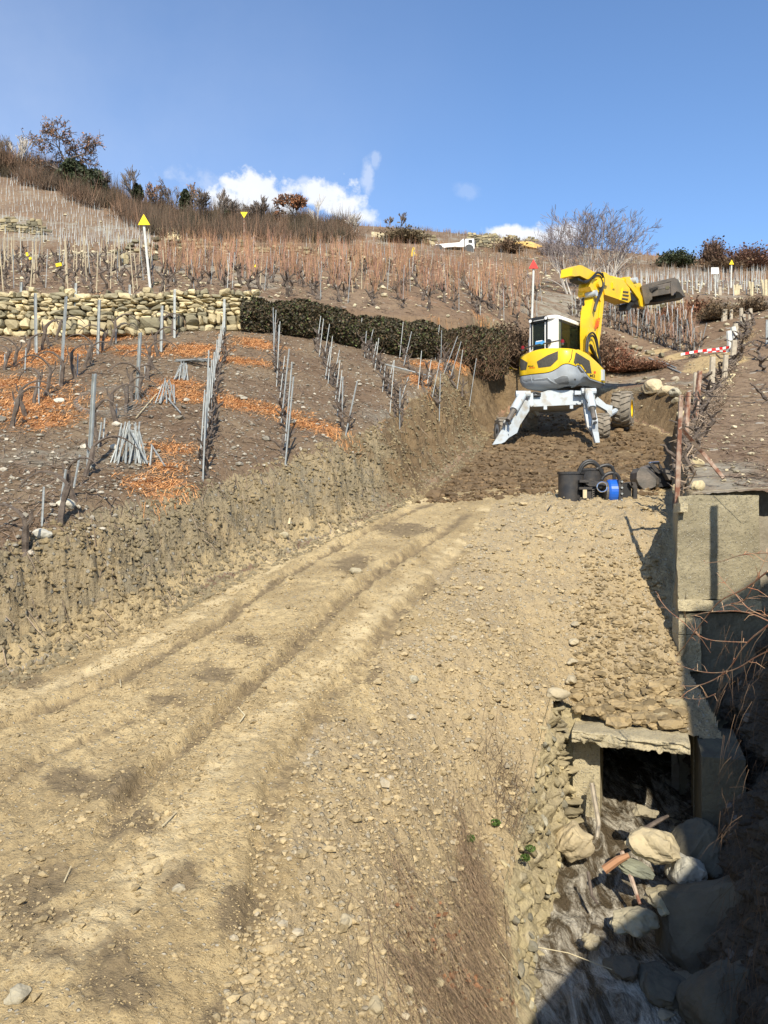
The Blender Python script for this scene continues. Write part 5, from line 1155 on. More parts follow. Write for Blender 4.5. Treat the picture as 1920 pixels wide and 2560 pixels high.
# hoses along the arm
for (pts, x0, r) in (([(845,460),(858,400),(880,345),(905,290),(918,230),(900,190),(865,180),(835,215),(800,245),(770,250)], .68, .035), ([(850,470),(862,410),(888,350),(912,300),(922,240),(905,185)], .70, .03), ([(765,370),(768,430),(790,470),(815,455),(832,500)], .30, .035), ([(790,380),(800,430),(830,450),(842,500)], .34, .03),
                     ([(785,770),(790,680),(805,640),(835,622),(858,650),(870,700),(885,820),(905,900)], .72, .028), ([(796,775),(800,700),(812,662),(835,642),(852,670),(868,740),(890,850),(905,900)], .75, .026), ([(810,715),(830,760),(870,840),(900,890),(912,930)], .66, .05), ([(800,730),(820,775),(860,845),(892,900)], .60, .05), ([(822,720),(842,768),(880,845),(905,895)], .72, .04),
                     ([(838,225),(860,200),(890,205),(910,250),(905,300),(880,330)], .72, .022), ([(1090,400),(1082,425),(1090,455),(1105,458),(1115,435)], .45, .03)):
    b = MB(); q = [onplane(a, c, x0) for a, c in z1(pts)]
    # smooth the path
    for _ in range(2): q = [q[0]]+[w for i in range(len(q)-1) for w in (q[i]*.75+q[i+1]*.25, q[i]*.25+q[i+1]*.75)]+[q[-1]]
    tube(b, q, r, 7); b.build('hose', M['black'], ex)
BB = bvh_of_boom = None
def lettering_plane(s, pts_uv, h, m, parent, x0, ang, **k):
    u, v = pts_uv; mb = MB(); V = []; F = []
    for q in text_polys(s, u, v, h, ang, k.get('shear', 0), k.get('wf', 1), k.get('bold', 0)):
        n0 = len(V); V += [tuple(onplane(a, c, x0)) for a, c in q]; F.append((n0, n0+1, n0+2))
        if len(q) == 4: F.append((n0, n0+2, n0+3))
    mb.add(V, [F]); mb.build('lettering', m, parent)
lettering_plane('MENZI', (1492.0, 823), 8.5, M['orangered'], boom, .640, -1.38, shear=.2, bold=.03); lettering_plane('MUCK', (1496.5, 818), 8.5, M['orangered'], boom, .641, -1.38, shear=.2, bold=.03)
# ditching bucket held out to the right
bk = empty('bucket', Vector((9.8, 29.3, 7)), None, None); bk.parent = ex; bk.location = Vector((9.8, 29.3, 7.4))-ex.location
def z5(pts): return [(1420+x*.20494, 640+y*.20494) for x, y in pts]
def bktY(u): return 29.2-(u-1610)*.010
def bkp(x, y, dy=0): (u, v), = z5([(x, y)]); return P(u, v, bktY(u)+dy)
b = MB()                                              # curved shell: top edge, belly, cutting lip swept across the width
prof = [(0, 0, 0), (-.02, -.12, .10), (.0, -.30, .30), (.05, -.52, .62), (.12, -.66, .95)]
Lp = [bkp(905, 345), bkp(940, 350), bkp(955, 440), bkp(985, 560)]; Rp = [bkp(1290, 265), bkp(1345, 285), bkp(1370, 360), bkp(1425, 495)]
dyp = [.0, .0, .0, .0]
back = [(.30), (.02), (-.05), (-.02)]
nW = 12; Vv = []; 
for i in range(nW+1):
    t = i/nW
    for k in range(4): Vv.append(tuple(Lp[k].lerp(Rp[k], t)+Vector((0, back[k], 0))))
Ff = [(i*4+k, i*4+k+1, (i+1)*4+k+1, (i+1)*4+k) for i in range(nW) for k in range(3) if not (k == 2)]
b.add(Vv, [Ff]); 
inner = [(v[0]+.01, v[1]+.05, v[2]-.02) for v in Vv]; b.add(inner, [[tuple(reversed(f)) for f in Ff]])
b.build('bucket_shell', M['bucketsteel'], bk)
def bplate(nm, pts, dy, th, m, parent=bk):
    q = [bkp(x, y, dy) for x, y in pts]; b = MB(); prism(b, [tuple(a) for a in q], (0, th, 0)); return b.build(nm, m, parent)
bplate('back_plate', [(1000,400),(1060,368),(1110,372),(1250,320),(1262,452),(1030,492),(985,470)], -.03, .10, M['bucketsteel'])
bplate('top_roll', [(890,372),(960,340),(1100,305),(1280,265),(1310,262),(1290,300),(1100,348),(985,392),(905,400)], -.02, .5, M['bucketsteel'])
bplate('side_cheek', [(1290,265),(1345,285),(1378,365),(1435,500),(1405,490),(1360,440),(1325,430),(1295,450),(1285,480),(1262,480),(1258,452),(1252,325)], -.06, .05, M['bucketsteel'])
bplate('mount_plate', [(900,400),(940,372),(985,378),(1000,440),(1022,452),(1028,525),(1000,545),(985,580),(940,585),(915,480)], -.10, .12, M['bucketsteel'])
bplate('mount_link', [(1000,395),(1085,368),(1110,374),(1040,420),(1020,440),(1002,440)], -.10, .06, M['blacksteel'])
bplate('belly', [(985,565),(1000,545),(1028,500),(1260,455),(1285,480),(1325,432),(1360,442),(1420,500),(1300,520),(1100,560)], .25, .45, M['black'])
bplate('name_plate', [(1190,372),(1235,362),(1236,398),(1192,408)], -.045, .02, mat('faded_label', (.14, .13, .08), .8))
# undercarriage: beam, turret ring, front arms and wheels, hind legs with spikes
def z3(pts): return [(1200+x*.26522, 960+y*.26522) for x, y in pts]     # from the enlarged crop of the chassis
def uprism(name, pts, Y0, th, m, parent=ex, Yf=None, label=None):
    q = [P(u, v, Y0 if Yf is None else Yf(u, v)) for u, v in z3(pts)]; b = MB(); prism(b, [tuple(a) for a in q], (0, th, 0)); return b.build(name, m, parent, label=label)
b = MB(); tube(b, [E(0, 0, 3.35), E(0, 0, 3.62)], .62, 32); tube(b, [E(0, 0, 3.62), E(0, 0, 3.80)], .50, 32); b.build('slew_ring', M['blacksteel'], ex)
ch = uprism('chassis', [(440,90),(560,85),(640,60),(880,60),(890,110),(975,120),(960,195),(500,215),(470,210),(455,150)], 25.1, 1.7, M['lightgrey'])
uprism('chassis_face', [(495,120),(650,150),(840,110),(960,125),(950,192),(505,213)], 25.06, .05, M['lightgrey'], ch)
for pl in ([(600,205),(632,205),(632,240),(600,240)], [(848,200),(878,200),(878,232),(848,232)]): uprism('lug', pl, 25.04, .06, M['lightgrey'], ch)
for s_ in (0, 1):
    if s_ == 0:
        pts = [(405,100),(470,200),(455,260),(375,400),(270,515),(215,520),(215,360),(300,330),(420,180)]
        fy = lambda u, v: 25.0-(1340-u)*.0075
        leg = uprism('hind_leg', [(425,150),(470,165),(465,250),(378,385),(350,460),(265,510),(205,500),(225,340),(300,335),(375,240)], 0, .14, M['lightgrey'], Yf=fy)
        uprism('leg_spike', [(205,430),(262,460),(268,510),(235,545),(205,560),(118,572)], 0, .16, M['lightgrey'], leg, Yf=lambda u, v: 24.55-(1340-u)*.003)
        r0, r1 = z3([(405,95)])[0], z3([(262,345)])[0]; A = P(*r0, 24.9); Bq = P(*r1, 24.3)
        hole = [(232,378),(275,372)]; wire = [(245,330),(215,420),(225,440),(270,480)]
    else:
        leg = uprism('hind_leg', [(985,150),(1040,150),(1085,215),(1112,350),(1112,470),(1060,470),(1010,400),(985,240)], 0, .16, M['lightgrey'], Yf=lambda u, v: 24.9-(v-990)*.006)
        uprism('leg_spike', [(1062,450),(1118,450),(1130,550),(1090,555)], 0, .18, M['lightgrey'], leg, Yf=lambda u, v: 24.0)
        uprism('leg_foot', [(1058,340),(1110,345),(1115,450),(1060,455)], 24.1, .12, M['greypaint'], leg)
        r0, r1 = z3([(1022,70)])[0], z3([(1078,330)])[0]; A = P(*r0, 24.85); Bq = P(*r1, 24.2)
        hole = [(1080,368)]; wire = [(960,20),(990,40),(985,130),(1030,200)]
    m_ = A.lerp(Bq, .62); b = MB(); tube(b, [A, m_], .13, 12); tube(b, [A-Vector((.22, 0, 0)), A+Vector((.22, 0, 0))], .10, 10); o = b.build('leg_ram', M['lightgrey'], leg)
    b = MB(); tube(b, [m_, Bq], .075, 10); b.build('rod', M['bucketsteel'], o)
    for hx_, hy_ in hole:
        q = P(*z3([(hx_, hy_)])[0], 24.35 if s_ == 0 else 24.05); b = MB(); tube(b, [q-Vector((0, .12, 0)), q], .045, 10); b.build('pin', M['black'], leg)
    b = MB(); q = [P(*z3([w_])[0], 24.45 if s_ == 0 else 24.5) for w_ in wire]; tube(b, q, .016, 6); b.build('hose', M['black'], leg)
uprism('outrigger', [(1085,150),(1110,120),(1190,190),(1250,205),(1240,290),(1212,292),(1195,250),(1095,190)], 26.0, .25, M['lightgrey'])
uprism('outrigger', [(470,210),(540,235),(570,290),(545,300),(500,250)], 26.2, .25, M['greypaint'])
uprism('leg_shoulder', [(455,85),(500,85),(505,200),(480,215),(458,190)], 24.95, .3, M['lightgrey']); uprism('leg_shoulder', [(950,75),(1060,60),(1085,110),(1080,190),(1000,190),(960,180)], 25.0, .3, M['lightgrey'])
for pl in ([(380,85),(440,80),(440,105),(382,108)], [(895,62),(970,66),(970,98),(895,100)]):
    uprism('ram_head', pl, 24.85, .2, M['lightgrey'])
b = MB(); q = [P(*z3([w_])[0], 25.0) for w_ in [(455,95),(520,80),(570,95),(570,110),(490,112)]]; tube(b, q, .04, 7); b.build('hose', M['black'], ex)
def wheel(u, v, Y, R, Wd, yaw, lug=18, rim='yellow', label=None, rimr=.5):
    c = P(u, v, Y); ax = Vector((math.cos(yaw), -math.sin(yaw), 0)); fx = Vector((math.sin(yaw), math.cos(yaw), 0)); up = Vector((0, 0, 1))
    w = bpy.data.objects.new('wheel', None); C.objects.link(w); w.parent = ex; w.location = c-ex.location
    if label: w['label'] = label
    prof = [(-.5, rimr), (-.5, .80), (-.42, .90), (-.25, .925), (.25, .925), (.42, .90), (.5, .80), (.5, rimr)]; n = 48; V = []
    for (a, r) in prof:
        for j in range(n): t = 2*math.pi*j/n; V.append(tuple(c+ax*a*Wd+(fx*math.cos(t)+up*math.sin(t))*r*R))
    F = [(k*n+j, k*n+(j+1) % n, (k+1)*n+(j+1) % n, (k+1)*n+j) for k in range(len(prof)-1) for j in range(n)]
    b = MB(); b.add(V, [F])
    for j in range(lug*2):                            # chevron lugs
        side = 1 if j % 2 else -1; t0 = math.pi*j/lug
        q = []
        for (a, dt) in ((0.02, .0), (.25, -.11), (.50, -.24)):
            for (dr, wt) in ((.90, .0), (1.0, 0)): q.append((a*side, t0+dt*(1), dr))
        hw = .42*math.pi/lug
        for (a0, d0), (a1, d1) in (((-.03, 0), (.25, -.10)), ((.25, -.10), (.51, -.24))):
            vv = []
            for r in (.90, 1.0):
                for (a, d) in ((a0, d0-hw), (a1, d1-hw), (a1, d1+hw), (a0, d0+hw)):
                    rr = r*R*(1 if abs(a) < .4 or r < .95 else .955); t = t0+d; vv.append(tuple(c+ax*a*side*Wd+(fx*math.cos(t)+up*math.sin(t))*rr))
            b.add(vv, BOXF)
    b.build('tyre', M['tyre'], w)
    b = MB()
    for (a, r0, r1) in ((.50, rimr, rimr*.9), (.47, rimr*.9, rimr*.85), (.30, rimr*.85, .12), (-.5, rimr, .2)):
        V = [tuple(c+ax*a*Wd+(fx*math.cos(2*math.pi*j/n)+up*math.sin(2*math.pi*j/n))*r*R) for r in (r0, r1) for j in range(n)]
        b.add(V, [[(j, (j+1) % n, n+(j+1) % n, n+j) for j in range(n)]])
    V = [tuple(c+ax*a*Wd+(fx*math.cos(2*math.pi*j/n)+up*math.sin(2*math.pi*j/n))*rimr*.86*R) for a in (.47, .30) for j in range(n)]; b.add(V, [[(j, (j+1) % n, n+(j+1) % n, n+j) for j in range(n)]])
    tube(b, [c+ax*.2*Wd, c+ax*.42*Wd], .16*R, 12); b.build('rim', M[rim], w)
wheel(1557, 1023, 27.2, .60, .60, math.radians(25), 16, label='big right wheel with a yellow rim')
wheel(1322, 1050, 27.6, .56, .52, math.radians(4), 16, label='big left wheel in the shade under the machine')
wheel(1506, 1067, 25.6, .43, .40, math.radians(10), 15, label='small ribbed wheel beside the right leg', rim='lightgrey')
wheel(1258, 1078, 25.2, .43, .40, math.radians(-8), 15, label='small ribbed wheel behind the left leg', rim='lightgrey')
for q0, q1, r_ in ((P(1335,1015,26.4), P(1262,1070,25.5), .08), (P(1470,1010,26.4), P(1500,1062,25.8), .08), (P(1330,1030,26.8), P(1325,1050,27.4), .1), (P(1525,1035,26.3), P(1545,1023,27.0), .09)):
    b = MB(); tube(b, [q0, q1], r_, 8); b.build('axle', M['lightgrey'], ex)

# ---------------------------------------------------------------- clamshell grab lying on the crest
def z2(pts): return [(1360+x*.24111, 1120+y*.24111) for x, y in pts]
GY = 16.6
def g2(x, y, Y=GY): (u, v), = z2([(x, y)]); return P(u, v, Y)
gr = empty('clamshell_grab', g2(450, 680), 'black clamshell grab with a blue rotator lying on the crest of the track', 'grab')
def shell_half(name, cx, ytop, ybot, Y, R, flip=1):
    top = g2(cx, ytop, Y); bot = g2(cx, ybot, Y); b = MB(); n = 20; V = []
    for r, in ((R,), (R*.93,)):
        for z in (bot.z, top.z):
            for j in range(n+1): a = math.pi*(1.02+.96*j/n); V.append((top.x+math.cos(a)*r, Y+math.sin(a)*r*.9, z))
    m = n+1; F = [(j, j+1, m+j+1, m+j) for j in range(n)]+[(2*m+j+1, 2*m+j, 3*m+j, 3*m+j+1) for j in range(n)]+[(m+j, m+j+1, 3*m+j+1, 3*m+j) for j in range(n)]+[(j+1, j, 2*m+j, 2*m+j+1) for j in range(n)]+[(0, m, 3*m, 2*m), (n, 2*m+n, 3*m+n, m+n)]
    b.add(V, [F]); o = b.build(name, M['blacksteel'], gr, smooth_=False)
    b = MB(); V = [(top.x+math.cos(math.pi*(1+j/n))*r, Y+math.sin(math.pi*(1+j/n))*r*.9, top.z+dz) for dz in (0, .05) for r in (R*1.08, R*.86) for j in range(n+1)]
    F = [(j, j+1, m+j+1, m+j) for j in range(n)]+[(2*m+j+1, 2*m+j, 3*m+j, 3*m+j+1) for j in range(n)]+[(j+1, j, 2*m+j, 2*m+j+1) for j in range(n)]+[(m+j, m+j+1, 3*m+j+1, 3*m+j) for j in range(n)]
    b.add(V, [F]); b.build('rim', M['blacksteel'], o)
shell_half('shell', 278, 275, 675, GY+.3, .265); shell_half('shell', 480, 238, 560, GY+.9, .26)
def gbox(name, x0, x1, y0, y1, Y, th, m=None, par=None, lab=None):
    a = g2(x0, y0, Y); c = g2(x1, y1, Y); b = MB(); box(b, ((a.x+c.x)/2, Y+th/2, (a.z+c.z)/2), (abs(c.x-a.x), th, abs(a.z-c.z))); return b.build(name, m or M['blacksteel'], par or gr, label=lab)
for (x0, x1, y0, y1) in ((370,470,330,358),(365,500,405,430),(365,505,525,548),(375,480,592,615)): gbox('hinge_plate', x0, x1, y0, y1, GY-.05, .45)
gbox('hinge_block', 440, 500, 420, 540, GY+.0, .35); gbox('wear_pad', 405, 445, 432, 520, GY-.08, .04, M['woodyellow'])
def gprism(name, pts, Y, th, m=None): b = MB(); prism(b, [tuple(g2(x, y, Y)) for x, y in pts], (0, th, 0)); b.build(name, m or M['blacksteel'], gr)
gprism('arm', [(430,370),(520,340),(620,355),(650,385),(600,400),(470,395)], GY-.02, .3); gprism('arm', [(490,560),(560,545),(640,530),(650,560),(590,570),(500,575)], GY, .3)
gprism('ram', [(500,430),(600,420),(640,460),(600,540),(510,520)], GY+.25, .3, M['black'])
for k in range(5): gprism('tine', [(498,430+22*k),(530,425+20*k),(500,442+22*k)], GY-.05, .05, M['bucketsteel'])
b = MB(); a0 = g2(650, 455, GY+.1); a1 = g2(770, 455, GY+.1); tube(b, [a0, a0.lerp(a1, .15), a0.lerp(a1, .85), a1], [.22, .25, .25, .22], 28); b.build('rotator', M['blue'], gr, smooth_=False)
b = MB(); tube(b, [g2(625, 455, GY+.1), g2(655, 455, GY+.1)], .205, 24); b.build('flange', M['bucketsteel'], gr)
b = MB(); tube(b, [g2(770, 455, GY+.1), g2(785, 455, GY+.1)], .20, 24); b.build('flange', M['blacksteel'], gr)
gbox('coupler_plate', 775, 820, 330, 690, GY-.15, .5); 
for k in range(6): p = g2(806, 350+62*k, GY-.16); b = MB(); tube(b, [p, p-Vector((0, .03, 0))], .022, 6); b.build('bolt', M['galv'], gr)
gbox('coupler_box', 822, 905, 370, 650, GY+.05, .6, M['black']); gprism('coupler_hook', [(900,350),(950,355),(968,400),(968,600),(940,610),(925,575),(930,420),(905,390)], GY-.05, .12); gprism('coupler_hook', [(880,362),(905,350),(925,380),(905,400)], GY-.05, .5)
p = g2(603, 405, GY-.1); b = MB(); tube(b, [p+Vector((math.cos(t_)*.10, 0, math.sin(t_)*.10)) for t_ in np.linspace(0, 6.28, 17)], .016, 6, cap=False); b.build('ring', M['chrome'], gr)
for pts in ([(360,262),(380,190),(430,140),(490,130),(550,165),(590,230),(620,290)], [(370,262),(400,185),(460,150),(520,155),(570,205),(605,270)], [(545,220),(600,185),(660,175),(705,195),(725,250),(728,330)], [(600,330),(625,285),(680,258),(735,262),(770,290),(785,330)]):
    q = [g2(x, y, GY+.1) for x, y in pts]
    for _ in range(2): q = [q[0]]+[w for i in range(len(q)-1) for w in (q[i]*.75+q[i+1]*.25, q[i]*.25+q[i+1]*.75)]+[q[-1]]
    b = MB(); tube(b, q, .036, 8); b.build('hose', M['black'], gr)
b = MB(); tube(b, [g2(150, 600), g2(80, 610, GY-.2), g2(30, 660, GY-.4)], [.05, .04, .02], 6); b.build('hose_end', M['black'], gr)
# digging bucket behind it
KY = 18.2
db = empty('digging_bucket', g2(1150, 420, KY), 'worn dark digging bucket lying by the right edge of the track', 'bucket')
def k2p(x, y, Y=KY): return g2(x, y, Y)
b = MB(); n = 9; Lc = [(1000,205),(960,260),(965,340),(1000,400),(1040,430)]; Rc = [(1100,215),(1150,270),(1168,330),(1165,390),(1150,420)]
V = []; 
for (x, y), d in zip([(995,200),(1040,225),(1100,270),(1150,320),(1168,380),(1150,420)], [0, -.05, -.1, -.1, -.05, 0]): V.append(tuple(k2p(x, y, KY-.25+d)))
for (x, y), d in zip([(1110,160),(1150,175),(1200,230),(1250,270),(1262,340),(1240,400)], [0, .1, .2, .3, .3, .3]): V.append(tuple(k2p(x, y, KY+.5+d)))
b.add(V, [[(i, i+1, 7+i, 6+i) for i in range(5)]]); b.build('shell', M['bucketsteel'], db)
def kpr(nm, pts, Y, th, m): b = MB(); prism(b, [tuple(k2p(x, y, Y)) for x, y in pts], (0, th, 0)); b.build(nm, m, db)
kpr('belly', [(1000,205),(1045,215),(1110,275),(1160,330),(1160,395),(1120,415),(1040,432),(985,380),(960,320),(965,255)], KY-.35, .5, M['bucketsteel'])
kpr('cheek', [(1165,230),(1262,215),(1340,240),(1362,330),(1350,395),(1170,405)], KY+.05, .6, M['black']); kpr('ear', [(1090,160),(1120,150),(1190,230),(1250,225),(1262,250),(1190,265),(1150,240)], KY-.05, .06, M['blacksteel']); kpr('ear', [(1180,150),(1200,160),(1240,215),(1262,240),(1215,235)], KY+.2, .06, M['blacksteel'])
kpr('back', [(1260,205),(1310,215),(1350,270),(1362,340),(1300,330),(1262,260)], KY-.2, .3, M['bucketsteel'])
b = MB(); tube(b, [k2p(1095,158,KY), k2p(1188,153,KY+.2)], .03, 8); tube(b, [k2p(1085,148,KY), k2p(1100,170,KY)], .02, 6); b.build('pin', M['chrome'], db)

# ---------------------------------------------------------------- trees
def grow(tr, cr, p, d, ln, r, lev, kids, spread, rmin, up=.12, leaves=None, segs=4, lf=0):
    pts = [p.copy()]; rs = [r]; q = p.copy(); dd = d.copy()
    for i in range(segs):
        dd = (dd+Vector((random.gauss(0, .10), random.gauss(0, .10), random.gauss(0, .06)+up*.4))).normalized(); q = q+dd*ln/segs; pts.append(q.copy()); rs.append(max(rmin, r*(1-.6*(i+1)/segs)))
    k = random.uniform(.7, 1.2)
    tube(tr if lev >= 3 else cr, pts, rs, 5 if lev >= 3 else 3, (k, k, k), cap=False)
    if leaves is not None and lev <= 1:
        for i in range(lf): leaves.append(pts[random.randint(1, segs)]+Vector((random.gauss(0, .3), random.gauss(0, .3), random.gauss(0, .3)))*ln*.4)
    if lev == 0: return
    for j in range(kids):
        t = random.uniform(.35, 1.0) if j else 1.0; i = min(segs-1, int(t*segs)); b0 = pts[i].lerp(pts[i+1], t*segs-i) if t < 1 else pts[-1]
        a = random.uniform(0, 6.28); x, y = frame(dd); sp = spread*random.uniform(.6, 1.25)
        nd = (dd*math.cos(sp)+(x*math.cos(a)+y*math.sin(a))*math.sin(sp)+Vector((0, 0, up))).normalized()
        grow(tr, cr, b0, nd, ln*random.uniform(.58, .8), max(rmin, rs[i]*.62), lev-1, kids, spread, rmin, up, leaves, segs if lev > 2 else 3, lf)
def tree(u, v, vtop, label, lev=4, kids=4, spread=.6, bark='greybark', trunkfrac=.3, leafcol=None, lf=0, Y=None, stems=1, lean=0, ivy=None, rmin=None, ls=.0011, dusk=None, name='bare_tree', up=.12, rt=None, grp='trees on the hill'):
    h = hit(u, v) if Y is None else P(u, v, Y)
    if h is None: h = P(u, v, 115)
    H = (v-vtop)/FP*h.y; root = empty(name, h, label, 'tree', grp); tr, cr = MB(), MB(); lv = [] if leafcol else None; rm = rmin or h.y*.00028
    for s in range(stems):
        st = h+Vector((random.uniform(-.3, .3)*(stems > 1)*H*.15, random.uniform(-.3, .3)*(stems > 1), -.1)); d = Vector((lean+random.uniform(-.28, .28)*(stems > 1), random.uniform(-.15, .15), 1)).normalized()
        f = trunkfrac; total = sum(.69**i for i in range(1, lev+1)); L0 = H/(1+total*.75)
        grow(tr, cr, st, d, L0, rt or H*.022, lev, kids, spread, rm, up, lv, 4, lf)
    tr.build('trunk', M[bark], root); cr.build('twigs', M[dusk or bark], root)
    if lv:
        q = np.array([tuple(a) for a in lv]); b = MB(); leaf_tris(b, q, h.y*ls, np.array(leafcol)*rng.uniform(.5, 1.4, (len(q), 1))); b.build('leaves', M['oakleaf'], root)
    if ivy:
        (iu, iv, iw, ih, n) = ivy; c = P(iu, iv, h.y); q = rng.normal(size=(n, 3)); q /= np.linalg.norm(q, axis=1, keepdims=True); q *= rng.uniform(.5, 1, (n, 1))**.4; w = iw/FP*h.y; hh = ih/FP*h.y
        o = rng.uniform(0, 9); k = 1+.35*fbm(q[:, 0]*2+o, q[:, 2]*2+q[:, 1], 3, 700)
        q = q*k[:, None]*np.array([w, w, hh])+np.array(c); b = MB(); leaf_tris(b, q, h.y*.0022, np.array((.75, .8, .7))*rng.uniform(.4, 1.6, (n, 1))); b.build('ivy', M['leaf'], root)
    return root
random.seed(11)
for (u, v, hg, wd, n, c, lb) in [(1262,905,1.5,.8,2200,(.42,.38,.34),'dark creeper heap at the right end of the hedge'),(1300,915,1.4,.9,2200,(.5,.42,.36),'dark creeper hanging behind the excavator cab'),(1345,930,1.2,1.0,1600,(.55,.45,.4),'brown creeper behind the cab window')]:
    bush('scrub', u, v, hg, wd, n, c, lb, leafy=3, grp='scrub on the slope behind the excavator')
tree(172, 470, 302, 'largest round tree on the upper left skyline, rusty leaves still on its crown', 5, 4, .92, lf=2, ls=.0010, leafcol=(.85,.84,.84), ivy=(185,447,48,42,4200), name='oak_tree', up=.0, rt=.5, rmin=.035)
tree(43, 445, 335, 'slim pale birch on the skyline at the far left', 4, 4, .4, 'whitebark', up=.2)
tree(12, 440, 340, 'dark bare tree cut by the left edge of the photo', 4, 4, .5)
tree(240, 500, 420, 'dense dark tree right below the largest round tree', 4, 5, .7, ivy=(235,470,35,42,2600))
tree(337, 540, 428, 'bare tree with dark ivy on its lower trunk, standing alone on the left ridge', 4, 4, .45, ivy=(343,482,14,20,900))
tree(385, 550, 462, 'sparse brown tree on the ridge right of the one with ivy', 4, 4, .5, leafcol=(.8,.75,.7), lf=1)
tree(426, 555, 466, 'grey bare tree with a rounded crown left of the ivy column', 4, 4, .55)
tree(464, 560, 468, 'tree wrapped in a tall column of dark green ivy', 4, 4, .45, leafcol=(.9,.8,.7), lf=1, ivy=(464,512,17,34,2200), name='ivy_covered_tree')
tree(498, 565, 478, 'twiggy brown tree just right of the ivy column', 4, 5, .6)
tree(545, 572, 488, 'thin bare tree halfway along the ridge wood', 4, 4, .4)
tree(575, 575, 505, 'dark low tree behind the inverted yellow triangle', 4, 5, .65, ivy=(568,540,14,16,800))
tree(612, 575, 502, 'broad bare tree just right of the inverted yellow triangle', 4, 5, .6)
tree(655, 575, 505, 'grey bare tree between the triangle and the round brown tree', 4, 5, .5)
tree(737, 575, 489, 'compact round brown tree at the right end of the ridge wood', 5, 4, .65, leafcol=(.85,.7,.6), lf=2, name='round_tree', up=.04)
tree(795, 575, 497, 'wispy pale leafless tree against the cloud', 3, 4, .35, 'whitebark', rmin=.02)
tree(974, 571, 541, 'small bare bush on the skyline, left of a pair', 3, 5, .5); tree(1003, 574, 534, 'small bare bush on the skyline, right of a pair', 3, 5, .45)
tree(885, 590, 540, 'tangle of pale saplings below the skyline bushes', 3, 5, .5, 'whitebark', stems=3)
M['dusktwig'] = mat('dusky_twig', (.20, .165, .16), .9)
tree(1425, 745, 578, 'pale many-stemmed bare tree behind the boom, its left stems leaning', 5, 3, .50, 'whitebark', Y=46, dusk='dusktwig', stems=3, lean=-.26, rmin=.006, up=.06, rt=.07)
tree(1468, 735, 530, 'tall leafless tree behind the arm, the highest of the group', 5, 3, .52, 'whitebark', Y=50, dusk='dusktwig', stems=6, lean=.0, rmin=.010, up=.05, rt=.07)
tree(1520, 720, 548, 'leafless tree right of the tallest one behind the arm', 5, 3, .55, 'whitebark', Y=50, dusk='dusktwig', stems=5, lean=.12, rmin=.009, up=.05, rt=.07)
# brushwood on the ridge
b = MB(); rngb = np.random.default_rng(3)
for i in range(330):
    t = rngb.random(); u = -20+t*900; vt = np.interp(u, [-20, 120, 300, 450, 620, 860], [395, 425, 505, 540, 540, 560]); vb = np.interp(u, [-20, 120, 300, 430, 620, 860], [440, 480, 548, 608, 606, 612])
    v = vt+(vb-vt)*rngb.random(); h = hit(u, v)
    if h is None: h = P(u, v, 118)
    K = 120; hg = rngb.uniform(2.0, 4.2)*(1.0 if u < 640 else .8); wd = rngb.uniform(1.2, 2.4); a = rngb.uniform(0, 6.28, K); el = rngb.uniform(.3, 1.55, K); L_ = rngb.uniform(.4, 1.05, K)
    st = np.array(h)+np.c_[rngb.normal(0, wd*.4, (K, 2)), np.zeros(K)]; d = np.c_[np.cos(a)*np.cos(el)*wd, np.sin(a)*np.cos(el)*wd, np.sin(el)*hg]*L_[:, None]; s_ = np.cross(d, rngb.normal(size=(K, 3))); s_ /= np.linalg.norm(s_, axis=1, keepdims=True); s_ *= .035
    c0 = np.array([(.55,.48,.45),(.40,.37,.35),(.66,.52,.46),(.30,.31,.27)][rngb.integers(0, 4)]); V = np.stack([st-s_, st+s_, st+d], 1).reshape(-1, 3); b.add(V, np.arange(3*K).reshape(-1, 3), np.repeat(c0*rngb.uniform(.5, 1.3, (K, 1)), 3, 0))
b.build('brushwood', M['twig'], kind='stuff', label='brown leafless brushwood covering the ridge', cat='brushwood')
for (u, v, hg, wd, n, c, lb, mt) in [(1690,668,1.7,2.1,1500,(.7,.75,.6),'round dark evergreen bush below the right skyline','leaf'),(1782,664,3.2,1.8,1500,(.42,.34,.32),'dark bare bush on the right skyline','twig'),(1868,676,2.6,3.4,2200,(.55,.38,.35),'broad reddish brown bush on the right skyline','twig'),
                                     (1800,680,1.4,3.0,1000,(.45,.38,.3),'low dark brush between the two skyline bushes','twig'),(1010,606,1.6,3.2,1400,(.5,.5,.4),'dark bramble patch under the small pale wall','twig'),(1270,632,1.5,2.0,800,(.5,.42,.36),'dark bush on the wall right of the white truck','twig'),(1380,640,1.3,2.0,700,(.5,.42,.36),'brown bush beside the ochre bank','twig')]:
    bush('bush', u, v, hg, wd, n, c, lb, leafy=3 if mt == 'leaf' else 1, mt=mt, cat='bush', grp='bushes near the skyline')

# ---------------------------------------------------------------- signs, markers, truck
M['signyellow'] = mat('sign_yellow', (.85, .62, .02), .6); M['polewhite'] = mat('pole_white', (.62, .62, .56), .7, col2=(.5, .5, .45), scale=4)
def tri_sign(ub, vb, ut, vt, pts, m, pole, r, label, Y=None, cat='sign'):
    h = hit(ub, vb) if Y is None else P(ub, vb, Y)
    t = P(ut, vt, h.y); root = empty('triangle_sign', h, label, cat, 'triangle signs on poles')
    b = MB(); tube(b, [h-Vector((0, 0, .2)), t], r, 8); b.build('pole', pole, root)
    b = MB(); prism(b, [tuple(P(u, v, h.y-.1)) for u, v in pts], (0, .04, 0)); b.build('panel', m, root); return root
tri_sign(377, 722, 359.5, 560, [(345,562),(375,562),(359,535)], M['signyellow'], M['polewhite'], .045, 'large yellow triangle, point up, on a leaning white pole at left')
tri_sign(610, 620, 610, 540, [(601,530),(619,530),(610,545)], M['signyellow'], M['rust'], .04, 'small yellow triangle, point down, on a rusty pole before the ridge wood')
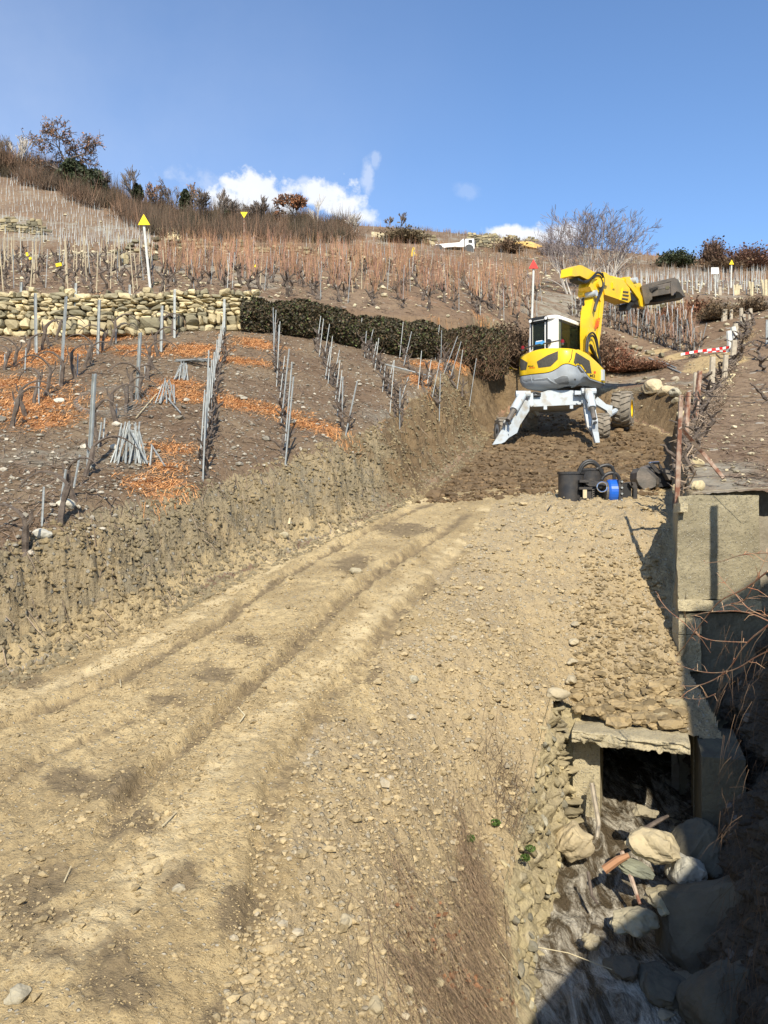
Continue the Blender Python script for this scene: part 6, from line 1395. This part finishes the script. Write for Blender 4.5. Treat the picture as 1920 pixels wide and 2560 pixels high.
tri_sign(1326, 905, 1334, 668, [(1322,671),(1346,671),(1334,648)], M['red'], M['polewhite'], .04, 'red triangle on a tall white pole beside the excavator cab', Y=29.5)
tri_sign(1827, 720, 1829, 655, [(1823,661),(1835,661),(1829.5,649)], M['signyellow'], M['polewhite'], .05, 'tiny yellow triangle on a pole near the right skyline')
h = hit(1789, 742); sg = empty('small_sign', h, 'small white square sign on a thin post in the right vineyard', 'sign'); b = MB(); tube(b, [h, P(1787,676,h.y)], .03, 6); b.build('pole', M['polewhite'], sg); b = MB(); box(b, tuple(P(1787,677,h.y-.06)), (.42, .03, .36)); b.build('panel', M['white'], sg)
for (u, v, w_, h_, lb, Yv) in [(68,636,5,9,'yellow ribbon on a stake at far left, the lower of two', None),(76,646,6,6,'yellow ribbon on a stake at far left, the right one', None),(147,662,14,8,'yellow ribbon bundle tied across two stakes', None),(637,665,5,6,'yellow ribbon on a stake below the long pale wall', None)]:
    h = hit(u, v+60); b = MB(); c = P(u, v, h.y); box(b, tuple(c), (w_/FP*h.y, .04, h_/FP*h.y), (1, 0, .2), (0, 1, 0), (-.2, 0, 1)); b.build('ribbon', M['signyellow'], loc=c, label=lb, cat='ribbon')
h = hit(1033, 645); mk_ = empty('marker_post', h, 'yellow marker with two legs standing among the orange vines', 'marker'); Yv = h.y
b = MB(); prism(b, [tuple(P(u, v, Yv)) for u, v in [(1026,641),(1031,622),(1034,616),(1037,620),(1036,640)]], (0, .2, 0)); b.build('body', M['signyellow'], mk_); b = MB(); prism(b, [tuple(P(u, v, Yv+.1)) for u, v in [(1037,630),(1043,638),(1040,641),(1036,636)]], (0, .1, 0)); b.build('foot', M['signyellow'], mk_)
def z7(pts): return [(1060+x/6.9125, 560+y/6.9125) for x, y in pts]
h = hit(1150, 625); TY = (h.y if h is not None else 100)-1; tk = empty('truck', P(1140, 622, TY), 'white flatbed truck parked below the skyline', 'truck')
def tprism(nm, pts, dy, th, m, par=tk): b = MB(); prism(b, [tuple(P(u, v, TY+dy)) for u, v in z7(pts)], (0, th, 0)); return b.build(nm, m, par)
tprism('bed', [(200,350),(400,335),(610,318),(670,258),(690,258),(690,398),(530,388),(400,400),(200,445)], 0, 2.2, M['white']); c_ = tprism('cab', [(705,285),(722,256),(862,252),(868,300),(872,425),(705,408)], 0, 2.1, M['white'])
tprism('side_window', [(768,270),(832,268),(838,325),(768,322)], -.04, .05, M['ink'], c_); tprism('gap', [(690,262),(705,270),(705,405),(690,400)], .2, 1.8, M['ink']); tprism('front', [(864,256),(890,285),(905,335),(885,345),(880,400),(872,420)], .05, 2.0, M['black'], c_); tprism('mirror', [(872,280),(884,284),(884,310),(873,310)], -.15, .1, M['black'], c_)
for x in (250, 780):
    q = P(*z7([(x, 430)])[0], TY-.02); b = MB(); tube(b, [q, q+Vector((0, .3, 0))], .48, 16); b.build('wheel', M['black'], tk)
h = hit(940, 592); b = MB(); prism(b, [tuple(P(u, v, h.y)) for u, v in [(929,579),(961,583),(960,593),(928,592)]], (0, 2, 0)); b.build('stone_hut', M['woodyellow'], label='low tan stone hut below the skyline', cat='hut', loc=P(944,593,h.y))
h = hit(1295, 619); b = MB(); rock(b, P(1300, 617, h.y), 1.6, 2, (1.15, .85, .4), (1.5, .8, .35), cut=2); b.build('ochre_bank', M['stone'], label='ochre patch of bare rock at the skyline left of the bare trees', cat='rock')

# ---------------------------------------------------------------- bundles of stakes, log, wire
for (u, v, hh, n, sp, lb) in [(322,1156,.66,26,.33,'largest bundle of old stakes leaning together in the left vineyard'),(418,1008,.50,12,.22,'bundle of stakes leaning like a small tepee, third from the front'),(454,950,.42,11,.20,'small upright bundle of stakes behind the tepee one'),(470,910,.15,13,.55,'flat fan of stakes lying farthest up the slope')]:
    h = hit(u, v); root = empty('stake_bundle', h, lb, 'stakes', 'bundles of old stakes'); random.seed(int(u))
    for i in range(n):
        if hh > .2:
            x = (i/(n-1)-.5)*2; a = h+Vector((x*sp*.9+random.uniform(-.06, .06), random.uniform(-.15, .12), .0)); a.z = h.z; t = h+Vector((x*sp*.35+random.uniform(-.08, .08), random.uniform(-.02, .2), hh*random.uniform(.8, 1.1)))
        else:
            a = h+Vector((-.35+random.uniform(-.1, .1), .3+random.uniform(-.1, .2), .12+.03*i/n)); t = h+Vector((.35+.03*i, -.25+random.uniform(-.12, .12), .02+random.uniform(0, .05)))
        o = bpy.data.objects.new('stake', R_STAKE); C.objects.link(o); o.parent = root; o.location = a-h; d = t-a; o.rotation_mode = 'QUATERNION'; o.rotation_quaternion = d.to_track_quat('Z', 'Y'); o.scale = (.95, .95, d.length)
def stick(name, pts, r, m, label, cat, Y=None, lift=.02, group=None, n=6):
    q = []
    for (u, v) in pts:
        h = hit(u, v) if Y is None else P(u, v, Y); q.append(h+Vector((0, 0, lift)))
    b = MB(); rs = r if hasattr(r, '__len__') else [r]*len(q); tube(b, q, rs, n); return b.build(name, m, loc=q[0], label=label, cat=cat, group=group)
h = hit(375, 1165); b = MB(); tube(b, [h, h+Vector((.02, .05, .36))], .018, 5); b.build('stake', M['galv'], loc=h, label='short upright stake beside the largest bundle', cat='stake'); stick('stake', [(378,1118),(412,1172)], .016, M['galv'], 'stake lying slantwise on the orange mulch beside the largest bundle', 'stake', lift=.05)
stick('stake', [(340,1050),(392,990)], .012, M['woodyellow'], 'thin pale cane lying left of the tepee bundle', 'stick', lift=.05); stick('stake', [(418,1000),(452,1038)], .014, M['galv'], 'stake fallen out of the tepee bundle', 'stake', lift=.05)
stick('stake', [(963,928),(1078,958)], .022, M['galv'], 'long steel stake lying across two rows in mid vineyard', 'stake', lift=.2)
stick('stake', [(1622,896),(1662,915),(1702,933)], .03, M['galv'], 'upper of two steel stakes lying on the brown slope at right', 'stake'); stick('stake', [(1655,905),(1690,921)], .03, M['galv'], 'lower of two steel stakes lying on the brown slope at right', 'stake')
stick('log', [(1038,861),(1060,860),(1092,868),(1122,886),(1142,893)], [.14,.17,.17,.13,.06], mat('log_bark', (.52,.36,.22), .95, col2=(.30,.2,.13), scale=4), 'thick pale brown log lying below the hedge', 'log', lift=.08, n=9)
stick('pole', [(1150,895),(1185,900),(1222,909)], .045, M['woodyellow'], 'thin pale pole lying in line with the log', 'pole', lift=.05); stick('pole', [(1238,918),(1262,923),(1292,930)], .03, M['signyellow'], 'yellow rod lying left of the excavator', 'pole', lift=.1)
b = MB(); h = hit(262, 1040); c0 = h+Vector((0, 0, .32))
for i in range(7): b_ = [c0+Vector((math.cos(t)*(.55+.05*i)+.03*i, math.sin(t)*.25+.02*i, math.sin(t)*(.24+.02*i))) for t in np.linspace(0, 6.28, 30)]; tube(b, b_, .0025, 3, cap=False)
b.build('wire_coil', M['galv'], loc=h, label='loose tangle of thin fencing wire between the vine rows', cat='wire')
# right fence row
def post(u, v, u2, v2, m, r, lb):
    h = hit(u, v); h = h if h is not None else P(u, v, 13); t = P(u2, v2, h.y+.05); b = MB(); tube(b, [h-Vector((0, 0, .1)), t], [r, r*.92], 8 if m != 'rust' else 5); b.build('post', M[m], loc=h, label=lb, cat='post', group='posts along the right fence row')
pf = P(1692, 1262, 13.0); b = MB(); tube(b, [pf, P(1697, 1120, 13.02)], .042, 6, mi=0); tube(b, [P(1697, 1120, 13.02), P(1703, 988, 13.05)], .036, 6); b.build('post', M['rust'], loc=pf, label='tall front post of peeling rust and paint standing on the wing wall', cat='post', group='posts along the right fence row')
b = MB(); tube(b, [P(1700, 1068, 13.0), P(1755, 1130, 13.6), P(1809, 1196, 13.3)], .038, 4); b.build('brace', M['rust'], loc=P(1700,1068,13), label='rusty angle brace leaning down right from the tall front post', cat='brace')
for a in [(1711,1112,1722,981,'rust',.07,'dark rusty tube post just behind the front one'),(1737,1050,1750,928,'rust',.08,'rusty post leaning right, third along the fence row'),(1738,1008,1738,932,'wood',.07,'pale post touching the third rusty post'),(1778,972,1782,893,'wood',.11,'wooden post with a rusty cap before the sandy patch'),
          (1810,955,1815,888,'wood',.10,'wooden post at the right edge of the sandy patch'),(1830,912,1836,852,'wood',.12,'stout pale post beside the end of the red-and-white tape'),(1826,872,1822,828,'polewhite',.12,'white-topped post leaning left above the tape'),(1840,852,1832,818,'polewhite',.13,'second white-topped leaning post, right of the first'),
          (1844,846,1838,810,'wood',.12,'third leaning post, rearmost of the white-topped group'),(1810,802,1812,775,'wood',.14,'stout post left of the dark drain opening'),(1828,798,1828,773,'wood',.08,'thin post above the drain opening'),(1854,810,1853,771,'wood',.09,'tall narrow post in the upper fence row'),
          (1861,816,1859,786,'wood',.09,'short post just right of the tall narrow one'),(1874,806,1873,780,'wood',.07,'slim post second from the top of the fence row'),(1878,801,1876,772,'wood',.09,'topmost post of the right fence row'),
          (1790,735,1785,712,'wood',.07,'slanted post above the scrub at right'),(1800,738,1799,718,'wood',.12,'thick short post above the scrub at right'),(1838,738,1835,713,'woodyellow',.07,'left stake of the bunched pale poles'),(1841,738,1842,712,'woodyellow',.07,'middle stake of the bunched pale poles'),(1846,736,1847,714,'woodyellow',.07,'right stake of the bunched pale poles'),
          (1878,738,1873,704,'woodyellow',.07,'left of two tall pale poles near the right edge'),(1880,740,1881,706,'woodyellow',.07,'right of two tall pale poles near the right edge'),(1911,735,1904,700,'woodyellow',.09,'leaning pole cut close to the right edge'),(1915,740,1914,700,'woodyellow',.1,'upright pole at the very right edge'),(1917,860,1917,800,'galv',.05,'grey steel post at the right edge of the path')]: post(*a)
for k, (u, v) in enumerate([(1712,1215),(1722,1190),(1730,1160),(1716,1150),(1742,1135),(1728,1115),(1745,1095),(1738,1075),(1755,1065),(1762,1050),(1750,1030),(1768,1020),(1775,1002),(1785,990),(1796,975),(1800,962),(1808,950),(1822,935),(1830,925),(1838,905),(1836,890),(1842,880),(1846,868),(1852,858),(1858,848),(1864,838),(1872,826),(1880,814),(1912,900),(1915,930),(1916,870),(1914,975),(1905,1010)]):
    h = hit(u, v)
    if h is None: continue
    rn_ = 'tangled fence row' if u < 1890 else 'rightmost vine row'
    put('vine', random.choice(VB)[1], h, rz=random.uniform(0, 6), scale=(1.35 if h.y < 24 else 1.8,)*2+(1.1,), label=f'gnarled vine trunk, {ordn(k+1 if u < 1890 else k-27)} from the front, {rn_}', cat='vine', group='gnarled vines along the right fence row')
    for _ in range(0): pass
b = MB()
for k in range(900):
    t = rng.random()**.8; u = np.interp(t, [0, .3, .6, 1], [1712, 1745, 1800, 1875])+rng.normal(0, 9); v = np.interp(t, [0, .3, .6, 1], [1225, 1080, 955, 815]); X_ = (u-960)/FP; Yq = np.interp(v, [815, 955, 1080, 1225], [36, 26, 19.5, 13.4]); x_, y_ = X_*Yq, Yq
    z_ = terrain(np.array([x_]), np.array([y_]))[0][0] if k % 1 == 0 else 0
    p0 = np.array([x_, y_, z_+rng.uniform(0, .35)]); d_ = rng.normal(size=3)*np.array([.16, .16, .12]); tube(b, [tuple(p0), tuple(p0+d_*.5+rng.normal(size=3)*.02), tuple(p0+d_)], [.014, .011, .006], 3, (rng.uniform(.5, 1.3),)*3, cap=False)
b.build('vine_tangle', M['twig'], kind='stuff', label='tangle of dark pruned wood along the right fence row', cat='twigs')
# stones of the broken edge under that row
for k, (u, v, r) in enumerate([(1745,1225,.14),(1742,1165,.16),(1760,1000,.12),(1815,960,.22),(1826,945,.2),(1706,1040,.15),(1707,1075,.12),(1694,1230,.13)]):
    h = hit(u, v)
    if h is None: continue
    b = MB(); rock(b, h+Vector((0, 0, .05)), r, 3, (1.0, .97, .82), (1, .8, .8), cut=6); b.build('edge_stone', M['stone'], loc=h, label=['pale block at the front of the fence row, beside the brace foot','rounded cream block behind the tall front post','small cream stone halfway up the fence row','pale stone low in the pile under the sandy patch','pale stone high in the pile under the sandy patch','cream stone by the second rusty post','small cream stone just left of the dark tube post','pale chip on the corner of the wing wall'][k], cat='stone', group='pale stones under the fence row')
for (p_, lb) in [([(1703,991),(1800,992),(1925,993)], 'upper wire strung right from the tall front post'),([(1702,1195),(1790,1190),(1925,1196)], 'lower wire above the wing wall')]:
    b = MB(); tube(b, [P(u, v, 13.0-.6*i) for i, (u, v) in enumerate(p_)], .004, 3); b.build('wire', M['black'], loc=P(*p_[0], 13), label=lb, cat='wire', group='wires right of the front post')
tp = MB(); 
def tape(pts, Y0, Y1, w, n, label):
    mb = MB()
    for i in range(n):
        t0, t1 = i/n, (i+1)/n
        def at(t): u = np.interp(t, np.linspace(0, 1, len(pts)), [p[0] for p in pts]); v = np.interp(t, np.linspace(0, 1, len(pts)), [p[1] for p in pts]); return P(u, v, Y0+(Y1-Y0)*t)
        a, c = at(t0), at(t1); z = Vector((0, .02*math.sin(i), w/2)); mb.add([tuple(a-z), tuple(c-z), tuple(c+z), tuple(a+z)], [(0, 1, 2, 3)], (1, .03, .03) if i % 2 else (1, 1, 1))
    mb.build('barrier_tape', mat('tape', (.8, .8, .78), .5, tint=True), loc=P(*pts[0], Y0), label=label, cat='tape', group='barrier tapes')
tape([(1702,886),(1745,878),(1790,873),(1823,868)], 34, 33, .10, 12, 'upper red and white barrier tape stretched to the fence row'); tape([(1760,881),(1795,877),(1823,879)], 33.6, 33, .07, 7, 'lower sagging red and white barrier tape')

# ---------------------------------------------------------------- brambles in front of the right bank, dry grass on the slope
M['bramble'] = mat('bramble_cane', (.42, .17, .09), .7, col2=(.5, .34, .2), scale=9)
def zb8(pts): return [(1500+x/2.95, 1150+y/2.95) for x, y in pts]
random.seed(5)
for k, (pts, Y0, Y1, r, lb) in enumerate([([(560,1450),(640,1350),(800,1130),(900,1020),(1060,960),(1239,820)], 8.6, 6.6, .008, 'orange bramble cane rising steeply across the wall to the right edge'),([(590,1665),(720,1670),(850,1620),(960,1540),(1070,1350),(1260,1205)], 8.2, 6.4, .008, 'long orange bramble cane curving up from the rubble, lowest of them'),
        ([(670,1150),(800,1120),(1000,1110),(1120,1130),(1260,1195)], 8.4, 7.0, .007, 'arched bramble cane bending down to the right edge'),([(690,1270),(800,1330),(950,1340),(1080,1345)], 8.5, 7.6, .006, 'nearly level bramble cane low on the concrete'),([(770,760),(900,750),(1000,710),(1100,690),(1260,685)], 8.6, 7.2, .006, 'highest bramble cane across the lit concrete'),
        ([(860,830),(930,920),(1000,990),(1100,1110),(1239,1150)], 8.4, 7.4, .005, 'thin bramble shoot slanting down right over the concrete'),([(580,1510),(700,1555),(850,1575),(1000,1550),(1150,1450),(1260,1400)], 8.4, 6.6, .006, 'sagging bramble cane below the crossing ones'),([(420,1000),(500,1110),(600,1180),(700,1280),(790,1325)], 9.6, 8.4, .005, 'thin bramble tip reaching left over the gravel'),
        ([(1239,690),(1100,990),(1060,1045),(970,1060)], 6.8, 7.4, .006, 'thick bramble shoot entering high from the right edge'),([(640,1760),(760,1765),(850,1725)], 8.6, 8.2, .004, 'pale dead twig hanging in the shade of the wall')]):
    q = [P(u, v, Y0+(Y1-Y0)*i/(len(pts)-1)) for i, (u, v) in enumerate(zb8(pts))]
    for _ in range(2): q = [q[0]]+[w for i in range(len(q)-1) for w in (q[i]*.75+q[i+1]*.25, q[i]*.25+q[i+1]*.75)]+[q[-1]]
    b = MB(); tube(b, q, list(np.linspace(r*.45, r, len(q))), 5)
    for _ in range(7):
        i = random.randint(1, len(q)-2); d = (q[i+1]-q[i]).normalized(); s = Vector((random.uniform(-1, 1), random.uniform(-.5, .5), random.uniform(-1, 1))); e = q[i]+(d*.3-d*random.choice((0, .6))+s*.5)*random.uniform(.08, .4); tube(b, [q[i], q[i].lerp(e, .5)+Vector((0, 0, .02)), e], [r*.5, r*.4, r*.2], 3)
    b.build('bramble_cane', M['bramble'], loc=q[0], label=lb, cat='bramble', group='bramble canes over the right bank')
def hangers(name, u0, u1, v0, v1, Y0, Y1, n, L0, L1, cols, w, label, down=.8, left=.3):
    K = n; u = rng.uniform(u0, u1, K); v = rng.uniform(v0, v1, K); Y = rng.uniform(Y0, Y1, K); p0 = np.stack([(u-960)/FP*Y, Y, (1280-v)/FP*Y], -1)
    L_ = rng.uniform(L0, L1, (K, 1)); d = np.c_[rng.normal(-left, .35, K), rng.normal(-.15, .3, K), rng.normal(-down, .35, K)]; d /= np.linalg.norm(d, axis=1, keepdims=True); m_ = p0+d*L_*.5+np.array([0, 0, .05])*L_; e = p0+d*L_-np.array([0, 0, .15])*L_
    s_ = np.cross(d, rng.normal(size=(K, 3))); s_ /= np.linalg.norm(s_, axis=1, keepdims=True); s_ *= w; V = np.stack([p0-s_, p0+s_, m_+s_*.7, m_-s_*.7, e], 1).reshape(-1, 3); i = np.arange(K)*5
    b = MB(); b.add(V, [np.stack([i, i+1, i+2, i+3], 1), np.stack([i+3, i+2, i+4], 1)], np.repeat(np.array(cols)*rng.uniform(.4, 1.4, (K, 1)), 5, 0)); b.build(name, M['twig'], kind='stuff', label=label, cat='twigs')
hangers('hanging_twigs', 1800, 1935, 1560, 2150, 8.0, 9.6, 240, .12, .45, (.5, .42, .36), .002, 'dry roots and twigs hanging over the shaded right bank')
hangers('bank_grass', 1800, 1935, 2150, 2560, 6.2, 7.6, 260, .1, .35, (.4, .34, .28), .0022, 'dead grass hanging on the dark lower right bank')
# dry grass on the lower slope
def slope_grass(cx, cy, rx, ry, n, L0, L1, w, col, ang, name, label, m='twig', spread=.45):
    x = cx+rng.normal(0, rx, n); y = cy+rng.normal(0, ry, n); k_ = not_cut(x-.25, y); x, y = x[k_], y[k_]; n = len(x); z = terrain(x, y)[0]; a = ang+rng.normal(0, spread, n); L_ = rng.uniform(L0, L1, n); ex_ = x+np.cos(a)*L_; ey_ = y+np.sin(a)*L_; ez = terrain(ex_, ey_)[0]; ez = np.maximum(ez, z-L_*.75)+rng.uniform(.0, .06, n); z = z+rng.uniform(0, .05, n)
    mx_ = (x+ex_)/2; my_ = (y+ey_)/2; mz = (z+ez)/2+L_*.08; px = -np.sin(a)*w; py = np.cos(a)*w
    V = np.stack([np.c_[x-px, y-py, z], np.c_[x+px, y+py, z], np.c_[mx_+px*.8, my_+py*.8, mz], np.c_[mx_-px*.8, my_-py*.8, mz], np.c_[ex_, ey_, ez]], 1).reshape(-1, 3); i = np.arange(n)*5
    return V, [np.stack([i, i+1, i+2, i+3], 1), np.stack([i+3, i+2, i+4], 1)], np.repeat(np.array(col)*rng.uniform(.35, 1.4, (n, 1)), 5, 0)
b = MB()
for (u, v, rx, ry, n, ang) in [(1170,2380,.16,.5,1000,-1.0),(1200,2250,.10,.45,650,-1.2),(1100,2500,.28,.3,900,-.9),(1040,2420,.2,.3,350,-.8),(1180,2540,.2,.3,700,-.9),(1165,2150,.06,.3,500,-1.3),(1260,1985,.16,.22,420,.4),(1000,2200,.1,.2,160,-.7)]:
    h = hit(u, v)
    if h is None: continue
    V, F, c = slope_grass(h.x, h.y, rx, ry, n, .05, .42, .0018, (1.0, .93, .80) if n != 420 else (.4, .35, .32), ang, '', '', spread=.7); b.add(V, F, c)
b.build('dry_grass', M['twig'], kind='stuff', label='matted dry grass and stems hanging down the slope at the bottom', cat='grass')
h = hit(1150, 2440); x = h.x+rng.normal(0, .22, 90); y = h.y+rng.normal(0, .25, 90); z = terrain(x, y)[0]+.06; b = MB(); leaf_tris(b, np.c_[x, y, z], .028, np.array((.8, .75, .7))*rng.uniform(.4, 1.2, (90, 1))); b.build('dead_leaves', M['oakleaf'], kind='stuff', label='rust coloured dead leaves in the dry grass', cat='leaves')
for (u, v, r, lb) in [(1325,2125,.05,'upper bright green moss cushion on the rubble wall'),(1312,2148,.05,'lower bright green moss cushion on the rubble wall'),(1238,2060,.05,'small green weed on the gravel slope'),(1175,2100,.045,'small green tuft left of the weed on the slope')]:
    h = hit(u, v)
    if h is None: h = P(u, v, 9.4)
    q = rng.normal(size=(160, 3)); q /= np.linalg.norm(q, axis=1, keepdims=True); q *= np.array([r, r, r*.6]); b = MB(); leaf_tris(b, q+np.array(h)+np.array([0, -.03, .03]), .014, np.array((1.4, 2.0, .8))*rng.uniform(.6, 1.3, (160, 1))); b.build('moss', M['leaf'], loc=h, label=lb, cat='plant')
# twigs and roots on the cut bank, sticks on the road
b = MB()
for k in range(260):
    i = int(rng.integers(4, 9)); t = rng.random(); A_ = np.array(DIG[i]); B2 = np.array(DIG[i+1]); q = A_+(B2-A_)*t; nx = np.array([-(B2-A_)[1], (B2-A_)[0]]); nx = nx/np.linalg.norm(nx); q = q+nx*rng.uniform(0, 1.0); z = terrain(np.array([q[0]]), np.array([q[1]]))[0][0]; L_ = rng.uniform(.12, .5); d = np.array([rng.normal(0, .5), -.35, -.7]); p0 = np.array([q[0], q[1]-.03, z+.05])
    tube(b, [tuple(p0), tuple(p0+d*L_*.5+rng.normal(size=3)*.04), tuple(p0+d*L_+rng.normal(size=3)*.05)], [.006, .004, .002], 3, (rng.uniform(.5, 1.5),)*3, cap=False)
b.build('bank_roots', M['twig'], kind='stuff', label='thin roots sticking out of the cut bank', cat='roots')
for k, (pts, r, lb) in enumerate([([(300,1705),(302,1722)], .008, 'short pale twig standing in the upper wheel rut'),([(595,1775),(612,1795),(600,1812)], .008, 'bent pale twig on the road between the ruts'),([(725,1300),(722,1315)], .03, 'pale peg beside the upper rut near the bank'),([(405,2075),(440,2040)], .006, 'forked dry stem on the near road'),([(160,2215),(178,2175)], .005, 'thin root on the left of the near road'),([(1205,2330),(1260,2400),(1275,2420)], .006, 'straw-coloured reed lying on the grass'),([(1345,2376),(1420,2390),(1530,2432)], .005, 'pale grass stalk arching out over the stream')]):
    q = []
    for (u, v) in pts:
        h = hit(u, v); q.append((h if h is not None and u < 1300 else P(u, v, 7.8))+Vector((0, 0, .03)))
    b = MB(); tube(b, q, r, 5); b.build('twig', M['woodyellow'], loc=q[0], label=lb, cat='twig', group='loose twigs on the road and slope')
